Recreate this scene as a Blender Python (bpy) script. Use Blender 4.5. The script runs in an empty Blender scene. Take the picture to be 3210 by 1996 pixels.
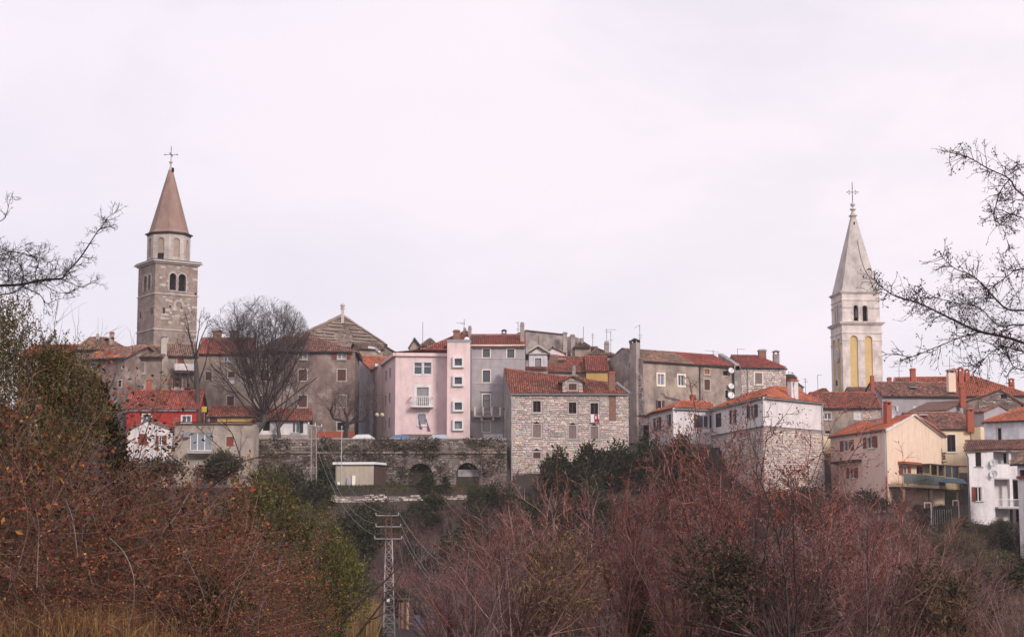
import bpy, math, random
import numpy as np
from mathutils import Vector, noise as mnoise

# ---------------------------------------------------------------- camera, world, sun, exposure
SC = bpy.context.scene
COL = SC.collection
F, CU, CV, HV = 5400.0, 1605.0, 998.0, 1680.0        # focal length and picture centre of the photograph in its own pixels, horizon row
PITCH = math.atan((HV - CV) / F)
cam_data = bpy.data.cameras.new('camera')
cam = bpy.data.objects.new('camera', cam_data)
COL.objects.link(cam)
cam_data.sensor_width = 36.0
cam_data.lens = F / 3210.0 * 36.0
cam_data.clip_start = 0.2
cam_data.clip_end = 12000.0
cam.location = (0, 0, 0)
cam.rotation_euler = (math.pi / 2 + PITCH, 0, 0)
SC.camera = cam

SUN_DIR = Vector((0.52, -0.74, 0.46)).normalized()      # towards the sun: behind the camera, to the right
w = bpy.data.worlds.new('World')
SC.world = w
w.use_nodes = True
nt = w.node_tree
nt.nodes.clear()
def wn(t, **k):
    n = nt.nodes.new(t)
    for a, b in k.items():
        setattr(n, a, b)
    return n
out = wn('ShaderNodeOutputWorld')
bg = wn('ShaderNodeBackground')
sky = wn('ShaderNodeTexSky', sky_type='NISHITA', sun_disc=False)
sky.sun_elevation = math.asin(SUN_DIR.z)
sky.sun_rotation = math.atan2(SUN_DIR.x, SUN_DIR.y)
sky.air_density = 1.0
sky.dust_density = 2.0
tc = wn('ShaderNodeTexCoord')
mp = wn('ShaderNodeMapping')
mp.inputs['Scale'].default_value = (1.6, 1.6, 3.4)
mp.inputs['Location'].default_value = (2.6, 0.4, 0.1)
nz = wn('ShaderNodeTexNoise')
nz.inputs['Scale'].default_value = 2.6
nz.inputs['Detail'].default_value = 7.0
nz.inputs['Roughness'].default_value = 0.55
nz.inputs['Distortion'].default_value = 0.35
cr = wn('ShaderNodeValToRGB')
cr.color_ramp.elements[0].position = 0.34
cr.color_ramp.elements[0].color = (0.84, 0.84, 0.84, 1)
cr.color_ramp.elements[1].position = 0.54
cr.color_ramp.elements[1].color = (1, 1, 1, 1)
nz2 = wn('ShaderNodeTexNoise')
nz2.inputs['Scale'].default_value = 1.3
nz2.inputs['Detail'].default_value = 4.0
cr2 = wn('ShaderNodeValToRGB')
cr2.color_ramp.elements[0].position = 0.35
cr2.color_ramp.elements[0].color = (8.65, 8.05, 8.95, 1)
cr2.color_ramp.elements[1].position = 0.68
cr2.color_ramp.elements[1].color = (9.35, 8.55, 9.2, 1)
mx = wn('ShaderNodeMix', data_type='RGBA')
L = nt.links.new
L(tc.outputs['Generated'], mp.inputs['Vector'])
L(mp.outputs['Vector'], nz.inputs['Vector'])
L(mp.outputs['Vector'], nz2.inputs['Vector'])
L(nz.outputs['Fac'], cr.inputs['Fac'])
L(nz2.outputs['Fac'], cr2.inputs['Fac'])
L(cr.outputs['Color'], mx.inputs[0])
L(sky.outputs['Color'], mx.inputs[6])
L(cr2.outputs['Color'], mx.inputs[7])
L(mx.outputs[2], bg.inputs['Color'])
bg.inputs['Strength'].default_value = 0.0625
L(bg.outputs['Background'], out.inputs['Surface'])

sd = bpy.data.lights.new('sun', 'SUN')
sd.energy = 1.5
sd.angle = math.radians(14)
sd.color = (1.0, 0.915, 0.85)
sun = bpy.data.objects.new('sun', sd)
COL.objects.link(sun)
sun.rotation_euler = SUN_DIR.to_track_quat('Z', 'Y').to_euler()
vs = SC.view_settings
vs.view_transform = 'Standard'
vs.look = 'None'
vs.exposure = 0.8
vs.gamma = 1.0
vs.use_curve_mapping = False

# ---------------------------------------------------------------- helpers: picture geometry
CP, SP = math.cos(PITCH), math.sin(PITCH)
def pt(u, v, d):
    """The world point at depth d (metres along Y) seen at pixel u, v of the photograph."""
    x, y = (u - CU) / F, (CV - v) / F
    k = d / (CP - y * SP)
    return Vector((x * k, d, (SP + y * CP) * k))
def ray(u, v):
    x, y = (u - CU) / F, (CV - v) / F
    return Vector((x, CP - y * SP, SP + y * CP))
def zat(v, d):
    return d * math.tan(PITCH + math.atan((CV - v) / F))
class Crop:
    def __init__(s, ox, oy, k): s.ox, s.oy, s.k = ox, oy, k
    def p(s, x, y): return (s.ox + x / s.k, s.oy + y / s.k)
    def r(s, x0, y0, x1, y1): return s.p(x0, y0) + s.p(x1, y1)
cA = Crop(400, 420, 2.16); cB = Crop(2540, 540, 2.1); cC = Crop(80, 1000, 3.023); cD = Crop(600, 880, 2.908)
cE = Crop(1120, 980, 3.436); cF = Crop(1540, 1000, 3.023); cG = Crop(1880, 1020, 3.781); cH = Crop(2000, 1180, 3.923)
cI = Crop(2560, 1120, 2.8); cJ = Crop(780, 1320, 2.828); cK = Crop(780, 1400, 2.5375)
RNG = random.Random(11)

# ---------------------------------------------------------------- helpers: materials
MATS = {}
def mat(name, col, rough=0.9, var=0.25, scale=1.5, stain=None, stain_amt=0.0, stain_scale=(0.42, 0.42, 0.30), bump=0.0, bump_scale=8.0,
        attr=False, objrand=0.0, metallic=0.0, spec=0.3, brick=None, patches=None, edge=(0.42, 0.62)):
    if name in MATS: return MATS[name]
    m = bpy.data.materials.new(name)
    MATS[name] = m
    m.use_nodes = True
    t = m.node_tree
    b = t.nodes['Principled BSDF']
    b.inputs['Roughness'].default_value = rough
    b.inputs['Metallic'].default_value = metallic
    b.inputs['Specular IOR Level'].default_value = spec
    N = t.nodes.new
    K = t.links.new
    geo = N('ShaderNodeNewGeometry')
    def noise(sc, detail=5, vec=None, rough_=0.6):
        n = N('ShaderNodeTexNoise')
        n.inputs['Scale'].default_value = sc
        n.inputs['Detail'].default_value = detail
        n.inputs['Roughness'].default_value = rough_
        K(vec if vec is not None else geo.outputs['Position'], n.inputs['Vector'])
        return n
    def ramp(src, p0, p1, c0=(0, 0, 0, 1), c1=(1, 1, 1, 1)):
        r = N('ShaderNodeValToRGB')
        r.color_ramp.elements[0].position = p0
        r.color_ramp.elements[0].color = c0
        r.color_ramp.elements[1].position = p1
        r.color_ramp.elements[1].color = c1
        K(src, r.inputs['Fac'])
        return r
    def mix(a, c, f, mode='MIX'):
        x = N('ShaderNodeMix')
        x.data_type = 'RGBA'
        x.blend_type = mode
        for sock, val in ((x.inputs[6], a), (x.inputs[7], c)):
            if isinstance(val, tuple): sock.default_value = val
            else: K(val, sock)
        if isinstance(f, float): x.inputs[0].default_value = f
        else: K(f, x.inputs[0])
        return x.outputs[2]
    if attr:
        a = N('ShaderNodeAttribute')
        a.attribute_name = 'Col'
        cur = a.outputs['Color']
    else:
        cur = tuple(col) + (1,)
    if brick:
        c1, c2, mortar, bw, bh = brick
        # courses of small stones far off: the direction along the wall and the height
        mpn = N('ShaderNodeSeparateXYZ'); K(geo.outputs['Position'], mpn.inputs[0])
        ad = N('ShaderNodeMath'); ad.operation = 'ADD'; K(mpn.outputs['X'], ad.inputs[0]); K(mpn.outputs['Y'], ad.inputs[1])
        cb = N('ShaderNodeCombineXYZ'); K(ad.outputs[0], cb.inputs['X']); K(mpn.outputs['Z'], cb.inputs['Y'])
        br = N('ShaderNodeTexBrick')
        br.inputs['Color1'].default_value = tuple(c1) + (1,)
        br.inputs['Color2'].default_value = tuple(c2) + (1,)
        br.inputs['Mortar'].default_value = tuple(mortar) + (1,)
        br.inputs['Scale'].default_value = 1.0
        br.inputs['Brick Width'].default_value = bw
        br.inputs['Row Height'].default_value = bh
        br.inputs['Mortar Size'].default_value = 0.018
        br.inputs['Bias'].default_value = 0.1
        br.squash = 0.7; br.squash_frequency = 3; br.offset_frequency = 2
        K(cb.outputs[0], br.inputs['Vector'])
        cur = br.outputs['Color']
    if objrand:
        oi = N('ShaderNodeObjectInfo')
        rr = ramp(oi.outputs['Random'], 0.0, 1.0, (1 - objrand,) * 3 + (1,), (1 + objrand * 0.5, 1 + objrand * 0.45, 1 + objrand * 0.35, 1))
        cur = mix(cur, rr.outputs['Color'], 1.0, 'MULTIPLY')
    if var:
        n = noise(scale, 6)
        r = ramp(n.outputs['Fac'], 0.25, 0.75, (1 - var,) * 3 + (1,), (1 + var * 0.4,) * 3 + (1,))
        cur = mix(cur, r.outputs['Color'], 1.0, 'MULTIPLY')
    if stain and stain_amt:
        mp_ = N('ShaderNodeMapping')
        mp_.inputs['Scale'].default_value = stain_scale
        K(geo.outputs['Position'], mp_.inputs['Vector'])
        n = noise(1.7, 8, mp_.outputs['Vector'], 0.68)
        r = ramp(n.outputs['Fac'], edge[0], edge[1], (0, 0, 0, 1), (stain_amt,) * 3 + (1,))
        cur = mix(cur, tuple(stain) + (1,), r.outputs['Color'])
    if name.startswith(('plaster', 'tower', 'spire', 'trim', 'chimney', 'drum')):
        ms = N('ShaderNodeMapping')
        ms.inputs['Scale'].default_value = (1.1, 1.1, 0.16)
        K(geo.outputs['Position'], ms.inputs['Vector'])
        n = noise(1.6, 6, ms.outputs['Vector'], 0.62)
        r = ramp(n.outputs['Fac'], 0.48, 0.75, (1, 1, 1, 1), (0.82, 0.805, 0.80, 1))
        cur = mix(cur, r.outputs['Color'], 1.0, 'MULTIPLY')
    if patches:
        pc, lo, hi, sc = patches
        n = noise(sc, 7, None, 0.62)
        r = ramp(n.outputs['Fac'], lo, hi)
        cur = mix(cur, tuple(pc) + (1,), r.outputs['Color'])
    if isinstance(cur, tuple): b.inputs['Base Color'].default_value = cur
    else: K(cur, b.inputs['Base Color'])
    if bump:
        n = noise(bump_scale, 5)
        bp = N('ShaderNodeBump')
        bp.inputs['Strength'].default_value = bump
        bp.inputs['Distance'].default_value = 0.05
        K(n.outputs['Fac'], bp.inputs['Height'])
        K(bp.outputs['Normal'], b.inputs['Normal'])
    return m

mat('plaster_white', (0.76, 0.71, 0.71), var=0.14, stain=(0.48, 0.43, 0.43), stain_amt=0.5, bump=0.2)
mat('plaster_cream', (0.82, 0.625, 0.475), var=0.12, stain=(0.70, 0.52, 0.42), stain_amt=0.4, bump=0.2)
mat('plaster_salmon', (0.80, 0.60, 0.52), var=0.12, stain=(0.66, 0.48, 0.42), stain_amt=0.4, bump=0.2)
mat('plaster_yellow', (0.82, 0.67, 0.45), var=0.12, stain=(0.52, 0.40, 0.27), stain_amt=0.3, bump=0.2)
mat('plaster_pink', (0.76, 0.59, 0.575), var=0.10, stain=(0.50, 0.34, 0.35), stain_amt=0.35, bump=0.15)
mat('plaster_pink_block', (0.78, 0.60, 0.58), var=0.08, stain=(0.56, 0.39, 0.39), stain_amt=0.3, bump=0.15)
mat('plaster_grey', (0.40, 0.365, 0.385), var=0.16, stain=(0.30, 0.27, 0.29), stain_amt=0.5, bump=0.2)
mat('plaster_brown', (0.28, 0.20, 0.175), var=0.3, scale=0.9, stain=(0.085, 0.068, 0.066), stain_amt=0.7, bump=0.4, patches=((0.36, 0.29, 0.26), 0.54, 0.66, 0.55))
mat('plaster_tan', (0.41, 0.32, 0.26), var=0.3, scale=0.9, stain=(0.16, 0.13, 0.12), stain_amt=0.7, bump=0.4, patches=((0.42, 0.36, 0.30), 0.58, 0.68, 0.6))
mat('plaster_old', (0.42, 0.325, 0.27), var=0.32, scale=0.9, stain=(0.145, 0.125, 0.12), stain_amt=0.75, bump=0.5, patches=((0.38, 0.31, 0.23), 0.60, 0.63, 0.32))
mat('plaster_old_gable', (0.40, 0.345, 0.325), var=0.3, scale=0.8, stain=(0.13, 0.12, 0.125), stain_amt=0.7, bump=0.5, patches=((0.40, 0.35, 0.32), 0.57, 0.64, 0.45))
mat('plaster_dirty', (0.43, 0.355, 0.295), var=0.25, scale=1.0, stain=(0.20, 0.165, 0.15), stain_amt=0.7, bump=0.4)
mat('plaster_red', (0.40, 0.035, 0.028), var=0.18, stain=(0.28, 0.03, 0.03), stain_amt=0.5, bump=0.2)
mat('plaster_ochre', (0.52, 0.33, 0.12), var=0.2, stain=(0.40, 0.25, 0.12), stain_amt=0.5, bump=0.2)
mat('plaster_bluewhite', (0.68, 0.68, 0.74), var=0.2, stain=(0.32, 0.31, 0.34), stain_amt=0.6, bump=0.3)
mat('tower_stone', (0.3, 0.26, 0.22), var=0.28, scale=0.8, bump=0.4, brick=((0.42, 0.335, 0.285), (0.32, 0.245, 0.205), (0.20, 0.155, 0.135), 0.62, 0.30),
    stain=(0.13, 0.105, 0.095), stain_amt=0.5)
mat('tower_pale', (0.74, 0.655, 0.605), var=0.16, scale=0.9, stain=(0.34, 0.29, 0.28), stain_amt=0.6, bump=0.2)
mat('drum_stone', (0.45, 0.41, 0.38), var=0.2, scale=1.0, bump=0.3, brick=((0.62, 0.55, 0.505), (0.52, 0.455, 0.42), (0.38, 0.33, 0.30), 0.7, 0.36),
    stain=(0.26, 0.22, 0.20), stain_amt=0.45)
mat('drum_infill', (0.36, 0.285, 0.225), var=0.15)
mat('spire_brick', (0.31, 0.20, 0.165), var=0.2, scale=1.2, bump=0.3, stain=(0.22, 0.145, 0.125), stain_amt=0.6)
mat('spire_pale', (0.58, 0.52, 0.485), var=0.2, scale=0.8, stain=(0.27, 0.235, 0.23), stain_amt=0.65, bump=0.2)
mat('panel_ochre', (0.64, 0.455, 0.21), var=0.12, scale=1.2, stain=(0.48, 0.33, 0.15), stain_amt=0.4)
mat('church_stone', (0.26, 0.2, 0.17), var=0.35, scale=0.9, bump=0.5, brick=((0.31, 0.235, 0.195), (0.23, 0.175, 0.15), (0.15, 0.115, 0.10), 0.5, 0.25))
mat('trim_stone', (0.52, 0.46, 0.42), var=0.2, scale=3.0, stain=(0.33, 0.28, 0.26), stain_amt=0.5)
mat('trim_white', (0.72, 0.69, 0.69), var=0.08)
mat('trim_cream', (0.80, 0.71, 0.61), var=0.1)
mat('mortar', (0.33, 0.265, 0.245), var=0.35, scale=2.0, bump=0.5)
mat('mortar_dark', (0.19, 0.15, 0.135), var=0.35, scale=1.2, bump=0.5, patches=((0.07, 0.065, 0.04), 0.55, 0.65, 0.7))
mat('stone_piece', (0.70, 0.585, 0.535), var=0.34, scale=5.0, objrand=0.34, bump=0.3)
mat('stone_piece_dark', (0.30, 0.24, 0.215), var=0.4, scale=4.0, objrand=0.5, bump=0.3, patches=((0.07, 0.06, 0.04), 0.54, 0.62, 0.8))
mat('stone_mass', (0.5, 0.45, 0.4), attr=True, var=0.3, scale=5.0, bump=0.3)
mat('stone_mass_dark', (0.2, 0.17, 0.15), attr=True, var=0.4, scale=4.0, bump=0.3, patches=((0.07, 0.06, 0.04), 0.54, 0.62, 0.8))
mat('tiles', (0.4, 0.1, 0.06), attr=True, var=0.25, scale=6.0, rough=0.85)
mat('roof_deck', (0.16, 0.085, 0.065), var=0.3)
mat('eave_wood', (0.10, 0.075, 0.065), var=0.3)
mat('glass', (0.055, 0.065, 0.08), rough=0.06, var=0.0, spec=0.7)
mat('glass_pale', (0.22, 0.235, 0.26), rough=0.12, var=0.25, scale=1.0, spec=0.7)
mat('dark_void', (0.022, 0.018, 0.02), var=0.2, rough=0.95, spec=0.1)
mat('shutter_brown', (0.115, 0.055, 0.048), var=0.25, scale=4.0)
mat('shutter_red', (0.24, 0.062, 0.04), var=0.2, scale=4.0)
mat('shutter_dark', (0.034, 0.032, 0.036), var=0.2, scale=4.0, rough=0.7)
mat('shutter_faded', (0.24, 0.175, 0.165), var=0.25, scale=4.0)
mat('shutter_white', (0.62, 0.62, 0.64), var=0.1)
mat('wood_orange', (0.36, 0.15, 0.05), var=0.2, scale=3.0)
mat('wood_pale', (0.46, 0.34, 0.20), var=0.25, scale=3.0)
mat('wood_dark', (0.085, 0.05, 0.042), var=0.35, scale=3.0)
mat('brick_red', (0.36, 0.10, 0.06), var=0.3, scale=4.0, bump=0.3)
mat('brick_brown', (0.25, 0.135, 0.095), var=0.3, scale=4.0, bump=0.3)
mat('chimney_grey', (0.42, 0.355, 0.325), var=0.3, scale=2.0, stain=(0.15, 0.12, 0.12), stain_amt=0.6, bump=0.3)
mat('metal_grey', (0.30, 0.31, 0.33), rough=0.55, var=0.15, metallic=0.3)
mat('metal_dark', (0.07, 0.065, 0.07), rough=0.6, var=0.2, metallic=0.3)
mat('metal_rusty', (0.15, 0.075, 0.055), rough=0.8, var=0.4, scale=1.0, patches=((0.42, 0.39, 0.38), 0.44, 0.54, 0.35))
mat('galvanised', (0.46, 0.45, 0.45), rough=0.6, var=0.25, scale=1.0)
mat('concrete', (0.40, 0.37, 0.35), var=0.25, scale=1.5, stain=(0.24, 0.21, 0.2), stain_amt=0.6)
mat('sheet_cream', (0.47, 0.40, 0.32), var=0.15, scale=1.0, stain=(0.34, 0.28, 0.22), stain_amt=0.6)
mat('white_paint', (0.74, 0.73, 0.74), var=0.08, rough=0.6)
mat('blue_tarp', (0.06, 0.11, 0.15), var=0.2, rough=0.6)
mat('green_net', (0.13, 0.15, 0.145), var=0.25, rough=0.85)
mat('cloth_white', (0.72, 0.70, 0.72), var=0.08)
mat('cloth_red', (0.45, 0.02, 0.05), var=0.1)
mat('cloth_purple', (0.22, 0.10, 0.20), var=0.2, scale=5.0)
mat('sign_yellow', (0.55, 0.45, 0.07), var=0.1)
mat('globe_cream', (0.50, 0.44, 0.27), var=0.1, rough=0.35, spec=0.5)
mat('tyre_black', (0.02, 0.02, 0.02), var=0.1)
mat('car_silver', (0.42, 0.45, 0.50), rough=0.3, var=0.05, metallic=0.4, spec=0.6)
mat('car_blue', (0.10, 0.16, 0.30), rough=0.3, var=0.05, metallic=0.3, spec=0.6)
mat('car_white', (0.62, 0.62, 0.63), rough=0.3, var=0.05, spec=0.6)
mat('soil', (0.055, 0.038, 0.035), var=0.45, scale=0.35, bump=0.6, bump_scale=3.0, stain=(0.035, 0.036, 0.02), stain_amt=0.8, stain_scale=(0.08, 0.08, 0.08), patches=((0.10, 0.07, 0.055), 0.58, 0.72, 0.5))
mat('paving', (0.22, 0.20, 0.19), var=0.3, scale=0.5)
mat('bark_grey', (0.085, 0.068, 0.066), attr=False, var=0.35, scale=4.0)
mat('bark_dark', (0.045, 0.033, 0.032), var=0.35, scale=6.0)
mat('twigs', (0.2, 0.1, 0.09), attr=True, var=0.3, scale=0.9, objrand=0.35)
mat('leaves', (0.1, 0.1, 0.05), attr=True, var=0.25, scale=9.0, objrand=0.2, rough=0.85, spec=0.08)
mat('cable', (0.30, 0.29, 0.30), rough=0.6, var=0.0)

# ---------------------------------------------------------------- helpers: meshes and objects
class MB:
    """Collects faces in world coordinates; build() links them as one mesh object."""
    def __init__(s): s.v, s.f, s.c = [], [], []
    def face(s, pts, col=None):
        i = len(s.v)
        s.v.extend((p[0], p[1], p[2]) for p in pts)
        s.f.append(tuple(range(i, i + len(pts))))
        s.c.append(col)
    def hexa(s, b, t, col=None):
        """b, t: four bottom and four top corners, counter-clockwise from above."""
        i = len(s.v)
        s.v.extend((p[0], p[1], p[2]) for p in list(b) + list(t))
        for q in ((3, 2, 1, 0), (4, 5, 6, 7), (0, 1, 5, 4), (1, 2, 6, 5), (2, 3, 7, 6), (3, 0, 4, 7)):
            s.f.append(tuple(i + k for k in q)); s.c.append(col)
    def box(s, c, sx, sy, sz, rz=0.0, col=None, taper=1.0):
        """Box standing on c (its base centre)."""
        ca, sa = math.cos(rz), math.sin(rz)
        def q(x, y, z): return (c[0] + x * ca - y * sa, c[1] + x * sa + y * ca, c[2] + z)
        a, b = sx / 2, sy / 2
        s.hexa([q(-a, -b, 0), q(a, -b, 0), q(a, b, 0), q(-a, b, 0)],
               [q(-a * taper, -b * taper, sz), q(a * taper, -b * taper, sz), q(a * taper, b * taper, sz), q(-a * taper, b * taper, sz)], col)
    def tube(s, p, q, r0, r1=None, n=6, col=None, caps=True):
        p, q = Vector(p), Vector(q)
        r1 = r0 if r1 is None else r1
        d = (q - p)
        if d.length < 1e-6: return
        d.normalize()
        a = d.cross(Vector((0, 0, 1)))
        if a.length < 1e-3: a = d.cross(Vector((1, 0, 0)))
        a.normalize(); b = d.cross(a)
        i = len(s.v)
        for c, r in ((p, r0), (q, r1)):
            for k in range(n):
                t = 2 * math.pi * k / n
                s.v.append(tuple(c + a * (r * math.cos(t)) + b * (r * math.sin(t))))
        for k in range(n):
            s.f.append((i + k, i + (k + 1) % n, i + n + (k + 1) % n, i + n + k)); s.c.append(col)
        if caps:
            s.f.append(tuple(i + n - 1 - k for k in range(n))); s.c.append(col)
            s.f.append(tuple(i + n + k for k in range(n))); s.c.append(col)
    def lathe(s, c, prof, n=10, col=None, rot=0.0, ax=1.0):
        """prof: (radius, height) list from bottom to top round a vertical axis through c."""
        i = len(s.v)
        for r, z in prof:
            for k in range(n):
                t = 2 * math.pi * k / n + rot
                s.v.append((c[0] + r * math.cos(t), c[1] + r * math.sin(t) * ax, c[2] + z))
        for j in range(len(prof) - 1):
            for k in range(n):
                k2 = (k + 1) % n
                s.f.append((i + j * n + k, i + j * n + k2, i + (j + 1) * n + k2, i + (j + 1) * n + k)); s.c.append(col)
        s.f.append(tuple(i + n - 1 - k for k in range(n))); s.c.append(col)
        j = i + (len(prof) - 1) * n
        s.f.append(tuple(j + k for k in range(n))); s.c.append(col)
    def build(s, name, m, parent=None, kind=None, smooth=False):
        me = bpy.data.meshes.new(name)
        off = root_loc(parent)
        v = [(a - off[0], b - off[1], c - off[2]) for a, b, c in s.v]
        me.from_pydata(v, [], s.f)
        if any(c is not None for c in s.c):
            at = me.color_attributes.new('Col', 'FLOAT_COLOR', 'CORNER')
            arr = np.ones((len(me.loops), 4), dtype=np.float32)
            k = 0
            for f, c in zip(s.f, s.c):
                if c is not None: arr[k:k + len(f), :3] = c
                k += len(f)
            at.data.foreach_set('color', arr.ravel())
        if smooth: me.polygons.foreach_set('use_smooth', [True] * len(me.polygons))
        me.materials.append(MATS[m])
        o = bpy.data.objects.new(name, me)
        COL.objects.link(o)
        if parent is not None: o.parent = parent
        if kind: o['kind'] = kind
        return o
def root_loc(o):
    if o is None: return (0, 0, 0)
    while o.parent is not None: o = o.parent
    return tuple(o.location)
def tag(o, label, cat, group=None):
    o['label'] = label; o['category'] = cat
    if group: o['group'] = group
    return o
def thing(name, label, cat, loc, group=None):
    o = bpy.data.objects.new(name, None)
    o.empty_display_size = 0.3
    COL.objects.link(o)
    o.location = loc
    return tag(o, label, cat, group)

def fast_mesh(name, verts, quads=None, tris=None, cols=None, m=None, parent=None, kind=None, loc=None):
    """One mesh from numpy arrays; cols: one colour per face, quads first."""
    nq = 0 if quads is None else len(quads)
    ntr = 0 if tris is None else len(tris)
    me = bpy.data.meshes.new(name)
    me.vertices.add(len(verts))
    off = np.array(root_loc(parent) if loc is None else loc)
    me.vertices.foreach_set('co', np.ascontiguousarray(verts - off, dtype=np.float32).ravel())
    idx = ([quads.ravel()] if nq else []) + ([tris.ravel()] if ntr else [])
    idx = np.concatenate(idx).astype(np.int32)
    me.loops.add(len(idx))
    me.loops.foreach_set('vertex_index', idx)
    tot = np.concatenate([np.full(nq, 4), np.full(ntr, 3)]).astype(np.int32)
    st = np.concatenate([[0], np.cumsum(tot)[:-1]]).astype(np.int32)
    me.polygons.add(nq + ntr)
    me.polygons.foreach_set('loop_start', st)
    me.polygons.foreach_set('loop_total', tot)
    me.update(calc_edges=True)
    if cols is not None:
        at = me.color_attributes.new('Col', 'FLOAT_COLOR', 'CORNER')
        c = np.ones((len(idx), 4), dtype=np.float32)
        c[:, :3] = np.repeat(cols, tot, axis=0)
        at.data.foreach_set('color', c.ravel())
    if m: me.materials.append(MATS[m])
    o = bpy.data.objects.new(name, me)
    COL.objects.link(o)
    if parent is not None: o.parent = parent
    elif loc is not None: o.location = loc
    if kind: o['kind'] = kind
    return o

# ---------------------------------------------------------------- helpers: walls, windows, roofs
class Wall:
    """A vertical plane from a (left, seen from outside) to b (right)."""
    def __init__(s, a, b):
        s.a = Vector((a[0], a[1], 0)); s.b = Vector((b[0], b[1], 0))
        s.len = (s.b - s.a).length
        s.d = (s.b - s.a) / s.len
        s.n = Vector((s.d.y, -s.d.x, 0))
    def at(s, t, z, o=0.0):
        p = s.a + s.d * t + s.n * o
        return (p.x, p.y, z)
    def pix(s, u, v):
        r = ray(u, v)
        k = s.a.dot(s.n) / r.dot(s.n)
        p = r * k
        return (Vector((p.x, p.y, 0)) - s.a).dot(s.d), p.z
    def rect(s, r):
        u0, v0, u1, v1 = r
        um, vm = (u0 + u1) / 2, (v0 + v1) / 2
        return s.pix(u0, vm)[0], s.pix(u1, vm)[0], s.pix(um, v1)[1], s.pix(um, v0)[1]
    def box(s, mb, t0, t1, z0, z1, o0, o1, col=None):
        mb.hexa([s.at(t0, z0, o1), s.at(t1, z0, o1), s.at(t1, z0, o0), s.at(t0, z0, o0)],
                [s.at(t0, z1, o1), s.at(t1, z1, o1), s.at(t1, z1, o0), s.at(t0, z1, o0)], col)
    def boxp(s, name, m, parent, t0, t1, z0, z1, o0, o1, kind=None):
        b = MB(); s.box(b, t0, t1, z0, z1, o0, o1)
        return b.build(name, m, parent, kind)

def arc_pts(s0, s1, z1, n=10):
    """Points of the round head of an arched opening, left to right; its crown at z1."""
    r = (s1 - s0) / 2
    c = (s0 + s1) / 2
    return [(c - r * math.cos(math.pi * k / n), z1 - r + r * math.sin(math.pi * k / n)) for k in range(n + 1)]

def wall_mesh(mb, w_, s0, s1, z0, z1, holes=(), reveal=0.2, gable=None):
    """holes: (s0, s1, z0, z1, arched). gable: list of (s, z) above z1 from right to left."""
    xs = sorted({s0, s1, *[h[0] for h in holes], *[h[1] for h in holes]})
    zs = sorted({z0, z1, *[h[2] for h in holes], *[h[3] for h in holes]})
    xs = [x for x in xs if s0 - 1e-6 <= x <= s1 + 1e-6]
    zs = [z for z in zs if z0 - 1e-6 <= z <= z1 + 1e-6]
    for i in range(len(xs) - 1):
        for j in range(len(zs) - 1):
            xm, zm = (xs[i] + xs[i + 1]) / 2, (zs[j] + zs[j + 1]) / 2
            if any(h[0] < xm < h[1] and h[2] < zm < h[3] for h in holes): continue
            mb.face([w_.at(xs[i], zs[j]), w_.at(xs[i + 1], zs[j]), w_.at(xs[i + 1], zs[j + 1]), w_.at(xs[i], zs[j + 1])])
    for h in holes:
        a, b, c, d, arched = h[0], h[1], h[2], h[3], h[4]
        if arched:
            ap = arc_pts(a, b, d)
            for (p, q) in zip(ap[:-1], ap[1:]):
                mb.face([w_.at(p[0], p[1]), w_.at(q[0], q[1]), w_.at(q[0], d), w_.at(p[0], d)] if abs(p[1] - d) > 1e-6 and abs(q[1] - d) > 1e-6
                        else ([w_.at(p[0], p[1]), w_.at(q[0], q[1]), w_.at(p[0], d)] if abs(q[1] - d) < 1e-6 else [w_.at(p[0], p[1]), w_.at(q[0], q[1]), w_.at(q[0], d)]))
                mb.face([w_.at(p[0], p[1]), w_.at(p[0], p[1], -reveal), w_.at(q[0], q[1], -reveal), w_.at(q[0], q[1])])
            zt = ap[0][1]
        else:
            zt = d
            mb.face([w_.at(a, d), w_.at(a, d, -reveal), w_.at(b, d, -reveal), w_.at(b, d)])
        mb.face([w_.at(a, c), w_.at(a, c, -reveal), w_.at(a, zt, -reveal), w_.at(a, zt)])
        mb.face([w_.at(b, c), w_.at(b, zt), w_.at(b, zt, -reveal), w_.at(b, c, -reveal)])
        mb.face([w_.at(a, c), w_.at(b, c), w_.at(b, c, -reveal), w_.at(a, c, -reveal)])
    if gable:
        mb.face([w_.at(s0, z1), w_.at(s1, z1)] + [w_.at(*g) for g in gable])

def leaf_slats(mb, w_, a, b, c, d, o0, o1, slats=7):
    """One shutter leaf: a board with a raised frame and slats."""
    w_.box(mb, a, b, c, d, o0, o1)
    fw = min(0.07, (b - a) * 0.18)
    for (x0, x1, y0, y1) in ((a, a + fw, c, d), (b - fw, b, c, d), (a + fw, b - fw, c, c + fw), (a + fw, b - fw, d - fw, d)):
        w_.box(mb, x0, x1, y0, y1, o1 - 0.002, o1 + 0.018)
    n = max(3, slats)
    for k in range(n):
        z = c + fw + (d - c - 2 * fw) * (k + 0.5) / n
        w_.box(mb, a + fw, b - fw, z - 0.02, z + 0.02, o1 - 0.002, o1 + 0.012)

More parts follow.
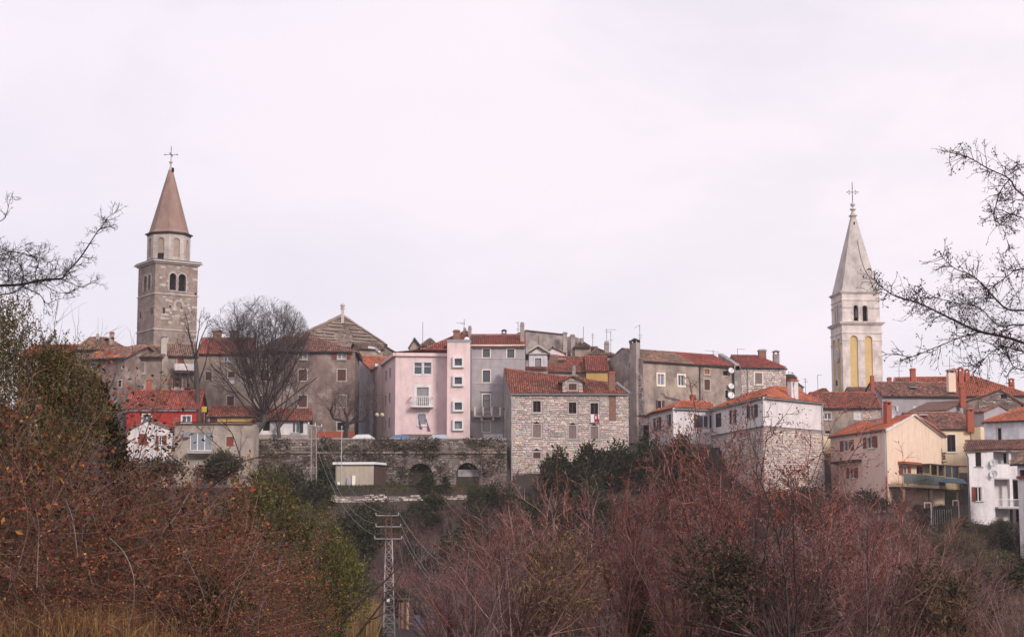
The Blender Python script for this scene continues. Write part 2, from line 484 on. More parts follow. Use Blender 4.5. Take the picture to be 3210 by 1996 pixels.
def window(root, w_, R, style='glass', trim='trim_stone', tw=0.13, shut='shutter_brown', sash='white_paint', pane='glass', mull=1, cross=0, sill=True, ajar=None, hood=False):
    a, b, c, d = R
    W, H = b - a, d - c
    o = None
    if trim:
        m = MB()
        for (x0, x1, y0, y1) in ((a - tw, a, c - tw, d + tw), (b, b + tw, c - tw, d + tw), (a, b, d, d + tw), (a, b, c - tw, c)):
            w_.box(m, x0, x1, y0, y1, -0.06, 0.045)
        o = m.build('window', trim, root)
    def sashes():
        m = MB()
        f = 0.06
        for (x0, x1, y0, y1) in ((a, a + f, c, d), (b - f, b, c, d), (a + f, b - f, d - f, d), (a + f, b - f, c, c + f)):
            w_.box(m, x0, x1, y0, y1, -0.17, -0.09)
        for k in range(mull):
            x = a + W * (k + 1) / (mull + 1)
            w_.box(m, x - 0.045, x + 0.045, c + f, d - f, -0.165, -0.085)
        for k in range(cross):
            z = c + H * (0.66 if cross == 1 else (k + 1) / (cross + 1))
            w_.box(m, a + f, b - f, z - 0.03, z + 0.03, -0.16, -0.095)
        return m
    if style in ('glass', 'open', 'half', 'dark'):
        if o is None:
            o = sashes().build('window', sash, root)
        elif style != 'dark' or mull:
            sashes().build('sash', sash, o)
        nm = mull + 1
        for k in range(nm):      # each pane a piece of its own
            w_.boxp('pane', pane if style != 'dark' else 'dark_void', o, a + W * k / nm, a + W * (k + 1) / nm, c, d, -0.20, -0.145 - 0.0007 * k)
    if style == 'shut':
        m = MB(); leaf_slats(m, w_, a, a + W / 2 - 0.01, c, d, -0.10, -0.04)
        if o is None: o = m.build('window', shut, root)
        else: m.build('shutter', shut, o)
        m = MB(); leaf_slats(m, w_, a + W / 2 + 0.01, b, c, d, -0.10, -0.04); m.build('shutter', shut, o)
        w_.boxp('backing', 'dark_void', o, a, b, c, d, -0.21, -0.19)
    if style in ('open', 'half'):
        hw = W / 2 if style == 'open' else W / 2
        for side in ((-1, 1) if ajar is None else ajar):
            m = MB()
            g = (tw if trim else 0) + 0.01
            if side < 0: leaf_slats(m, w_, a - g - hw, a - g, c, d, 0.02, 0.06)
            else: leaf_slats(m, w_, b + g, b + g + hw, c, d, 0.02, 0.06)
            m.build('shutter', shut, o)
    if sill and style != 'shut':
        w_.boxp('sill', trim or 'concrete', o, a - 0.18, b + 0.18, c - (tw if trim else 0) - 0.06, c - (tw if trim else 0) - 0.002, -0.05, 0.13)
    return o

STONE_V = []
def stone_protos():
    """A few chipped stone blocks in the unit square x (along the wall), z (up), y (out of the wall is -y)."""
    r = random.Random(5)
    for k in range(6):
        m = MB()
        j = lambda s: r.uniform(-s, s)
        back = [(-0.5, 0.5, -0.5), (0.5, 0.5, -0.5), (0.5, 0.5, 0.5), (-0.5, 0.5, 0.5)]
        mid = [(-0.5 + j(.05), -0.1, -0.5 + j(.06)), (0.5 + j(.05), -0.1, -0.5 + j(.06)), (0.5 + j(.05), -0.1, 0.5 + j(.06)), (-0.5 + j(.05), -0.1, 0.5 + j(.06))]
        fr = [(x * 0.82 + j(.05), -0.5 + j(.12), z * 0.74 + j(.05)) for x, _, z in mid]
        for q in range(4):
            p = (q + 1) % 4
            m.face([back[q], back[p], mid[p], mid[q]]); m.face([mid[q], mid[p], fr[p], fr[q]])
        m.face(fr)
        STONE_V.append(m)
stone_protos()
STONE_ME = {}
def stone_mesh(k, m):
    if (k, m) not in STONE_ME:
        me = bpy.data.meshes.new('stone')
        s = STONE_V[k]
        me.from_pydata(s.v, [], s.f)
        me.materials.append(MATS[m])
        STONE_ME[(k, m)] = me
    return STONE_ME[(k, m)]

def stones(root, w_, s0, s1, z0, z1, holes=(), n_single=280, hrow=(0.15, 0.28), wid=(0.22, 0.62), m1='stone_piece', m2='stone_mass',
           pal=((0.80, 0.68, 0.62), (0.46, 0.37, 0.335)), depth=0.12, top=None, keep=1.0, seed=1, name='stone'):
    """Courses of rough stones proud of the wall; the largest are objects of their own, the rest one mass."""
    r = random.Random(seed)
    lst = []
    z = z0
    while z < z1 - 0.06:
        h = min(r.uniform(*hrow), z1 - z)
        x = s0 - r.uniform(0, 0.3)
        while x < s1:
            wd = r.uniform(*wid)
            xa, xb = max(x, s0), min(x + wd, s1)
            x += wd
            if xb - xa < 0.09: continue
            if top and (z + h / 2) > top((xa + xb) / 2): continue
            if r.random() > keep: continue
            bad = False
            for hh in holes:
                g = 0.02
                if xb > hh[0] - g and xa < hh[1] + g and z + h > hh[2] - g and z < hh[3] + g:
                    if xa < hh[0] - 0.12 and xb <= hh[1]: xb = hh[0] - g
                    elif xb > hh[1] + 0.12 and xa >= hh[0]: xa = hh[1] + g
                    else: bad = True; break
            if bad or xb - xa < 0.08: continue
            lst.append((xb - xa, h * r.uniform(.72, 1.12), (xa + xb) / 2, z + h / 2 + .05 * math.sin((xa + xb) * .45 + z * 1.9) + r.uniform(-.025, .025)))
        z += h
    lst.sort(key=lambda q: -q[0] * q[1])
    rz = math.atan2(w_.d.y, w_.d.x)
    off = Vector(root_loc(root))
    for (wd, h, x, zc) in lst[:n_single]:
        o = bpy.data.objects.new(name, stone_mesh(r.randrange(6), m1))
        COL.objects.link(o); o.parent = root
        p = Vector(w_.at(x, zc, depth * 0.12)) - off
        o.location = p
        o.rotation_euler = (0, r.uniform(-.06, .06), rz)
        o.scale = (wd - 0.03, depth * r.uniform(0.7, 1.2), h - 0.025)
    if len(lst) > n_single:
        mb = MB()
        for (wd, h, x, zc) in lst[n_single:]:
            s = STONE_V[r.randrange(6)]
            t = r.random() ** 1.2
            c = tuple(pal[0][i] * (1 - t) + pal[1][i] * t for i in range(3))
            c = tuple(q * r.uniform(0.85, 1.1) for q in c)
            base = len(mb.v)
            dd = depth * r.uniform(0.7, 1.2)
            for (vx, vy, vz) in s.v:
                mb.v.append(w_.at(x + vx * (wd - 0.03), zc + vz * (h - 0.025), depth * 0.12 - vy * dd))
            for f in s.f:
                mb.f.append(tuple(base + k for k in f)); mb.c.append(c)
        mb.build('stonework', m2, root, 'stuff')

PAL = {
    'orange': [(0.50, 0.14, 0.072), (0.44, 0.115, 0.062), (0.54, 0.185, 0.10), (0.36, 0.105, 0.065)],
    'red': [(0.36, 0.082, 0.062), (0.30, 0.065, 0.052), (0.41, 0.115, 0.08), (0.25, 0.068, 0.056)],
    'redold': [(0.36, 0.085, 0.055), (0.28, 0.07, 0.055), (0.42, 0.14, 0.09), (0.17, 0.07, 0.055), (0.33, 0.17, 0.10)],
    'old': [(0.32, 0.125, 0.09), (0.22, 0.095, 0.078), (0.40, 0.20, 0.15), (0.14, 0.075, 0.065), (0.30, 0.19, 0.13)],
    'brown': [(0.22, 0.13, 0.10), (0.16, 0.095, 0.08), (0.29, 0.19, 0.14), (0.12, 0.08, 0.07), (0.25, 0.17, 0.11)],
    'tan': [(0.36, 0.21, 0.15), (0.27, 0.155, 0.115), (0.42, 0.27, 0.19), (0.18, 0.11, 0.09)],
}
def inside(poly, x, y):
    c = False
    n = len(poly)
    for i in range(n):
        x0, y0 = poly[i]; x1, y1 = poly[i - 1]
        if (y0 > y) != (y1 > y) and x < (x1 - x0) * (y - y0) / (y1 - y0) + x0: c = not c
    return c
def roof_plane(root, pts, pal='red', ov=0.35, side=0.0, step=(0.25, 0.38), seed=0, jit=0.03, deck=True):
    """A tiled slope; pts: eave left, eave right, then up and round. One tile at a time: half-round covers in columns, overlapping courses."""
    P = [Vector(p) for p in pts]
    e = (P[1] - P[0]).normalized()
    n = Vector((0, 0, 0))
    for i in range(len(P)):
        a, b = P[i], P[(i + 1) % len(P)]
        n += a.cross(b)
    n.normalize()
    if n.z < 0: n = -n
    up = n.cross(e).normalized()
    if up.z < 0: up = -up
    P[0] = P[0] - up * ov - e * side; P[1] = P[1] - up * ov + e * side
    if side and len(P) == 4: P[2] = P[2] + e * side; P[3] = P[3] - e * side
    o = P[0]
    poly = [((p - o).dot(e), (p - o).dot(up)) for p in P]
    mb = MB()
    if deck:
        lo = [p - n * 0.10 for p in P]
        hi = [p - n * 0.015 for p in P]
        mb.face(hi); mb.face(lo[::-1])
        for i in range(len(P)):
            j = (i + 1) % len(P)
            mb.face([lo[i], lo[j], hi[j], hi[i]])
        slab = mb.build('roof', 'roof_deck', root)
    else: slab = root
    r = random.Random(seed + int(abs(o.x) * 7) % 97)
    x0 = min(p[0] for p in poly); x1 = max(p[0] for p in poly); y1 = max(p[1] for p in poly); y0 = min(p[1] for p in poly)
    cw, ch = step
    V, C = [], []
    cols = PAL[pal]
    arch = [(-0.5, 0.0), (-0.32, 0.8), (0.32, 0.8), (0.5, 0.0)]
    nc = int((x1 - x0) / cw) + 1
    nr = int((y1 - y0) / ch) + 1
    for i in range(nc):
        x = x0 + (i + 0.5) * cw
        for j in range(nr):
            yb = y0 + j * ch - 0.04
            ym = y0 + (j + 0.5) * ch
            if not inside(poly, x, ym): continue
            c = cols[min(len(cols) - 1, int(r.random() ** 1.4 * len(cols)))]
            wp = o + e * x + up * ym
            wear = mnoise.noise(wp * 0.55) + 0.6 * mnoise.noise(wp * 1.7)
            k = r.uniform(0.80, 1.16) * (1.0 + 0.28 * wear)
            if wear < -0.28 and r.random() < 0.55: c = (c[0] * .62 + .03, c[1] * .8 + .035, c[2] * .8 + .025)
            C.append((c[0] * k, c[1] * k, c[2] * k))
            jx = r.uniform(-jit, jit); jt = r.uniform(-jit, jit)
            yt = yb + ch + 0.05; sagz = 0.035 + 0.05 * mnoise.noise(wp * 0.35)
            for (ax, ah) in arch:
                V.append(o + e * (x + jx + ax * cw * 0.86) + up * yb + n * (ah * 0.085 + 0.030 + sagz))
            for (ax, ah) in arch:
                V.append(o + e * (x + jt + ax * cw * 0.72) + up * yt + n * (ah * 0.07 + 0.004 + sagz))
    if V:
        nv = np.array([tuple(v) for v in V])
        k = len(C)
        b = (np.arange(k) * 8)[:, None]
        q = np.concatenate([b + np.array([[i, i + 1, i + 5, i + 4]]) for i in range(3)], axis=0)
        fast_mesh('roof_tiles', nv, quads=q, cols=np.tile(np.array(C), (3, 1)), m='tiles', parent=slab, kind='stuff')
    return slab
def ridge(root, a, b, pal='red', r=0.12, seed=3):
    """A line of half-round ridge tiles."""
    a, b = Vector(a), Vector(b)
    d = b - a
    n = max(1, int(d.length / 0.42))
    e = d / n
    s = e.cross(Vector((0, 0, 1))).normalized()
    u = s.cross(e).normalized()
    rr = random.Random(seed + n)
    V, C = [], []
    for k in range(n):
        c = rr.choice(PAL[pal]); kk = rr.uniform(0.8, 1.15)
        C.append(tuple(x * kk for x in c))
        for (t, rad) in ((0.0, r * 1.1), (1.08, r * 0.92)):
            p = a + e * (k + t)
            for q in range(5):
                an = math.pi * q / 4
                V.append(p + s * (rad * math.cos(an)) + u * (rad * math.sin(an) * 0.9 + 0.03))
    nv = np.array([tuple(v) for v in V])
    bidx = (np.arange(n) * 10)[:, None]
    q = np.concatenate([bidx + np.array([[i, i + 1, i + 6, i + 5]]) for i in range(4)], axis=0)
    return fast_mesh('ridge_tiles', nv, quads=q, cols=np.tile(np.array(C), (4, 1)), m='tiles', parent=root, kind='stuff')

class House:
    def __init__(s, name, label, base, cat='house', group=None):
        s.root = thing(name, label, cat, base, group)
    def wall(s, a, b, z0, z1, m, wins=(), gable=None, st=None, name='wall'):
        """wins: (rect in photograph pixels, options). Returns the wall plane and the openings."""
        w_ = Wall(a, b)
        holes, todo = [], []
        for r_, opt in wins:
            R = w_.rect(r_)
            opt = dict(opt)
            arched = opt.pop('arch', False)
            R = (max(R[0], 0.08), min(R[1], w_.len - 0.08), max(R[2], z0 + 0.05), min(R[3], z1 - 0.05))
            if R[1] - R[0] < 0.1 or R[3] - R[2] < 0.1: continue
            holes.append(R + (arched,))
            todo.append((R, opt))
        mb = MB()
        wall_mesh(mb, w_, 0, w_.len, z0, z1, holes, gable=gable)
        mb.build(name, m, s.root)
        for R, opt in todo:
            window(s.root, w_, R, **opt)
        s.holes = [(h[0] - 0.16, h[1] + 0.16, h[2] - 0.16, h[3] + 0.16) for h in holes]
        return w_
    def plain(s, a, b, z0, z1, m, gable=None):
        w_ = Wall(a, b)
        mb = MB(); wall_mesh(mb, w_, 0, w_.len, z0, z1, (), gable=gable)
        mb.build('wall', m, s.root)
        return w_
    def chimney(s, u, v0, v1, wpx, d, m='brick_brown', cap='flat', capm=None, rz=0.1, dep=None):
        """Stack centred on pixel column u from row v1 up to row v0, wpx pixels wide, at depth d."""
        b = pt(u, v1, d); h = zat(v0, d) - b.z; wd = wpx * d / F
        mb = MB()
        b0 = (b.x, b.y, b.z - 0.6)
        mb.box(b0, wd, dep or wd * 0.9, h + 0.6 - (0.25 if cap else 0), rz)
        o = mb.build('chimney', m, s.root)
        t = b.z + h - 0.25
        mc = MB()
        capm = capm or m
        if cap == 'flat':
            mc.box((b.x, b.y, t), wd * 1.22, (dep or wd) * 1.12, 0.12, rz)
            mc.box((b.x, b.y, t + 0.12), wd * 0.9, (dep or wd) * 0.8, 0.13, rz)
        elif cap == 'gable':
            ca, sa = math.cos(rz), math.sin(rz)
            for sx in (-1, 1): mc.box((b.x + sx * wd * .36 * ca, b.y + sx * wd * .36 * sa, t), wd * 0.2, (dep or wd) * 0.8, 0.25, rz)
            mc.box((b.x, b.y, t + 0.25), wd * 1.15, (dep or wd) * 1.1, 0.08, rz)
            mc.box((b.x, b.y, t + 0.33), wd * 1.1, (dep or wd) * 1.05, 0.16, rz, taper=0.35)
        elif cap == 'open':
            for (sx, sy) in ((-1, -1), (1, -1), (1, 1), (-1, 1)):
                mc.box((b.x + sx * wd * .38, b.y + sy * wd * .34, t - 0.01), wd * 0.2, wd * 0.2, 0.3, 0)
            mc.box((b.x, b.y, t + 0.29), wd * 1.2, wd * 1.15, 0.09, rz)
            mc.box((b.x, b.y, t + 0.38), wd * 0.8, wd * 0.8, 0.14, rz, taper=0.5)
        elif cap == 'round':
            mc.lathe((b.x, b.y, t), [(wd * .66, 0), (wd * .7, .08), (wd * .5, .1), (wd * .5, .36), (wd * .4, .45)], 8)
        if mc.f: mc.build('chimney_cap', capm, o)
        return o
    def gutter(s, a, b, r=0.07, m='metal_grey'):
        mb = MB(); mb.tube(a, b, r, n=6); return mb.build('gutter', m, s.root)
    def pipe(s, pts, r=0.055, m='metal_grey'):
        mb = MB()
        for p, q in zip(pts[:-1], pts[1:]): mb.tube(p, q, r, n=6)
        return mb.build('drainpipe', m, s.root)
def xy(p): return (p[0], p[1])
def back_of(a, b, dist):
    """Points behind a and b, away from the outside of the wall a-b."""
    w_ = Wall(a, b)
    return (Vector((a[0], a[1], 0)) - w_.n * dist, Vector((b[0], b[1], 0)) - w_.n * dist)
def V3(p, z): return Vector((p[0], p[1], z))
def shift(a, b, da=0.0, db=0.0):
    return None

# ---------------------------------------------------------------- terrain
PROF = [(-40, -1.5), (0, -1.7), (18, -1.75), (26, -2.0), (34, -2.7), (60, -4.2), (100, -6.6), (130, -7.6), (150, -5.4), (168, -0.6), (178, 1.5), (183.6, 2.7), (184.7, 4.6),
        (187, 5.25), (195.5, 5.45), (197.0, 10.15), (204, 10.3), (214, 11.4), (240, 14.5), (270, 14.5), (330, 6.0), (600, -25.0), (2500, -45.0)]
def smooth(a, b, x):
    t = min(1.0, max(0.0, (x - a) / (b - a)))
    return t * t * (3 - 2 * t)
def ground(x, y):
    z = PROF[-1][1]
    for (y0, z0), (y1, z1) in zip(PROF[:-1], PROF[1:]):
        if y0 <= y <= y1:
            z = z0 + (z1 - z0) * (y - y0) / (y1 - y0); break
    near = smooth(14, 24, y) * (1 - smooth(34, 60, y))
    z += 0.72 * near * (1 - smooth(-5.4, -3.4, x))
    # on the right the terrace and its wall give way to one slope
    if 180 < y < 200:
        k = smooth(8.0, 16.0, x)
        slope = 2.0 + (y - 180) / 20 * 6.0 + 1.8 * smooth(197, 200, y)
        z = z * (1 - k) + slope * k
    if 170 < y < 214:      # lower yard under the cream house at the right
        k = smooth(30.0, 36.0, x)
        low = np.interp(y, [170, 178, 184, 196, 200, 206, 214], [.2, 1.6, 2.4, 3.6, 5.8, 9.4, 11.4])
        z = z * (1 - k) + low * k
    far = smooth(36, 60, y) * (1 - smooth(176, 186, y))
    z += far * (0.5 * math.sin(x * 0.16 + 1.3) * math.cos(y * 0.11) + 0.35 * math.sin(x * 0.41 + y * 0.23))
    return z
def build_terrain():
    xs = list(np.linspace(-60, 60, 121))
    xs = [-2500, -1500, -600, -250, -130, -90, -72] + xs + [72, 90, 130, 250, 600, 1500, 2500]
    ys = list(np.arange(-40, 20, 6)) + list(np.arange(20, 186, 2)) + list(np.arange(186, 204, 0.75)) + list(np.arange(204, 340, 6)) + [400, 600, 1000, 1700, 2500]
    V = np.array([(x, y, ground(x, y)) for y in ys for x in xs])
    nx, ny = len(xs), len(ys)
    i, j = np.meshgrid(np.arange(nx - 1), np.arange(ny - 1))
    a = (j * nx + i).ravel()
    q = np.stack([a, a + 1, a + nx + 1, a + nx], axis=1)
    o = fast_mesh('ground', V, quads=q, m='soil', kind='structure')
    o['label'] = 'brown scrubby hillside and valley floor below the town'
    return o
build_terrain()

def block(h, A, B, depth, z0, z1, m, wins=(), rz=None, kind='gable', hip=(0, 0), pal='red', ov=0.4, rt=0.5, side=0.25, m_side=None, rdrop=0.0, backs=None, gut=True, step=(0.25, 0.38)):
    """A four-walled house with its visible front from A to B and a tiled roof."""
    A, B = Vector((A[0], A[1], 0)), Vector((B[0], B[1], 0))
    Ab, Bb = back_of(A, B, depth) if backs is None else [Vector((p[0], p[1], 0)) for p in backs]
    ms = m_side or m
    fw = h.wall(A, B, z0, z1, m, wins, gable=[(fw_len(A, B) * rt, rz)] if kind == 'front' else None)
    dl, dr = (Ab - A).length, (Bb - B).length
    if kind == 'front':
        h.plain(Ab, A, z0, z1, ms); h.plain(B, Bb, z0, z1, ms); h.plain(Bb, Ab, z0, z1, ms)
        f = A + (B - A) * rt; bk = Ab + (Bb - Ab) * rt
        n = fw.n * side
        f2 = V3(f + n, rz); b2 = V3(bk, rz)
        roof_plane(h.root, [V3(Ab, z1), V3(A + n, z1), f2, b2], pal, ov, step=step)
        roof_plane(h.root, [V3(B + n, z1), V3(Bb, z1), b2, f2], pal, ov, step=step)
        ridge(h.root, f2, b2, pal)
        return fw
    g0 = [(dl * (1 - rt), rz)] if kind == 'gable' else None
    g1 = [(dr * rt, rz - rdrop)] if kind == 'gable' else None
    h.plain(Ab, A, z0, z1, ms, gable=g0); h.plain(B, Bb, z0, z1, ms, gable=g1); h.plain(Bb, Ab, z0, z1, ms)
    dv = (B - A).normalized()
    r0 = V3(A + (Ab - A) * rt + dv * hip[0], rz); r1 = V3(B + (Bb - B) * rt - dv * hip[1], rz - rdrop)
    roof_plane(h.root, [V3(A, z1), V3(B, z1), r1, r0], pal, ov, side=side if kind == 'gable' else 0.0, step=step)
    roof_plane(h.root, [V3(Bb, z1), V3(Ab, z1), r0, r1], pal, ov, side=side if kind == 'gable' else 0.0, step=step)
    if kind == 'hip':
        if hip[0]: roof_plane(h.root, [V3(Ab, z1), V3(A, z1), r0], pal, ov, step=step); ridge(h.root, V3(A, z1), r0, pal)
        else: MBF(h, [V3(Ab, z1), V3(A, z1), r0], ms)
        if hip[1]: roof_plane(h.root, [V3(B, z1), V3(Bb, z1), r1], pal, ov, step=step); ridge(h.root, V3(B, z1), r1, pal)
        else: MBF(h, [V3(B, z1), V3(Bb, z1), r1], ms)
    ridge(h.root, r0, r1, pal)
    if gut:
        n = fw.n * (ov * 0.9)
        h.gutter(V3(A + n, z1 - ov * 0.42), V3(B + n, z1 - ov * 0.42), 0.065, 'metal_dark')
    return fw
def MBF(h, pts, m):
    b = MB(); b.face(pts); return b.build('gable_wall', m, h.root)
def fw_len(A, B): return (B - A).length
def W(c, x0, y0, x1, y1, **k): return (c.r(x0, y0, x1, y1), k)

# ---------------------------------------------------------------- the pale pink house and its stair block
def pink_house():
    A = pt(1240, 1108, 205); B = pt(1402, 1106, 205.6); z1 = zat(1108, 205); z0 = 9.0
    C0 = pt(1198, 1138, 217); C1 = pt(1183, 1140, 218); C2 = pt(1143, 1178, 233)
    h = House('pink_house', 'pale pink house with balcony, four storeys, beside its stair block', (A.x, A.y, z0))
    wd = dict(trim='trim_white', sash='metal_dark', mull=0, sill=False)
    fw = h.wall(A, B, z0, z1, 'plaster_pink', [
        W(cE, 612, 535, 695, 662, **dict(wd, cross=1, sash='white_paint', tw=0.14)), W(cE, 714, 535, 798, 662, **dict(wd, cross=1, sash='white_paint', tw=0.14)),
        W(cE, 640, 802, 768, 1000, trim='trim_white', sash='wood_pale', mull=1, tw=0.3, sill=False, pane='glass_pale'),
        W(cE, 655, 1088, 738, 1205, trim='trim_white', mull=0, pane='glass_pale')])
    # left wing: two lengths of wall with a small jog, receding
    lw = []
    for y0, xs in ((598, (350, 362)), (630, (308, 320)), (865, (345, 357)), (897, (304, 316)), (1135, (342, 354)), (1165, (302, 314))):
        lw.append(W(cE, xs[0], y0, xs[1], y0 + 95, style='dark', trim='trim_stone', tw=0.08, mull=0, sill=False))
    h.wall(C0, A, z0, z1, 'plaster_pink', lw)
    h.plain(C1, C0, z0, z1, 'plaster_pink')
    lw = []
    for y0, xs in ((672, (180, 192)), (715, (126, 138)), (940, (176, 188)), (975, (122, 134)), (1205, (172, 186)), (1160, (120, 134))):
        lw.append(W(cE, xs[0], y0, xs[1], y0 + 85, style='dark', trim='trim_stone', tw=0.08, mull=0, sill=False))
    h.wall(C2, C1, z0, z1, 'plaster_pink', lw)
    Bb = Vector((B.x + 0.5, 226, 0)); C2b = Vector((C2.x + 6, 238, 0))
    h.plain(B, Bb, z0, z1, 'plaster_pink'); h.plain(Bb, C2b, z0, z1, 'plaster_pink'); h.plain(C2b, C2, z0, z1, 'plaster_pink')
    # deep white-pink cornice
    for a, b in ((A, B), (C0, A), (C2, C1)):
        w_ = Wall(a, b)
        w_.boxp('cornice', 'plaster_pink_block', h.root, -0.02, w_.len + (0.0 if a is A else 0.2), z1 - 0.30, z1 + 0.08, -0.1, 0.32)
    rz = z1 + 1.1
    R0 = Vector((-11.6, 212, rz)); R1 = Vector((-7.9, 211, rz)); R2 = Vector((-14.0, 231, rz)); R3 = Vector((-11, 232, rz))
    roof_plane(h.root, [V3(A, z1 + .1), V3(B, z1 + .1), R1, R0], 'red', 0.25)
    roof_plane(h.root, [V3(C2, z1 + .1), V3(A, z1 + .1), R0, R2], 'red', 0.05)
    roof_plane(h.root, [V3(Bb, z1 + .1), V3(C2b, z1 + .1), R2, R1], 'red', 0.1)
    ridge(h.root, V3(A, z1 + .1), R0, 'red'); ridge(h.root, R0, R1, 'red'); ridge(h.root, R0, R2, 'red')
    # balcony with white balusters
    s0, s1, zb, zt = fw.rect(cE.r(578, 905, 815, 1012))
    bal = fw.boxp('balcony', 'trim_white', h.root, s0, s1, zb - 0.12, zb + 0.04, -0.05, 1.15)
    for x0, x1, o0, o1 in ((s0, s1, 1.03, 1.15), (s0, s0 + 0.1, 0.0, 1.03), (s1 - 0.1, s1, 0.0, 1.03)):
        fw.boxp('handrail', 'trim_white', bal, x0, x1, zt - 0.1, zt, o0, o1)
    n = 12
    for k in range(n):
        x = s0 + 0.06 + (s1 - s0 - 0.12) * k / (n - 1)
        b = MB(); p = fw.at(x, zb + 0.04, 1.09); b.lathe(p, [(.045, 0), (.03, .1), (.06, .35), (.03, .6), (.045, zt - zb - 0.13)], 6)
        b.build('baluster', 'trim_white', bal)
    # purple cloths hung from the lowest window are things of their own
    sx, zz = fw.pix(*cE.p(670, 1100))
    for nm, lab, pts in (('hanging_cloth', 'purple and red cloth hanging from the left of the pink house\'s lowest window', ((655, 1100), (672, 1200), (690, 1250))),
                         ('hanging_cloth', 'long purple cloth trailing right below the pink house\'s lowest window', ((740, 1140), (760, 1215), (775, 1275)))):
        b = MB()
        q = [fw.pix(*cE.p(*p)) for p in pts]
        for (p0, p1) in zip(q[:-1], q[1:]):
            w0 = 0.12 if p0 is q[0] else 0.3
            for k in range(3):
                t0 = -w0 / 2 + w0 * k / 3; t1 = t0 + w0 / 3
                o = 0.10 + 0.05 * (k % 2)
                b.hexa([fw.at(p1[0] + t0, p1[1], o + 0.02), fw.at(p1[0] + t1, p1[1], o + 0.02), fw.at(p1[0] + t1, p1[1], o), fw.at(p1[0] + t0, p1[1], o)],
                       [fw.at(p0[0] + t0 * .7, p0[1], o + 0.02), fw.at(p0[0] + t1 * .7, p0[1], o + 0.02), fw.at(p0[0] + t1 * .7, p0[1], o), fw.at(p0[0] + t0 * .7, p0[1], o)])
        tag(b.build(nm, 'cloth_purple'), lab, 'cloth')
    # low dark canopy by the street door
    s0, s1, zb, zt = fw.rect(cE.r(475, 1308, 915, 1330)); fw.boxp('plinth', 'plaster_brown', h.root, s0, s1, zb - 0.6, zt, -0.02, 0.12)
    return h
pink_house()

def stair_block():
    A = pt(1402, 1070, 203.2); B = pt(1474, 1070, 203.2); z1 = zat(1073, 203.2); z0 = 9.0
    h = House('stair_block', 'tall flat-topped pink stair block with four box-framed square windows', (A.x, A.y, z0))
    wins = [W(cE, 1050, y0, 1128, y1, trim=None, sash='metal_dark', mull=0, sill=False, pane='glass_pale' if k == 3 else 'glass') for k, (y0, y1) in enumerate(((496, 570), (696, 770), (968, 1044), (1168, 1248)))]
    w_ = h.wall(A, B, z0, z1, 'plaster_pink_block', wins)
    for R in h.holes:
        a, b, c, d = R[0] + .16, R[1] - .16, R[2] + .16, R[3] - .16
        m = MB(); g = 0.24
        for (x0, x1, y0, y1) in ((a - g, a, c - g, d + g), (b, b + g, c - g, d + g), (a, b, d, d + g), (a, b, c - g, c)):
            w_.box(m, x0, x1, y0, y1, -0.02, 0.34)
        m.build('box_frame', 'trim_white', h.root)
    Ab, Bb = back_of(A, B, 6)
    h.plain(Ab, A, z0, z1, 'plaster_pink_block'); h.plain(B, Bb, z0, z1, 'plaster_pink_block'); h.plain(Bb, Ab, z0, z1, 'plaster_pink_block')
    m = MB(); c = (V3(A, z1) + V3(Bb, z1)) / 2
    m.box((c.x, c.y, z1), w_.len + 0.16, 6.1, 0.34, math.atan2(w_.d.y, w_.d.x)); m.build('parapet', 'metal_grey', h.root)
    m = MB(); m.lathe(pt(1463, 1064, 204.5), [(0.34, -0.1), (0.32, 0.1), (0.2, 0.25), (0.05, 0.31)], 10); m.build('vent_dome', 'white_paint', h.root)
stair_block()

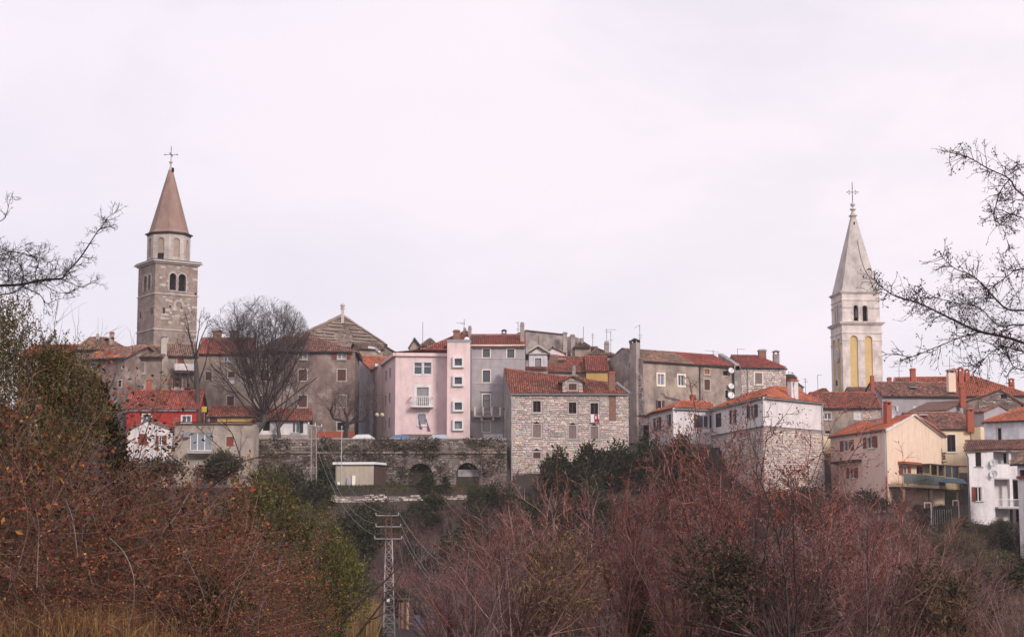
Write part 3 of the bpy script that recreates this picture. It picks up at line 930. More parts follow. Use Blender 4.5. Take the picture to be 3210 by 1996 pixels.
def grey_house():
    A = pt(1475, 1086, 205.2); B = pt(1646, 1088, 205.2); z1 = zat(1084, 205.2); z0 = 9.0
    h = House('grey_house', 'grey rendered house with cream window surrounds right of the pink stair block', (A.x, A.y, z0))
    o = dict(trim='trim_cream', sash='metal_dark', mull=0, sill=False)
    fw = block(h, A, B, 9.5, z0, z1, 'plaster_grey', [W(cE, 1352, 392, 1428, 480, **o), W(cE, 1615, 395, 1692, 484, **o), W(cE, 1352, 620, 1430, 748, **o),
               W(cE, 1352, 882, 1428, 1060, **dict(o, cross=1, pane='glass_pale')), W(cE, 1350, 1175, 1428, 1278, **dict(o, pane='glass_pale'))], rz=zat(1050, 210), kind='gable', pal='red', side=0.1, gut=False)
    for y0, y1, oo in ((345, 374, 0.22), (485, 495, 0.05), (754, 765, 0.05)):
        s0, s1, c, d = fw.rect(cE.r(1236, y0, 1800, y1))
        fw.boxp('cornice' if oo > .1 else 'string_course', 'trim_cream' if oo > 0.1 else 'trim_stone', h.root, 0.05, fw.len, c, d, -0.02, oo)
    s0, s1, c, d = fw.rect(cE.r(1330, 838, 1450, 850)); fw.boxp('door_hood', 'trim_stone', h.root, s0, s1, c, d, -0.02, 0.18)
    s0, s1, c, d = fw.rect(cE.r(1358, 1305, 1580, 1334)); fw.boxp('base_band', 'trim_white', h.root, s0, min(s1, fw.len), c - .3, d, -0.02, 0.08)
    s0, s1, zb, zt = fw.rect(cE.r(1262, 1022, 1545, 1112))
    bal = fw.boxp('balcony', 'concrete', h.root, s0, s1, zb - 0.2, zb, -0.05, 1.0)
    for t in (0.28, 0.72): fw.boxp('bracket', 'trim_cream', bal, s0 + (s1 - s0) * t - .12, s0 + (s1 - s0) * t + .12, zb - 0.55, zb - 0.202, -0.02, 0.7)
    for x in (s0 + .08, s0 + (s1 - s0) * .34, s0 + (s1 - s0) * .66, s1 - .08): fw.boxp('baluster_post', 'trim_cream', bal, x - .09, x + .09, zb, zt, 0.8, 0.98)
    m = MB(); m.tube(fw.at(s0, zt, 0.9), fw.at(s1, zt, 0.9), 0.04)
    n = 26
    for k in range(n):
        x = s0 + (s1 - s0) * (k + .5) / n; m.tube(fw.at(x, zb, 0.9), fw.at(x, zt, 0.9), 0.018, n=4)
    m.build('railing', 'metal_rusty', bal)
    h.pipe([V3(A + fw.n * 0.2 + fw.d * 0.15, z1 - .2), V3(A + fw.n * 0.2 + fw.d * 0.15, z0)], 0.09, 'metal_grey')
    h.chimney(1637, 1015, 1072, 12, 207, 'chimney_grey', 'round')
    h.chimney(1580, 1038, 1052, 15, 210, 'brick_brown', 'gable', 'metal_dark')
grey_house()

# ---------------------------------------------------------------- the rough stone house
def stone_house():
    A = pt(1601, 1231, 196); B = pt(1970, 1231, 196.4); z1 = zat(1231, 196); z0 = 3.0
    Lb = pt(1573, 1231, 206.5)
    h = House('stone_house', 'rough white stone house with red tiled roof and gabled dormer above the bushes', (A.x, A.y, z0))
    dk = dict(style='glass', trim='trim_stone', sash='shutter_brown', pane='dark_void', mull=1, tw=0.14)
    fd = dict(style='shut', trim='trim_stone', shut='shutter_faded', tw=0.16)
    fw = h.wall(A, B, z0, z1, 'mortar', [W(cF, 396, 776, 468, 880, **dk), W(cF, 734, 788, 806, 893, **dk), W(cF, 940, 795, 1012, 900, **dk),
        W(cF, 396, 1000, 468, 1118, **fd), W(cF, 734, 1010, 806, 1130, **fd), W(cF, 941, 1016, 1013, 1136, **fd),
        W(cF, 398, 1262, 466, 1318, **dict(fd, shut='shutter_brown')), W(cF, 570, 1072, 588, 1095, style='dark', trim=None, mull=0, sill=False)])
    holes = list(h.holes)
    # exposed brick flue between the stones
    f0, f1, fc, fd_ = fw.rect(cF.r(1118, 715, 1178, 960))
    fw.boxp('brick_flue', 'brick_brown', h.root, f0, f1, fc, fd_, -0.02, 0.05)
    holes.append((f0, f1, fc, fd_))
    stones(h.root, fw, 0.0, fw.len, z0 + 1.2, z1, holes, 290, seed=21)
    for x, y in ((430, 978), (770, 990), (975, 995), (430, 1235)):      # little pointed relieving gaps over the windows
        s, z = fw.pix(*cF.p(x, y)); b = MB()
        b.hexa([fw.at(s - .34, z - .12, .10), fw.at(s + .34, z - .12, .10), fw.at(s + .34, z - .12, .0), fw.at(s - .34, z - .12, .0)],
               [fw.at(s - .02, z + .12, .10), fw.at(s + .02, z + .12, .10), fw.at(s + .02, z + .12, .0), fw.at(s - .02, z + .12, .0)])
        b.build('relieving_arch', 'dark_void', h.root)
    # left side wall, seen at a slant
    sw = h.wall(Lb, A, z0, z1, 'plaster_old_gable', [W(cF, 116, 850, 128, 960, style='dark', trim=None, mull=0, sill=False), W(cF, 114, 1060, 126, 1180, style='dark', trim=None, mull=0, sill=False)])
    # roof: one slope towards the camera, ridge falling to the right
    RL = pt(1579, 1155, 204.0); RR = pt(1934, 1205, 199.4)
    Bk = V3(Vector((B.x + 0.3, 204, 0)), z1)
    n = Vector((0, 1, 0))
    e0, e1 = V3(A, z1), V3(B, z1)
    # make the slope exactly flat: the right ridge point is projected into the plane of the other three
    nrm = (e1 - e0).cross(RL - e0).normalized()
    RR = RR - nrm * (RR - e0).dot(nrm)
    roof_plane(h.root, [e0, e1, RR, RL], 'redold', 0.35, seed=4)
    ridge(h.root, RL, RR, 'redold')
    e2, e3 = V3(Bk, z1), V3(Lb, z1)
    b = MB(); b.face([RL, RR, e2, e3]); b.face([e1, e2, RR]); b.build('rear_roof', 'roof_deck', h.root)
    MBF(h, [V3(Lb, z1), V3(A, z1), RL], 'plaster_old_gable')
    h.plain(B, e2, z0, z1, 'plaster_old'); h.plain(e2, e3, z0, z1, 'plaster_old')
    v = MB(); v.tube(RR + Vector((0, 0, .1)), e1 + Vector((.1, -.3, 0)), 0.16, n=5); v.build('verge_flashing', 'metal_grey', h.root)
    h.gutter(V3(A + fw.n * .33, z1 - .2), V3(B + fw.n * .33, z1 - .2), 0.075)
    p = A + fw.n * .2 + fw.d * .12
    h.pipe([V3(p, z1 - .2), V3(p, z0 + 1)], 0.06, 'galvanised')
    # dormer
    dA = fw.pix(*cF.p(675, 690)); dB = fw.pix(*cF.p(868, 690))
    dz0 = z1 - 0.05; dz1 = fw.pix(*cF.p(770, 592))[1]; dza = fw.pix(*cF.p(770, 545))[1]
    p0, p1 = Vector(fw.at(dA[0], 0, -0.15)), Vector(fw.at(dB[0], 0, -0.15))
    dw = Wall(p0, p1)
    R = dw.rect(cF.r(733, 612, 808, 672))
    m = MB(); wall_mesh(m, dw, 0, dw.len, dz0, dz1, [R + (False,)], gable=[(dw.len / 2, dza)])
    q0, q1 = back_of(p0, p1, 3.4)
    for a, b_ in ((q0, p0), (p1, q1)):
        ww = Wall(a, b_); wall_mesh(m, ww, 0, ww.len, dz0, dz1)
    dorm = m.build('dormer', 'mortar', h.root)
    o = window(dorm, dw, R, 'shut', None, shut='shutter_brown', sill=False)
    stones(dorm, dw, 0, dw.len, dz0 + .02, dza, [(R[0] - .14, R[1] + .14, R[2] - .14, R[3] + .14)], 24, hrow=(.12, .22), top=lambda s: dz1 + (dza - dz1) * (1 - abs(s - dw.len / 2) / (dw.len / 2)) - .1, seed=8)
    m = MB()
    for (x0, x1, y0, y1) in ((R[0] - .12, R[0], R[2] - .12, R[3] + .12), (R[1], R[1] + .12, R[2] - .12, R[3] + .12), (R[0], R[1], R[3], R[3] + .12), (R[0], R[1], R[2] - .12, R[2])):
        dw.box(m, x0, x1, y0, y1, -.05, .07)
    m.build('window_surround', 'trim_stone', dorm)
    mid = (p0 + p1) / 2 + dw.n * .35; midb = (q0 + q1) / 2
    ra, rb = V3(mid, dza + .12), V3(midb, dza + .12)
    ex = dw.d * .3
    roof_plane(h.root, [V3(q0 - ex, dz1 - .05), V3(p0 - ex + dw.n * .35, dz1 - .05), ra, rb], 'redold', 0.05)
    roof_plane(h.root, [V3(p1 + ex + dw.n * .35, dz1 - .05), V3(q1 + ex, dz1 - .05), rb, ra], 'redold', 0.05)
    h.chimney(1918, 1164, 1222, 20, 197.2, 'brick_brown', 'flat', 'brick_red', rz=0.05)
    h.chimney(1799, 1152, 1175, 10, 203, 'chimney_grey', 'round')
    # the washing below the right top window
    b = MB()
    s0, s1, c, d = fw.rect(cF.r(940, 903, 975, 978)); fw.box(b, s0, s1, c, d, 0.16, 0.19)
    s0, s1, c, d = fw.rect(cF.r(1010, 903, 1024, 945)); fw.box(b, s0, s1, c, d, 0.16, 0.19)
    o = thing('hanging_flag', 'white and red flag hung below the stone house\'s right top window', 'flag', fw.at(s0, c, .17))
    b.build('white_cloth', 'cloth_white', o)
    b = MB()
    for (x0, y0, x1, y1) in ((976, 903, 1009, 916), (974, 918, 984, 965), (998, 918, 1012, 950), (984, 948, 1018, 960), (1010, 960, 1022, 980)):
        s0, s1, c, d = fw.rect(cF.r(x0, y0, x1, y1)); fw.box(b, s0, s1, c, d, 0.165, 0.20)
    b.build('red_figure', 'cloth_red', o)
    b = MB(); s0, s1, c, d = fw.rect(cF.r(985, 917, 997, 947)); fw.box(b, s0, s1, c, d, 0.163, 0.194); b.build('white_cloth', 'cloth_white', o)
stone_house()

# ---------------------------------------------------------------- the long grey-brown house with the gable and the stone house beside it
def long_house():
    A = pt(2016, 1129, 214); B = pt(2301, 1148, 222); G = pt(1887, 1149, 222); z1 = zat(1129, 214); z0 = 9.0
    h = House('long_house', 'long weathered grey-brown house with chimney stack up its gable end', (A.x, A.y, z0))
    gl = dict(trim='trim_cream', sash='white_paint', pane='glass', mull=1, tw=0.2, sill=False)
    fw = h.wall(A, B, z0, z1, 'plaster_old', [W(cG, 686, 577, 762, 702, **dict(gl, pane='glass_pale')), W(cG, 930, 590, 1004, 712, **gl),
        W(cG, 1238, 516, 1298, 575, trim='trim_stone', sash='wood_orange', pane='wood_orange', tw=.12), W(cG, 1238, 640, 1304, 765, style='shut', trim='trim_stone', shut='shutter_brown', tw=.14),
        W(cG, 690, 886, 740, 985, style='open', shut='shutter_brown', trim=None, pane='dark_void', mull=0, sill=False), W(cG, 1462, 535, 1530, 598, style='dark', trim=None, mull=0, sill=False),
        W(cG, 1485, 768, 1520, 860, style='dark', trim='trim_stone', mull=0, sill=False)])
    apex = pt(1952, 1093, 218); D = Vector((G.x + B.x - A.x, G.y + B.y - A.y, 0))
    gw = h.wall(G, A, z0, z1, 'plaster_old_gable', [W(cF, 1303, 395, 1330, 458, style='dark', trim='trim_stone', mull=0, tw=.1, sill=False), W(cF, 1306, 530, 1332, 645, style='dark', trim=None, mull=0, sill=False)],
                gable=[(gwlen(G, A) * 0.5, apex.z)])
    # stones showing through at the corner
    stones(h.root, gw, gw.len - 1.6, gw.len - 0.05, z0 + 2, z1 - 1.6, [], 90, keep=0.85, seed=5, pal=((0.40, 0.36, 0.35), (0.26, 0.23, 0.22)))
    stones(h.root, gw, gw.len - 4.3, gw.len - 2.9, z0 + 4, z1 - 2.0, h.holes, 50, keep=0.6, seed=6, pal=((0.40, 0.36, 0.35), (0.26, 0.23, 0.22)))
    mid = (Vector((G.x, G.y, 0)) + Vector((A.x, A.y, 0))) / 2
    mid2 = mid + Vector((B.x - A.x, B.y - A.y, 0))
    r0, r1 = V3(mid, apex.z), V3(mid2, apex.z)
    sp = 0.56
    Am = Vector((A.x, A.y, 0)).lerp(Vector((B.x, B.y, 0)), sp); rm = mid.lerp(mid2, sp)
    roof_plane(h.root, [V3(A, z1), V3(Am, z1), V3(rm, apex.z), r0], 'tan', 0.35, jit=0.05)
    roof_plane(h.root, [V3(Am, z1 + .03), V3(B, z1 + .03), r1 + Vector((0, 0, .03)), V3(rm, apex.z + .03)], 'red', 0.35)
    roof_plane(h.root, [V3(D, z1), V3(G, z1), r0, r1], 'old', 0.3)
    ridge(h.root, r0, r1, 'old')
    h.plain(B, D, z0, z1, 'plaster_old', gable=[((D - Vector((B.x, B.y, 0))).length / 2, apex.z)])
    # chimney breast built against the gable, from the ground to above the ridge
    s0, s1, zb, zt = gw.rect(cF.r(1342, 350, 1404, 1080))
    st = gw.boxp('chimney_breast', 'chimney_grey', h.root, s0, s1, zb - 3, zat(1073, 214.5), -0.1, 0.45)
    b = MB(); p = gw.at((s0 + s1) / 2, zat(1073, 214.5), .17)
    for dx in (-.5, 0, .5): b.box((p[0] + dx * 1.0, p[1], p[2]), .3, .5, .28, .2)
    b.box((p[0], p[1], p[2] + .28), s1 - s0 + .1, .7, .1, math.atan2(gw.d.y, gw.d.x)); b.box((p[0], p[1], p[2] + .38), (s1 - s0) * .8, .5, .25, math.atan2(gw.d.y, gw.d.x), taper=.2)
    b.build('chimney_cap', 'wood_dark', st)
    x = fw.pix(*cG.p(1180, 600))[0]
    h.pipe([fw.at(x, z1 - .3, .25), fw.at(x, z1 - 1, .12), fw.at(x, z0 + 2, .12)], 0.08, 'metal_dark')
    # brick flue end and a bent pipe over the low roof
    p = fw.rect(cG.r(1070, 818, 1118, 905)); fw.boxp('brick_flue', 'brick_red', h.root, p[0], p[1], p[2], p[3], -.02, .35)
    q = [fw.pix(*cG.p(x_, y_)) for x_, y_ in ((720, 790), (755, 815), (765, 845), (900, 875), (1080, 905))]
    h.pipe([fw.at(a, b_, .2) for a, b_ in q], .05, 'metal_rusty')
    h.gutter(fw.at(0, z1 - .17, .33), fw.at(fw.len, z1 - .17, .33), .06, 'metal_dark')
    # satellite dishes
    for k, (x_, y_, r_, lab) in enumerate(((1527, 535, 36, 'white satellite dish highest of the three on the long weathered house'), (1527, 720, 36, 'white satellite dish between two others on the long weathered house'),
                                         (1527, 828, 42, 'largest white satellite dish, lowest of three on the long weathered house'))):
        dish(fw.at(*fw.pix(*cG.p(x_, y_)), .55), r_ / 3.781 * 220 / F, (0.25, -1, .35), lab, fw.n)
    return h
def gwlen(a, b): return (Vector((b[0], b[1], 0)) - Vector((a[0], a[1], 0))).length
def dish(c, r, face, lab, n, m='white_paint'):
    c = Vector(c); f = Vector(face).normalized()
    t = thing('satellite_dish', lab, 'satellite dish', tuple(c), 'satellite dishes on the houses')
    a = f.cross(Vector((0, 0, 1))).normalized(); b_ = a.cross(f)
    mb = MB(); N = 16
    rings = [(0, -.28), (.5, -.2), (.85, -.06), (1.0, 0.0)]
    for (r0, d0), (r1, d1) in zip(rings[:-1], rings[1:]):
        for k in range(N):
            t0, t1 = 2 * math.pi * k / N, 2 * math.pi * (k + 1) / N
            P = lambda rr, dd, tt: c + a * (rr * r * math.cos(tt)) + b_ * (rr * r * math.sin(tt)) + f * (dd * r)
            q = [P(r0, d0, t0), P(r1, d1, t0), P(r1, d1, t1), P(r0, d0, t1)]
            mb.face(q); mb.face([x - f * .02 for x in q[::-1]])
    mb.build('reflector', m, t)
    mb = MB(); mb.tube(c - b_ * r * .9, c + f * r * .9 - b_ * r * .1, .025, n=5); mb.box(tuple(c + f * r * .9 - b_ * r * .1 - Vector((0, 0, .06))), .12, .12, .14); mb.build('feed_arm', 'metal_grey', t)
    mb = MB(); mb.tube(c - f * r * .25, c - Vector(n) * .62, .04, n=5); mb.build('bracket', 'metal_grey', t)
long_house()

def corner_stone_house():
    A = pt(2322, 1150, 221.3); B = pt(2463, 1151, 222); z1 = zat(1150, 221.3); z0 = 10
    h = House('corner_stone_house', 'pale rough stone house with hipped red roof and two chimneys', (A.x, A.y, z0))
    fw = block(h, A, B, 10, z0, z1, 'mortar', [W(cG, 1840, 562, 1925, 692, style='shut', trim='trim_cream', shut='shutter_faded', tw=.18)], rz=zat(1114, 226.3), kind='hip', hip=(0, 2.6), pal='red', ov=.35)
    stones(h.root, fw, 0, fw.len, z0 + 3, z1, h.holes, 150, hrow=(.2, .34), seed=31)
    x = fw.pix(*cG.p(1752, 600))[0]
    h.pipe([fw.at(x, z1 - .2, .2), fw.at(x, z0 + 2, .2)], .06, 'metal_grey')
    # raised party wall on the left, running up the roof
    pw = Wall(pt(2302, 1150, 221.3), A); pw.boxp('party_wall', 'plaster_old_gable', h.root, 0, pw.len - .02, z0, z1 + .15, -3.2, 0)
    pr = V3(pt(2258, 1113, 227), zat(1112, 227)); f = V3(pt(2312, 1150, 221.3), z1 + .1); n = Vector((.28, 0, 0)); dn = Vector((0, 0, .5))
    b = MB(); b.hexa([f - n - dn, f + n - dn, pr + n - dn, pr - n - dn], [f - n + dn * .5, f + n + dn * .5, pr + n + dn * .4, pr - n + dn * .4]); b.build('party_wall_coping', 'plaster_old_gable', h.root)
    h.chimney(2389, 1095, 1118, 22, 226.3, 'brick_brown', 'flat', 'chimney_grey')
    h.chimney(2433, 1104, 1137, 18, 224.5, 'chimney_grey', 'open', 'brick_brown')
corner_stone_house()

# ---------------------------------------------------------------- the white house on its stone base
def white_house():
    C = pt(2392, 1242, 185); R = pt(2579, 1260, 193); Lf = pt(2229, 1282, 203.6); W1 = pt(2110, 1277, 201); W2 = pt(2034, 1295, 210.4)
    z1 = zat(1242, 185); zp = zat(1334, 185); z0 = 2.0
    h = House('white_house', 'white two-winged house with orange roof and dark shutters on a stone base', (C.x, C.y, z0))
    h.wall(C, R, zp, z1, 'plaster_white')
    op = dict(style='open', trim=None, shut='shutter_dark', sash='white_paint', mull=1, pane='glass')
    fl = h.wall(Lf, C, zp, z1, 'plaster_white', [W(cH, 955, 450, 1025, 620, style='shut', trim=None, shut='shutter_dark'), W(cH, 1152, 408, 1190, 570, **op), W(cH, 1375, 350, 1440, 505, **op)])
    fw = h.wall(W1, Lf, zp - 1.0, z1, 'plaster_white', [W(cH, 750, 478, 870, 628, **dict(op, ajar=(-1,)))])
    h.wall(W2, W1, zp - 1.0, z1, 'plaster_white', [W(cH, 218, 505, 262, 660, **op), W(cH, 345, 468, 385, 622, **dict(op, ajar=(1,)))])
    # small dark shutter leaf folded into the inner corner, round vents, air unit
    s0, s1, c, d = fw.rect(cH.r(878, 478, 912, 630)); fw.boxp('shutter', 'shutter_dark', h.root, s0, min(s1, fw.len - .05), c, d, .02, .07)
    for x, y in ((585, 524), (467, 432)):
        s, z = fw.pix(*cH.p(x, y)); b = MB(); b.tube(fw.at(s, z, -.02), fw.at(s, z, .06), .1, n=8); b.build('wall_vent', 'metal_dark', h.root)
    s0, s1, c, d = fw.rect(cH.r(795, 636, 862, 690)); fw.boxp('air_unit', 'white_paint', h.root, s0, s1, c, d, .02, .35)
    # stone base below a thin dark ledge
    for a, b_, zt, sd, nn in ((C, R, zp, 41, 280), (Lf, C, zp, 43, 120)):
        w_ = h.plain(a, b_, z0, zt - .05, 'mortar')
        stones(h.root, w_, 0, w_.len, z0 + 1.5, zt - .35, [], nn, hrow=(.16, .3), wid=(.25, .7), seed=sd, keep=.96)
        w_.boxp('ledge', 'metal_dark' if sd == 43 else 'concrete', h.root, 0, w_.len, zt - .05, zt + .02, -.02, .07)
    h.plain(W1, Lf, z0, zp - 1.0, 'plaster_old'); h.plain(W2, W1, z0, zp - 1.0, 'plaster_old')
    # closing walls behind
    Rb = Vector((R.x - 3.2, R.y + 10, 0)); Lb = Vector((Lf.x + 1.0, 211, 0))
    h.plain(R, Rb, z0, z1, 'plaster_white'); h.plain(Rb, Lb, z0, z1, 'plaster_white'); h.plain(Lb, W2, z0, z1, 'plaster_white')
    # roofs
    rz = zat(1212, 192.5)
    c_, r_, l_ = (Vector((p.x, p.y, 0)) for p in (C, R, Lf))
    K0 = V3(pt(2432, 1212, 192.5), rz); K1 = K0 + (l_ - c_) * .62; K2 = K0 + (r_ - c_) * .35
    roof_plane(h.root, [V3(C, z1), V3(R, z1), K2, K0], 'orange', .35)
    roof_plane(h.root, [V3(Lf, z1), V3(C, z1), K0, K1], 'orange', .35)
    b = MB()
    for tri in ([V3(R, z1), V3(Rb, z1), K2], [V3(Rb, z1), K0, K2], [V3(Rb, z1), K1, K0], [V3(Rb, z1), V3(Lb, z1), K1], [V3(Lb, z1), V3(Lf, z1), K1]): b.face(tri)
    b.build('rear_roof', 'roof_deck', h.root)
    ridge(h.root, V3(C, z1 + .02), K0, 'orange'); ridge(h.root, K0, K1, 'orange'); ridge(h.root, K0, K2, 'orange')
    w_1, w_2 = Vector((W1.x, W1.y, 0)), Vector((W2.x, W2.y, 0))
    Q0 = V3(pt(2135, 1257, 206), zat(1257, 206)); Q1 = Q0 + (l_ - w_1) * .8
    roof_plane(h.root, [V3(W1, z1), V3(Lf, z1), Q1, Q0], 'orange', .35)
    roof_plane(h.root, [V3(W2, z1), V3(W1, z1), Q0], 'orange', .35)
    b = MB(); b.face([V3(Lb, z1), V3(W2, z1), Q0]); b.face([V3(Lb, z1), Q0, Q1]); b.build('rear_roof', 'roof_deck', h.root)
    ridge(h.root, V3(W1, z1), Q0, 'orange'); ridge(h.root, Q0, Q1, 'orange')
    n = Wall(C, R).n * .33; n2 = Wall(Lf, C).n * .33
    h.gutter(V3(C + n, z1 - .2), V3(R + n, z1 - .2), .07); h.gutter(V3(Lf + n2, z1 - .2), V3(C + n2, z1 - .2), .07)
    n3 = fw.n * .33; h.gutter(V3(W1 + n3, z1 - .2), V3(Lf + n3, z1 - .2), .07)
    q = Vector(Wall(C, R).at(Wall(C, R).len - .35, 0, .14))
    h.pipe([V3(q + n * .6, z1 - .2), V3(q, z1 - .7), V3(q, zp)], .06, 'galvanised'); h.pipe([V3(q, zp), V3(q, z0)], .06, 'metal_rusty')
    h.chimney(2486, 1188, 1246, 25, 189.5, 'plaster_white', 'flat', 'brick_red', rz=.4)
    # porch at the left end
    a, b_ = pt(2009, 1310, 211.5), pt(2034, 1300, 210.6)
    w_ = Wall(a, b_); zz = zat(1300, 210.6)
    pr = w_.boxp('porch', 'plaster_white', h.root, 0, w_.len, zz - 1.2, zz - .15, -1.5, 0); w_.boxp('porch_roof', 'roof_deck', pr, -.3, w_.len + .2, zz - .15, zz, -1.5, .4)
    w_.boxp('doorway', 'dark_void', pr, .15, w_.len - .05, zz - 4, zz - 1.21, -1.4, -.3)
white_house()

# ---------------------------------------------------------------- the two bell towers
def tower_face_trim(w_, root, R, m='trim_stone', tw=0.2, out=0.06):
    """A ring of wedge-shaped stones round an arched opening: jamb stones and voussoirs, each one a piece."""
    a, b, c, d = R[:4]
    r = (b - a) / 2; cx = (a + b) / 2; zc = d - r
    n = 7
    for k in range(n):
        t0, t1 = math.pi * k / n + .02, math.pi * (k + 1) / n - .02
        q = []
        for rr in (r, r + tw):
            for t in (t0, t1): q.append((cx + rr * math.cos(t), zc + rr * math.sin(t)))
        mb = MB()
        i0, i1, o0, o1 = q
        mb.hexa([w_.at(*i1, out), w_.at(*i0, out), w_.at(*i0, -.05), w_.at(*i1, -.05)], [w_.at(*o1, out), w_.at(*o0, out), w_.at(*o0, -.05), w_.at(*o1, -.05)])
        mb.build('voussoir', m, root)
    nj = max(2, int((zc - c) / .36))
    for sgn in (-1, 1):
        for k in range(nj):
            z0 = c + (zc - c) * k / nj; z1 = c + (zc - c) * (k + 1) / nj - .02
            ww = tw * (1.7 if k % 2 else .9)
            x0, x1 = (a - ww, a) if sgn < 0 else (b, b + ww)
            w_.boxp('jamb_stone', m, root, x0, x1, z0, z1, -.05, out)

def stone_tower():
    d0 = 225; a = math.radians(33.5); s = 6.0
    C = pt(488, 816, d0); C = Vector((C.x, C.y, 0))
    R = C + Vector((math.cos(a), math.sin(a), 0)) * s
    Lp = C + Vector((-math.sin(a), math.cos(a), 0)) * s
    Bk = R + Lp - C
    zb, zt = 11.0, zat(818, d0)
    zs1, zs2 = zat(920, d0), zat(1032, d0)
    t = thing('stone_bell_tower', 'brown stone bell tower with octagonal drum and tapering brick-coloured spire', 'bell tower', (C.x, C.y, zb))
    def face(A, B, arches, name='wall'):
        w_ = Wall(A, B)
        hs = []
        for r_ in arches:
            q = w_.rect(r_); hs.append(q + (True,))
        mb = MB(); wall_mesh(mb, w_, 0, w_.len, zb, zt, hs, reveal=.55)
        o = mb.build(name, 'tower_stone', t)
        for q in hs:
            tower_face_trim(w_, o, q)
        return w_, hs
    wr, hr = face(C, R, [cA.r(283, 942, 329, 1058), cA.r(343, 948, 394, 1066)])
    wl, hl = face(Lp, C, [cA.r(110, 960, 133, 1066), cA.r(140, 950, 158, 1058)])
    for w_, hs in ((wr, hr), (wl, hl)):
        for q in hs:
            w_.boxp('belfry_shade_sheet' if w_ is wr else 'infill', 'dark_void' if w_ is wr else 'tower_stone', t, q[0], q[1], q[2], q[3], -.7 if w_ is wr else -.5, -.55 if w_ is wr else -.3)  # right face: dark sheet behind each open arch paints the belfry's inner shade
            if w_ is wr: w_.boxp('belfry_sill', 'trim_stone', t, q[0] - .05, q[1] + .05, q[2] - .12, q[2] - .002, -.05, .12)
    # bell hanging in the dark
    for A, B in ((R, Bk), (Bk, Lp)):
        w_ = Wall(A, B); mb = MB(); wall_mesh(mb, w_, 0, w_.len, zb, zt); mb.build('wall', 'tower_stone', t)
    rot = math.atan2(math.sin(a), math.cos(a)); c = (C + Bk) / 2
    for z, g, hh, m in ((zs1, .12, .16, 'trim_stone'), (zs2, .12, .16, 'trim_stone'), (zt - .22, .22, .2, 'trim_stone'), (zt - .02, .5, .2, 'trim_stone'), (zt + .18, .35, .15, 'eave_wood')):
        mb = MB(); mb.box((c.x, c.y, z), s + g * 2, s + g * 2, hh, rot); mb.build('string_course' if hh < .18 else 'cornice', m, t)
    # corner stones and scattered pale blocks
    r = random.Random(3)
    z = zs2 - 3
    k = 0
    while z < zt - .3:
        hh = r.uniform(.3, .42)
        if not any(abs(z - q) < .4 for q in (zs1, zs2)):
            l0, l1 = (.75, .4) if k % 2 else (.4, .75)
            if k % 2: wr.boxp('quoin', 'trim_stone' if r.random() < .6 else 'tower_stone', t, wr.len - l0, wr.len - .02, z, z + hh - .03, -.04, .035)
            wl.boxp('quoin', 'tower_stone', t, .02, l1, z, z + hh - .03, -.04, .03)
        z += hh; k += 1
    for k in range(90):      # paler repaired blocks, mostly on the upper right of the lit face
        x = wr.len * (1 - r.random() ** 1.6 * .9); z = zt - .5 - (zt - zs2) * r.random() ** 1.3 * .9
        ww, hh = r.uniform(.3, .8), r.uniform(.2, .34)
        if any(q[0] - .5 < x + ww and x < q[1] + .5 and q[2] - .4 < z + hh and z < q[3] + .5 for q in hr): continue
        if any(abs(z - q) < .45 for q in (zs1, zs2)) or x + ww > wr.len - .8: continue
        wr.boxp('stone_block', 'trim_stone' if r.random() < .65 else 'drum_stone', t, x, x + ww, z, z + hh, -.05, .022 + r.random() * .01)
    # weathered round relief
    sx, zz = wr.pix(*cA.p(345, 1158)); 
    mb = MB()
    for k in range(9):
        t0, t1 = math.radians(-20 + k * 26), math.radians(-20 + (k + 1) * 26 - 4)
        q = [(sx + rr * math.cos(tt), zz + rr * math.sin(tt)) for rr in (.42, .78) for tt in (t0, t1)]
        mb.hexa([wr.at(*q[1], .09), wr.at(*q[0], .09), wr.at(*q[0], -.04), wr.at(*q[1], -.04)], [wr.at(*q[3], .09), wr.at(*q[2], .09), wr.at(*q[2], -.04), wr.at(*q[3], -.04)])
    wr.box(mb, sx - .9, sx - .3, zz - .8, zz - .2, -.04, .06); mb.build('round_relief', 'trim_stone', t)
    # slits
    for w_, lst in ((wr, ((240, 1175, 252, 1220), (283, 1160, 293, 1175), (455, 1075, 466, 1090))), (wl, ((84, 1205, 90, 1250), (163, 1178, 170, 1220), (137, 1425, 146, 1442)))):
        for q in lst:
            R_ = w_.rect(cA.r(*q)); w_.boxp('slit_window', 'dark_void', t, R_[0], R_[1], R_[2], R_[3], -.1, .012)
    # pale niche low on the face
    R_ = wr.rect(cA.r(222, 1375, 265, 1500)); wr.boxp('niche_wall', 'trim_stone', t, R_[0], R_[1], R_[2] - 1, R_[3], -.1, .5)
    # octagonal drum with blind arches
    zd0, zd1 = zt + .33, zat(733, 227)
    rad = 2.86; VA = math.atan2(-c.y, -c.x)
    P = [c + Vector((math.cos(t_), math.sin(t_), 0)) * rad for t_ in [VA + math.radians(45 * k) for k in range(8)]]
    mb = MB(); infill = MB()
    for k in range(8):
        A, B = P[k], P[(k + 1) % 8]
        w_ = Wall(A, B)
        aw = .46
        R_ = (w_.len / 2 - aw, w_.len / 2 + aw, zd0 + .55, zd1 - .55, True)
        m2 = MB(); wall_mesh(m2, w_, 0, w_.len, zd0, zd1, [R_], reveal=.16)
        o = m2.build('drum_wall', 'drum_stone', t)
        w_.boxp('blind_arch', 'drum_infill', o, R_[0] - .05, R_[1] + .05, R_[2] - .05, R_[3] + .02, -.3, -.14)
        if k in (0, 7, 6, 1): tower_face_trim(w_, o, R_[:4], 'drum_stone', .14, .03)
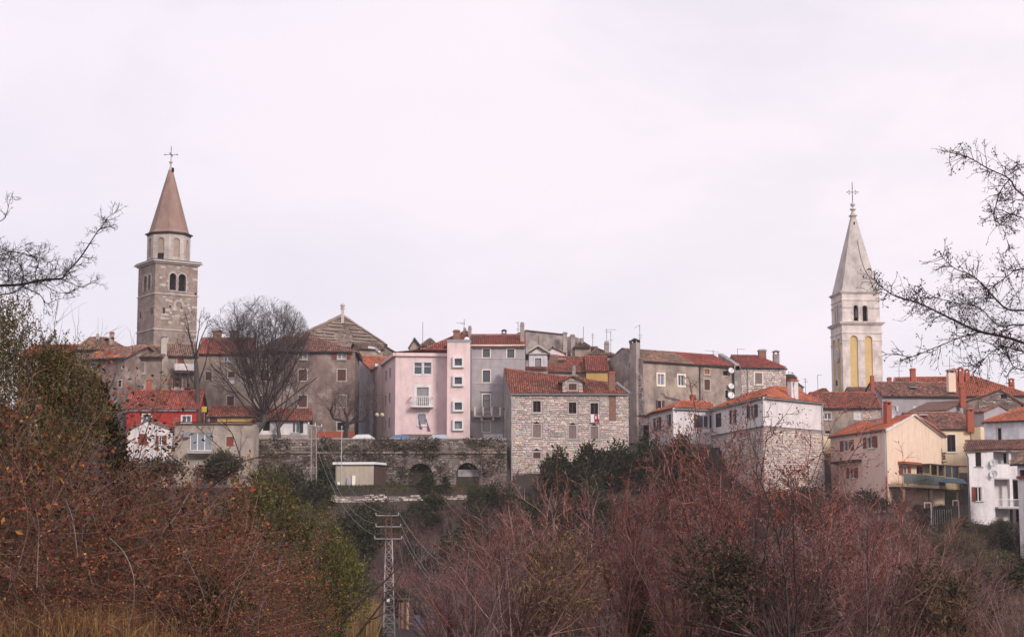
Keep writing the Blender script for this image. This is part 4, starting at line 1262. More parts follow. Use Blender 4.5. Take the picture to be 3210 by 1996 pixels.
        if k == 7:
            w_.boxp('drum_window', 'dark_void', o, R_[0] + .02, R_[1] - .05, zd0 + .12, zd0 + 1.0, -.2, .02)
    n8 = VA
    mb = MB(); mb.lathe((c.x, c.y, zd1), [(rad * 1.02, -.1), (rad * 1.03, .02), (rad * 1.12, .14), (rad * 1.12, .24), (rad * .95, .3)], 8, rot=n8); mb.build('drum_cornice', 'eave_wood', t)
    za = zat(512, 227) - zd1
    mb = MB(); mb.lathe((c.x, c.y, zd1 + .28), [(rad * 1.0, 0), (rad * .915, .35), (rad * .10, za - .75)], 8, rot=n8); sp = mb.build('spire', 'spire_brick', t)
    mb = MB(); mb.lathe((c.x, c.y, zd1 + .28), [(rad * .11, za - 1.0), (.3, za - .9), (.12, za - .2), (.1, za + .1), (.24, za + .25), (.24, za + .4), (.05, za + .55)], 8); mb.build('finial', 'trim_stone', t)
    zf = zd1 + .28 + za + .5
    mb = MB(); mb.tube((c.x, c.y, zf), (c.x, c.y, zat(448, 227)), .045, n=5)
    zc = zat(474, 227)
    for dx, dy in ((.85, 0), (0, .85)):
        mb.tube((c.x - dx, c.y - dy, zc), (c.x + dx, c.y + dy, zc), .04, n=5)
        for q in (-1, 1): mb.lathe((c.x + dx * q, c.y + dy * q, zc - .1), [(.02, 0), (.11, .1), (.02, .2)], 6)
    mb.build('cross', 'metal_dark', t)
    R_ = pt(542, 533, 226.5); mb = MB(); mb.box((R_.x, R_.y - .05, R_.z - .3), .26, .5, .55); mb.build('spire_opening', 'dark_void', t)
stone_tower()

def pale_tower():
    d0 = 232; a = math.radians(5.5)
    C0 = pt(2639, 1010, d0); C0 = Vector((C0.x, C0.y, 0))
    s = 5.5
    dr, dl = Vector((math.cos(a), math.sin(a), 0)), Vector((-math.sin(a), math.cos(a), 0))
    c = C0 + (dr + dl) * (s / 2)
    rot = a
    zb = 14.0; z_corn = zat(1012, d0); z_top = zat(918, d0)
    t = thing('pale_bell_tower', 'pale plastered bell tower with ochre arched panels and tall pyramid spire', 'bell tower', (c.x, c.y, zb))
    def sq(size):
        q = size / 2
        return [c - dr * q - dl * q, c + dr * q - dl * q, c + dr * q + dl * q, c - dr * q + dl * q]
    # lower shaft with two tall recessed arches on each face
    P = sq(s)
    for k in range(4):
        w_ = Wall(P[k], P[(k + 1) % 4])
        if k == 0: arcs = [w_.rect(cB.r(264, 1075, 316, 1480)), w_.rect(cB.r(362, 1078, 412, 1480))]
        else: arcs = [(q0 * w_.len, q1 * w_.len, zb + .5, zat(1056, d0)) for q0, q1 in ((.17, .42), (.58, .83))]
        arcs = [(q[0], q[1], zb + .4, q[3], True) for q in arcs]
        mb = MB(); wall_mesh(mb, w_, 0, w_.len, zb, z_corn, arcs, reveal=.18)
        o = mb.build('shaft_wall', 'tower_pale', t)
        for q in arcs:
            w_.boxp('arched_panel', 'panel_ochre', o, q[0] - .04, q[1] + .04, q[2] - .04, q[3] + .02, -.3, -.15)
        zi = arcs[0][3] - (arcs[0][1] - arcs[0][0]) / 2
        spans = [(0, arcs[0][0]), (arcs[0][1], arcs[1][0]), (arcs[1][1], w_.len)]
        for x0, x1 in spans: w_.boxp('impost', 'tower_pale', o, x0, x1, zi - .12, zi + .08, -.02, .07)
        if k in (0, 3):
            for q in arcs:      # thin raised moulding round the arch
                mb = MB(); r = (q[1] - q[0]) / 2; cx = (q[0] + q[1]) / 2
                for j in range(10):
                    t0, t1 = math.pi * j / 10, math.pi * (j + 1) / 10
                    f = [(cx + rr * math.cos(tt), zi + rr * math.sin(tt)) for rr in (r + .02, r + .16) for tt in (t0, t1)]
                    mb.hexa([w_.at(*f[1], .05), w_.at(*f[0], .05), w_.at(*f[0], -.02), w_.at(*f[1], -.02)], [w_.at(*f[3], .05), w_.at(*f[2], .05), w_.at(*f[2], -.02), w_.at(*f[3], -.02)])
                mb.build('arch_moulding', 'tower_pale', o)
        if k == 3:      # clock and slit on the shaded face
            sx, zz = w_.pix(*cB.p(176, 1208))
            mb = MB(); mb.tube(w_.at(sx, zz, -.1), w_.at(sx, zz, .1), 1.02, n=20); ck = mb.build('clock', 'tower_pale', t)
            mb = MB(); mb.tube(w_.at(sx, zz, .09), w_.at(sx, zz, .13), .82, n=20); mb.build('clock_face', 'glass', ck)
            mb = MB(); w_.box(mb, sx - .03, sx + .03, zz, zz + .6, .13, .16); w_.box(mb, sx, sx + .45, zz - .03, zz + .03, .13, .16)
            for j in range(12):
                tt = math.pi * j / 6; px, pz = sx + .7 * math.sin(tt), zz + .7 * math.cos(tt); w_.box(mb, px - .035, px + .035, pz - .05, pz + .05, .125, .15)
            mb.build('clock_hands', 'white_paint', ck)
            R_ = w_.rect(cB.r(170, 1368, 180, 1404)); w_.boxp('slit_window', 'dark_void', t, R_[0], R_[1], R_[2], R_[3], -.1, .03)
    def ring(z, size, h, m='tower_pale', name='cornice'):
        mb = MB(); mb.box((c.x, c.y, z), size, size, h, rot); mb.build(name, m, t)
    ring(zat(1044, d0), s + .18, .16, name='string_course'); ring(z_corn - .25, s + .3, .14); ring(z_corn - .11, s + .62, .14); ring(z_corn + .03, s + .8, .12, 'spire_pale')
    # belfry
    s2 = 5.22; P = sq(s2); z0 = z_corn + .15
    for k in range(4):
        w_ = Wall(P[k], P[(k + 1) % 4])
        if k == 0: arcs = [w_.rect(cB.r(284, 874, 316, 978)), w_.rect(cB.r(343, 876, 377, 980))]
        else: arcs = [(q0 * w_.len, q1 * w_.len, z0 + .1, z0 + 2.6) for q0, q1 in ((.33, .45), (.55, .67))]
        arcs = [(q[0], q[1], max(q[2], z0 + .05), q[3], True) for q in arcs]
        mb = MB(); wall_mesh(mb, w_, 0, w_.len, z0, z_top, arcs, reveal=.5)
        o = mb.build('belfry_wall', 'tower_pale', t)
        for q in arcs: w_.boxp('belfry_void', 'dark_void', o, q[0] - .02, q[1] + .02, q[2] - .02, q[3], -.9, -.48)
        if k in (0, 3):
            for q in arcs: tower_face_trim(w_, o, q[:4], 'tower_pale', .16, .07)
            zi = arcs[0][3] - (arcs[0][1] - arcs[0][0]) / 2
            for x0, x1 in ((0, arcs[0][0] - .3), (arcs[1][1] + .3, w_.len)): w_.boxp('impost', 'spire_pale', o, x0, x1, zi - .1, zi + .1, -.02, .08)
        if k == 0:      # a bell shows in the left opening
            q = arcs[0]; p = w_.at((q[0] + q[1]) / 2 + .1, q[2] + .5, -.25); mb = MB()
            mb.lathe(p, [(.42, 0), (.3, .2), (.24, .7), (.1, .95), (.04, 1.2)], 10); mb.build('bell', 'metal_dark', o)
    ring(zat(940, d0), s2 + .2, .12, name='string_course'); ring(z_top - .05, s2 + .25, .16); ring(z_top + .11, s2 + .55, .18, 'spire_pale')
    # spire: a pyramid standing on the cornice
    zs = z_top + .3; za = zat(676, d0 + 2.6)
    q0 = sq(s2 - .1); q1 = sq(.55)
    mb = MB()
    mb.hexa([V3(p, zs) for p in q0], [V3(p, za) for p in q1]); sp = mb.build('spire', 'spire_pale', t)
    # lightning cable and seams down the front slope
    w0 = Wall(q0[0], q0[1]); mb = MB()
    def onspire(fx, fz):
        a0 = V3(q0[0], zs).lerp(V3(q0[1], zs), fx); a1 = V3(q1[0], za).lerp(V3(q1[1], za), fx)
        return a0.lerp(a1, fz) + w0.n * .03
    pts = [onspire(*p) for p in ((.60, .66), (.66, .42), (.72, .30), (.82, .20), (.88, .02))]
    for p, q in zip(pts[:-1], pts[1:]): mb.tube(p, q, .035, n=4)
    mb.build('lightning_cable', 'metal_dark', sp)
    mb = MB(); mb.tube(onspire(.47, .26), onspire(.44, .02), .02, n=4); mb.build('seam', 'spire_pale', sp)
    p = onspire(.5, .9); mb = MB(); mb.box((p.x, p.y, p.z - .2), .14, .2, .4); mb.build('spire_opening', 'dark_void', sp)
    mb = MB(); mb.box((c.x, c.y, za - .03), .95, .95, .14, rot)
    mb.lathe((c.x, c.y, za + .1), [(.4, 0), (.22, .45), (.18, .6), (.42, .8), (.42, .92), (.14, 1.05), (.1, 1.2), (.34, 1.4), (.34, 1.6), (.05, 1.8)], 10); mb.build('finial', 'spire_pale', t)
    mb = MB(); zt2 = zat(570, d0 + 2.6); mb.tube((c.x, c.y, za + 1.8), (c.x, c.y, zt2), .05, n=5)
    zc = zat(601, d0 + 2.6)
    mb.tube((c.x - .75, c.y, zc), (c.x + .75, c.y, zc), .045, n=5)
    for dx, dz in ((-.75, 0), (.75, 0), (-.45, .22), (.45, .22), (-.45, -.22), (.45, -.22), (0, .55), (0, -.55), (0, -1.0)):
        mb.lathe((c.x + dx, c.y, zc + dz - .09), [(.02, 0), (.1, .09), (.02, .18)], 6)
    mb.build('cross', 'metal_dark', t)
pale_tower()

# ---------------------------------------------------------------- the church gable
def church():
    Lp, Rp = pt(925, 1055, 234), pt(1207, 1076, 243)
    ap = pt(1074, 989, 238.5); z1 = zat(1060, 236); z0 = 14
    h = House('church', 'bare brown stone church gable with ledges, cross and pinnacle above the roofs', (ap.x, ap.y, z0), cat='church')
    w_ = Wall(Lp, Rp)
    sa = (Vector((ap.x, ap.y, 0)) - w_.a).dot(w_.d)
    za = ap.z
    mb = MB(); wall_mesh(mb, w_, 0, w_.len, z0, z1, (), gable=[(sa, za)]); gw = mb.build('wall', 'church_stone', h.root)
    Lb, Rb = Lp * 1.09 + Vector((1.5, 0, 0)), Rp * 1.09
    h.plain(Lb, Lp, z0, z1, 'church_stone'); h.plain(Rp, Rb, z0, z1, 'church_stone')
    A0 = V3(w_.at(sa, 0), za + .1); A1 = V3(Vector(w_.at(sa, 0)) * 1.09 + Vector((.7, 0, 0)), za + .1)
    roof_plane(h.root, [V3(Lb, z1), V3(Lp, z1) , A0, A1], 'brown', .3)
    roof_plane(h.root, [V3(Rp, z1), V3(Rb, z1), A1, A0], 'brown', .3)
    n = .16
    for (p, q) in (((0, z1), (sa, za)), ((w_.len, z1), (sa, za))):      # sloping coping
        b = MB(); b.hexa([w_.at(p[0], p[1] - .05, .16), w_.at(q[0], q[1] - .05, .16), w_.at(q[0], q[1] - .05, -.25), w_.at(p[0], p[1] - .05, -.25)],
                         [w_.at(p[0], p[1] + .17, .16), w_.at(q[0], q[1] + .17, .16), w_.at(q[0], q[1] + .17, -.25), w_.at(p[0], p[1] + .17, -.25)]); b.build('coping', 'plaster_tan', h.root)
    r = random.Random(9)
    k = 0
    for (x0, x1, y) in ((1270, 1370, 378), (1390, 1500, 385), (1235, 1365, 402), (1435, 1545, 432), (1200, 1330, 438), (1130, 1300, 462), (1450, 1600, 465), (1100, 1310, 490), (1465, 1640, 492),
                        (1090, 1320, 512), (1470, 1690, 525), (1080, 1330, 540), (1440, 1740, 548), (1200, 1440, 575), (1440, 1760, 605)):
        a_, za_ = w_.pix(*cD.p(x0, y)); b_, zb_ = w_.pix(*cD.p(x1, y))
        w_.boxp('stone_ledge', 'plaster_tan', h.root, a_, b_, za_ - .1, za_ + .05, -.02, .2)
    stones(h.root, w_, 0, w_.len, z1 - 1.5, za, [], 120, hrow=(.18, .3), wid=(.3, .7), keep=.5, seed=17, m1='stone_piece_dark', m2='stone_mass_dark', pal=((.25, .2, .17), (.15, .115, .1)), depth=.07,
           top=lambda s: z1 + (za - z1) * (s / sa if s < sa else (w_.len - s) / (w_.len - sa)) - .25)
    # pinnacle and thin cross
    b = MB(); p = w_.at(sa, za - 1.1, .1); b.box(p, .42, .42, 2.0, .1); b.lathe((p[0], p[1], p[2] + 2.0), [(.34, 0), (.34, .1), (.16, .2), (.32, .42), (.3, .62), (.06, .85)], 8); b.build('pinnacle', 'trim_stone', h.root)
    b = MB(); b.tube((p[0], p[1], p[2] + 2.8), (p[0], p[1], zat(950, 238)), .03, n=4); zc = zat(956, 238); b.tube((p[0] - .35, p[1], zc), (p[0] + .35, p[1], zc), .03, n=4); b.build('cross', 'metal_grey', h.root)
    # lower shoulder on the right and a bleached patch of render
    q0, q1 = Rp, pt(1234, 1104, 243)
    b = MB(); w2 = Wall(q0, q1); b.face([w2.at(0, z0), w2.at(w2.len, z0), w2.at(w2.len, zat(1106, 243)), w2.at(0, zat(1086, 243))]); b.build('side_wall', 'church_stone', h.root)
    b = MB(); b.hexa([w2.at(0, zat(1086, 243), .2), w2.at(w2.len + .3, zat(1106, 243), .2), w2.at(w2.len + .3, zat(1106, 243), -8), w2.at(0, zat(1086, 243), -8)],
                     [w2.at(0, zat(1082, 243), .2), w2.at(w2.len + .3, zat(1102, 243), .2), w2.at(w2.len + .3, zat(1102, 243), -8), w2.at(0, zat(1082, 243), -8)]); b.build('aisle_roof', 'roof_deck', h.root)
church()

# ---------------------------------------------------------------- houses of the left part of the town
SH = dict(style='shut', trim='trim_stone', shut='shutter_brown', tw=.12)
GL = dict(style='glass', trim='trim_stone', sash='white_paint', mull=1, tw=.12)
DK = dict(style='dark', trim=None, mull=0, sill=False)
def left_houses():
    # tall brown house under the church
    A, B = pt(796, 1092, 212), pt(1113, 1101, 212.5); z1 = zat(1098, 212); z0 = 10.5
    h = House('brown_house', 'tall dark brown rendered house with hipped roof behind the bare trees', (A.x, A.y, z0))
    wins = []
    for x in (670, 1015, 1370):
        for (y0, y1), st in (((655, 712), GL), ((808, 910), SH), ((1045, 1150), SH)):
            o = dict(st)
            if x == 1370 and y0 == 655: o = dict(style='open', trim='trim_stone', shut='shutter_red', sash='white_paint', pane='glass_pale', tw=.08)
            elif x == 1015 and y0 == 655: o = dict(GL, pane='glass_pale')
            elif x == 1370 and y0 == 1045: o = dict(SH, shut='shutter_faded')
            wins.append(W(cD, x - 38, y0, x + 38, y1, **o))
    wins.append(W(cD, 1330, 1290, 1400, 1360, **dict(DK, trim='trim_stone')))
    fw = block(h, A, B, 11, z0 - 1, z1, 'plaster_brown', wins, rz=zat(1056, 217), kind='hip', hip=(3.0, 5.2), pal='old', ov=.5)
    for x, y in ((1370, 1400),):
        s0, s1, c, d = fw.rect(cD.r(1150, 1372, 1490, 1432)); fw.boxp('brick_plinth', 'brick_red', h.root, s0, s1, c, d, -.02, .1)
    # long house with bright red roof left of it
    A, B = pt(621, 1106, 210), pt(790, 1106, 210.5); z1 = zat(1106, 210)
    h = House('red_roofed_house', 'brown house with bright red roof behind the large bare tree', (A.x, A.y, 9.5))
    fw = block(h, A, B, 9, 9.5, z1, 'plaster_tan', [W(cD, 300, 690, 360, 735, **dict(GL, pane='glass_pale')), W(cD, 335, 830, 395, 880, **SH), W(cD, 345, 885, 392, 935, style='glass', trim=None, pane='cloth_white', mull=0, sill=False),
               W(cD, 325, 1050, 388, 1145, **SH), W(cD, 130, 830, 185, 905, **SH)], rz=zat(1060, 214.5), kind='gable', pal='red', side=.05)
    h.chimney(681, 1036, 1068, 26, 214, 'brick_brown', 'flat'); h.chimney(734, 1036, 1068, 22, 214, 'brick_brown', 'flat')
    # orange-roofed lower house with a timber balcony
    A, B = pt(520, 1113, 207.5), pt(622, 1107, 208.5); z1 = zat(1113, 207.5)
    h = House('balcony_house', 'grey house with white balcony parapet and faded orange roof below the stone tower', (A.x, A.y, 10))
    fw = block(h, A, B, 9, 10, z1, 'plaster_dirty', [W(cC, 1440, 372, 1500, 420, **dict(SH, shut='shutter_red')), W(cC, 1410, 555, 1480, 640, **SH), W(cC, 1500, 650, 1570, 690, **DK)], rz=zat(1078, 212), kind='gable', pal='tan', side=.05)
    s0, s1, c, d = fw.rect(cC.r(1405, 430, 1590, 492)); bl = fw.boxp('balcony_parapet', 'plaster_white', h.root, s0, s1, c, d, .9, 1.05)
    s0, s1, c, d = fw.rect(cC.r(1400, 498, 1600, 520)); fw.boxp('balcony_floor', 'wood_dark', bl, s0, s1, c, d, -.02, 1.05)
    for k in range(4): fw.boxp('balcony_post', 'wood_dark', bl, s0 + (s1 - s0) * k / 3 - .08, s0 + (s1 - s0) * k / 3 + .08, c - 1.9, c, .85, 1.0)
    s0, s1, c, d = fw.rect(cC.r(1380, 650, 1500, 690)); fw.boxp('pale_band', 'plaster_white', h.root, s0, s1, c - 1, d, -.02, .06)
    # beige house between
    A, B = pt(397, 1114, 206.5), pt(505, 1114, 206.5); z1 = zat(1114, 206.5)
    h = House('beige_house', 'narrow beige rendered house with tan tiled eaves below the stone tower', (A.x, A.y, 9))
    fw = block(h, A, B, 9, 9, z1, 'plaster_tan', [W(cC, 973, 345, 987, 400, **DK), W(cC, 1072, 415, 1128, 512, **dict(GL, pane='glass_pale')), W(cC, 968, 490, 992, 590, **DK), W(cC, 1076, 625, 1120, 668, **dict(GL, pane='glass'))],
               rz=zat(1084, 211), kind='gable', pal='tan', side=.45, ov=.7)
    h.chimney(514, 1056, 1112, 17, 207.3, 'trim_stone', 'gable', 'chimney_grey')
    s0, s1, c, d = fw.rect(cC.r(1200, 360, 1270, 670)); 
    w2 = Wall(B, pt(524, 1114, 207)); w2.boxp('buttress', 'plaster_dirty', h.root, 0, w2.len, 9, z1 - .1, -.5, .25)
    # upper-left house with its chimney
    A, B = pt(236, 1090, 212), pt(399, 1090, 212.5); z1 = zat(1092, 212)
    h = House('old_roofed_house', 'old house with lichened brown tiles and square plastered chimney left of the tower', (A.x, A.y, 9))
    block(h, A, B, 9, 9, z1, 'plaster_brown', [W(cC, 860, 320, 895, 345, **DK)], rz=zat(1058, 216.5), kind='hip', hip=(1.0, 3.2), pal='tan', ov=.5)
    h.chimney(350, 1040, 1082, 13, 214, 'chimney_grey', 'flat', 'brick_red'); h.chimney(306, 1050, 1068, 10, 216, 'trim_stone', 'round')
    # lower-left house with arched window
    A, B = pt(268, 1112, 206), pt(392, 1124, 203.5); z1 = zat(1120, 204.5)
    h = House('arched_window_house', 'brown stone house with small arched window half hidden by the leafy tree', (A.x, A.y, 8))
    fw = block(h, A, B, 8, 8, z1, 'plaster_brown', [W(cC, 618, 415, 690, 475, **dict(GL, arch=True)), W(cC, 880, 580, 910, 640, **SH), W(cC, 905, 440, 955, 470, **DK)], rz=zat(1093, 210), kind='gable', pal='old', side=.4, ov=.6)
    # scrap of red roof at the far left
    A, B = pt(60, 1112, 214), pt(232, 1112, 213); z1 = zat(1112, 213.5)
    h = House('low_red_roofed_house', 'low house with red roof at the left edge behind the leafy branches', (A.x, A.y, 8))
    block(h, A, B, 8, 8, z1, 'plaster_dirty', [W(cC, 30, 380, 90, 430, **SH)], rz=zat(1082, 217.5), kind='gable', pal='red', side=.2)
    # bright red house
    A, B = pt(398, 1279, 197), pt(616, 1281, 197); z1 = zat(1279, 197)
    h = House('bright_red_house', 'bright red painted house with white framed windows and red roof', (A.x, A.y, 9))
    fw = block(h, A, B, 6, 8, z1, 'plaster_red', [W(cC, 1108, 905, 1188, 985, **dict(GL, trim='trim_white', pane='glass')), W(cC, 1482, 918, 1566, 975, **dict(GL, trim='trim_white', pane='glass'))], rz=zat(1225, 200), kind='gable', pal='red', side=.35, ov=.35)
    fw.boxp('fascia', 'metal_grey', h.root, 0, fw.len, z1 - .35, z1 - .08, .02, .3)
    A2 = pt(616, 1270, 198.5)
    h.chimney(466, 1193, 1228, 15, 200.5, 'brick_red', 'gable', 'brick_red')
    # white curtain wall houses in front of it
    A, B = pt(398, 1360, 188), pt(548, 1340, 187.5); z0 = 4.5; z1 = zat(1352, 188)
    h = House('red_shuttered_house', 'low off-white house with red shutters half hidden behind the brambles', (A.x, A.y, z0))
    fw = block(h, A, B, 5.5, z0, z1, 'plaster_white', [W(cC, 1070, 1085, 1152, 1195, **dict(SH, shut='shutter_red', trim=None)), W(cC, 1262, 1102, 1312, 1192, style='open', trim=None, shut='shutter_red', pane='glass')], rz=zat(1318, 188), kind='front', rt=.42, pal='old', ov=.2, side=.05)
    A, B = pt(548, 1328, 187), pt(795, 1322, 187.5); z1 = zat(1327, 187)
    h = House('flat_beige_house', 'flat-topped beige house with tile coping, loggia and a pink door', (A.x, A.y, z0))
    fw = h.wall(A, B, z0, z1, 'plaster_dirty', [W(cC, 1560, 1075, 1765, 1245, style='glass', trim=None, sash='white_paint', pane='glass_pale', mull=2, sill=False), W(cD, 318, 1420, 385, 1508, style='shut', trim='trim_stone', shut='shutter_red', tw=.1),
                                                W(cC, 1600, 1375, 1650, 1415, **dict(GL, trim=None))])
    Ab, Bb = back_of(A, B, 7)
    h.plain(Ab, A, z0, z1, 'plaster_dirty'); h.plain(B, Bb, z0, z1, 'plaster_dirty'); h.plain(Bb, Ab, z0, z1, 'plaster_dirty')
    roof_plane(h.root, [V3(A, z1 + .05), V3(B, z1 + .05), V3(Bb, z1 + .5), V3(Ab, z1 + .5)], 'old', .25)
    s0, s1, c, d = fw.rect(cC.r(1505, 1072, 1560, 1120)); fw.boxp('awning_box', 'glass_pale', h.root, s0, s1, c, d, .02, .6)
    s0, s1, c, d = fw.rect(cC.r(1540, 1255, 1765, 1302)); bl = fw.boxp('balcony_floor', 'concrete', h.root, s0, s1, c + .3, d, -.02, 1.2)
    b = MB(); m_ = (s0 + s1) / 2
    b.hexa([fw.at(m_ - .5, c - .2, .3), fw.at(m_ + .5, c - .2, .3), fw.at(m_ + .5, c - .2, 0), fw.at(m_ - .5, c - .2, 0)], [fw.at(s0, c + .29, 1.2), fw.at(s1, c + .29, 1.2), fw.at(s1, c + .29, 0), fw.at(s0, c + .29, 0)]); b.build('balcony_bracket', 'plaster_dirty', bl)
    h.chimney(551, 1308, 1328, 18, 188.5, 'brick_red', 'flat')
    # ochre house and the small white house under the trees
    A, B = pt(652, 1304, 199.2), pt(792, 1304, 199.2); z1 = zat(1303, 199.2)
    h = House('ochre_house', 'low ochre house with brown-red roof beside the yellow sign', (A.x, A.y, 9))
    fw = block(h, A, B, 5, 9, z1, 'plaster_ochre', [W(cD, 165, 1245, 238, 1285, **dict(SH))], rz=zat(1274, 201.7), kind='gable', pal='redold', side=.2, ov=.3)
    s0, s1, c, d = fw.rect(cD.r(102, 1148, 148, 1198))
    b = MB(); sg = thing('yellow_sign', 'square yellow sign on a post above the ochre house\'s wall', 'sign', fw.at(s0, c, .5))
    fw.box(b, s0, s1, c, d, .55, .6); b.build('sign_board', 'sign_yellow', sg)
    b = MB(); b.tube(fw.at((s0 + s1) / 2, c - 3, .5), fw.at((s0 + s1) / 2, d, .5), .05); b.build('post', 'metal_grey', sg)
    A, B = pt(800, 1314, 199.5), pt(964, 1314, 200); z1 = zat(1313, 199.5)
    h = House('small_white_house', 'small whitewashed house with low red-brown roof above the retaining wall', (A.x, A.y, 9.5))
    fw = block(h, A, B, 5, 9.5, z1, 'plaster_white', [W(cD, 648, 1268, 718, 1370, **DK), W(cD, 918, 1282, 985, 1385, style='open', trim=None, sash='white_paint', pane='glass', mull=1, ajar=(1,), shut='shutter_dark')], rz=zat(1283, 202), kind='gable', pal='redold', side=.45, ov=.45)
    s0, s1, c, d = fw.rect(cD.r(600, 1400, 1060, 1420)); fw.boxp('base_band', 'plaster_dirty', h.root, 0, fw.len, c - .5, d, -.02, .06)
    # bluish gable between the brown house and the pink house
    A, B = pt(1113, 1132, 226), pt(1160, 1160, 222); z1 = zat(1160, 222)
    h = House('blue_white_house', 'narrow bluish-white house with orange tiles squeezed beside the brown house', (A.x, A.y, 11))
    fw = h.wall(A, B, 11, z1, 'plaster_bluewhite', [])
    b = MB(); b.face([V3(A, z1), V3(B, z1), V3(A, zat(1118, 226))]); b.build('gable_wall', 'plaster_bluewhite', h.root)
    Ab, Bb = back_of(A, B, 7)
    h.plain(B, Bb, 11, z1, 'plaster_bluewhite'); h.plain(Ab, A, 11, zat(1118, 226), 'plaster_bluewhite'); h.plain(Bb, Ab, 11, z1, 'plaster_bluewhite')
    pa, pb = V3(A, zat(1112, 226)), V3(B, z1)
    roof_plane(h.root, [pb, V3(Bb, z1), V3(Ab, zat(1112, 226)), pa], 'orange', .25)
    # bit of old masonry and tarpaulin in front of the church shoulder
    A, B = pt(1128, 1090, 232), pt(1200, 1096, 233); z1 = zat(1092, 232)
    h = House('ruined_house', 'pale brown stone gable fragment with torn white sheeting below the church', (A.x, A.y, 12))
    block(h, A, B, 6, 12, z1, 'plaster_tan', [], rz=zat(1074, 235), kind='gable', pal='brown', side=.3, ov=.3)
    fw = Wall(A, B); s0, s1, c, d = fw.rect(cD.r(1605, 585, 1720, 640)); b = MB()
    for k in range(5):
        x0 = s0 + (s1 - s0) * k / 5; x1 = s0 + (s1 - s0) * (k + 1) / 5; zz = d - .55 - .12 * k * k / 4
        fw.box(b, x0, x1, zz, zz + .35 + .15 * (k == 4), .2 + .05 * (k % 2), .26 + .05 * (k % 2))
    tag(b.build('torn_sheet', 'plaster_bluewhite'), 'torn white plastic sheet hanging off masonry right below the church gable', 'sheet')
left_houses()

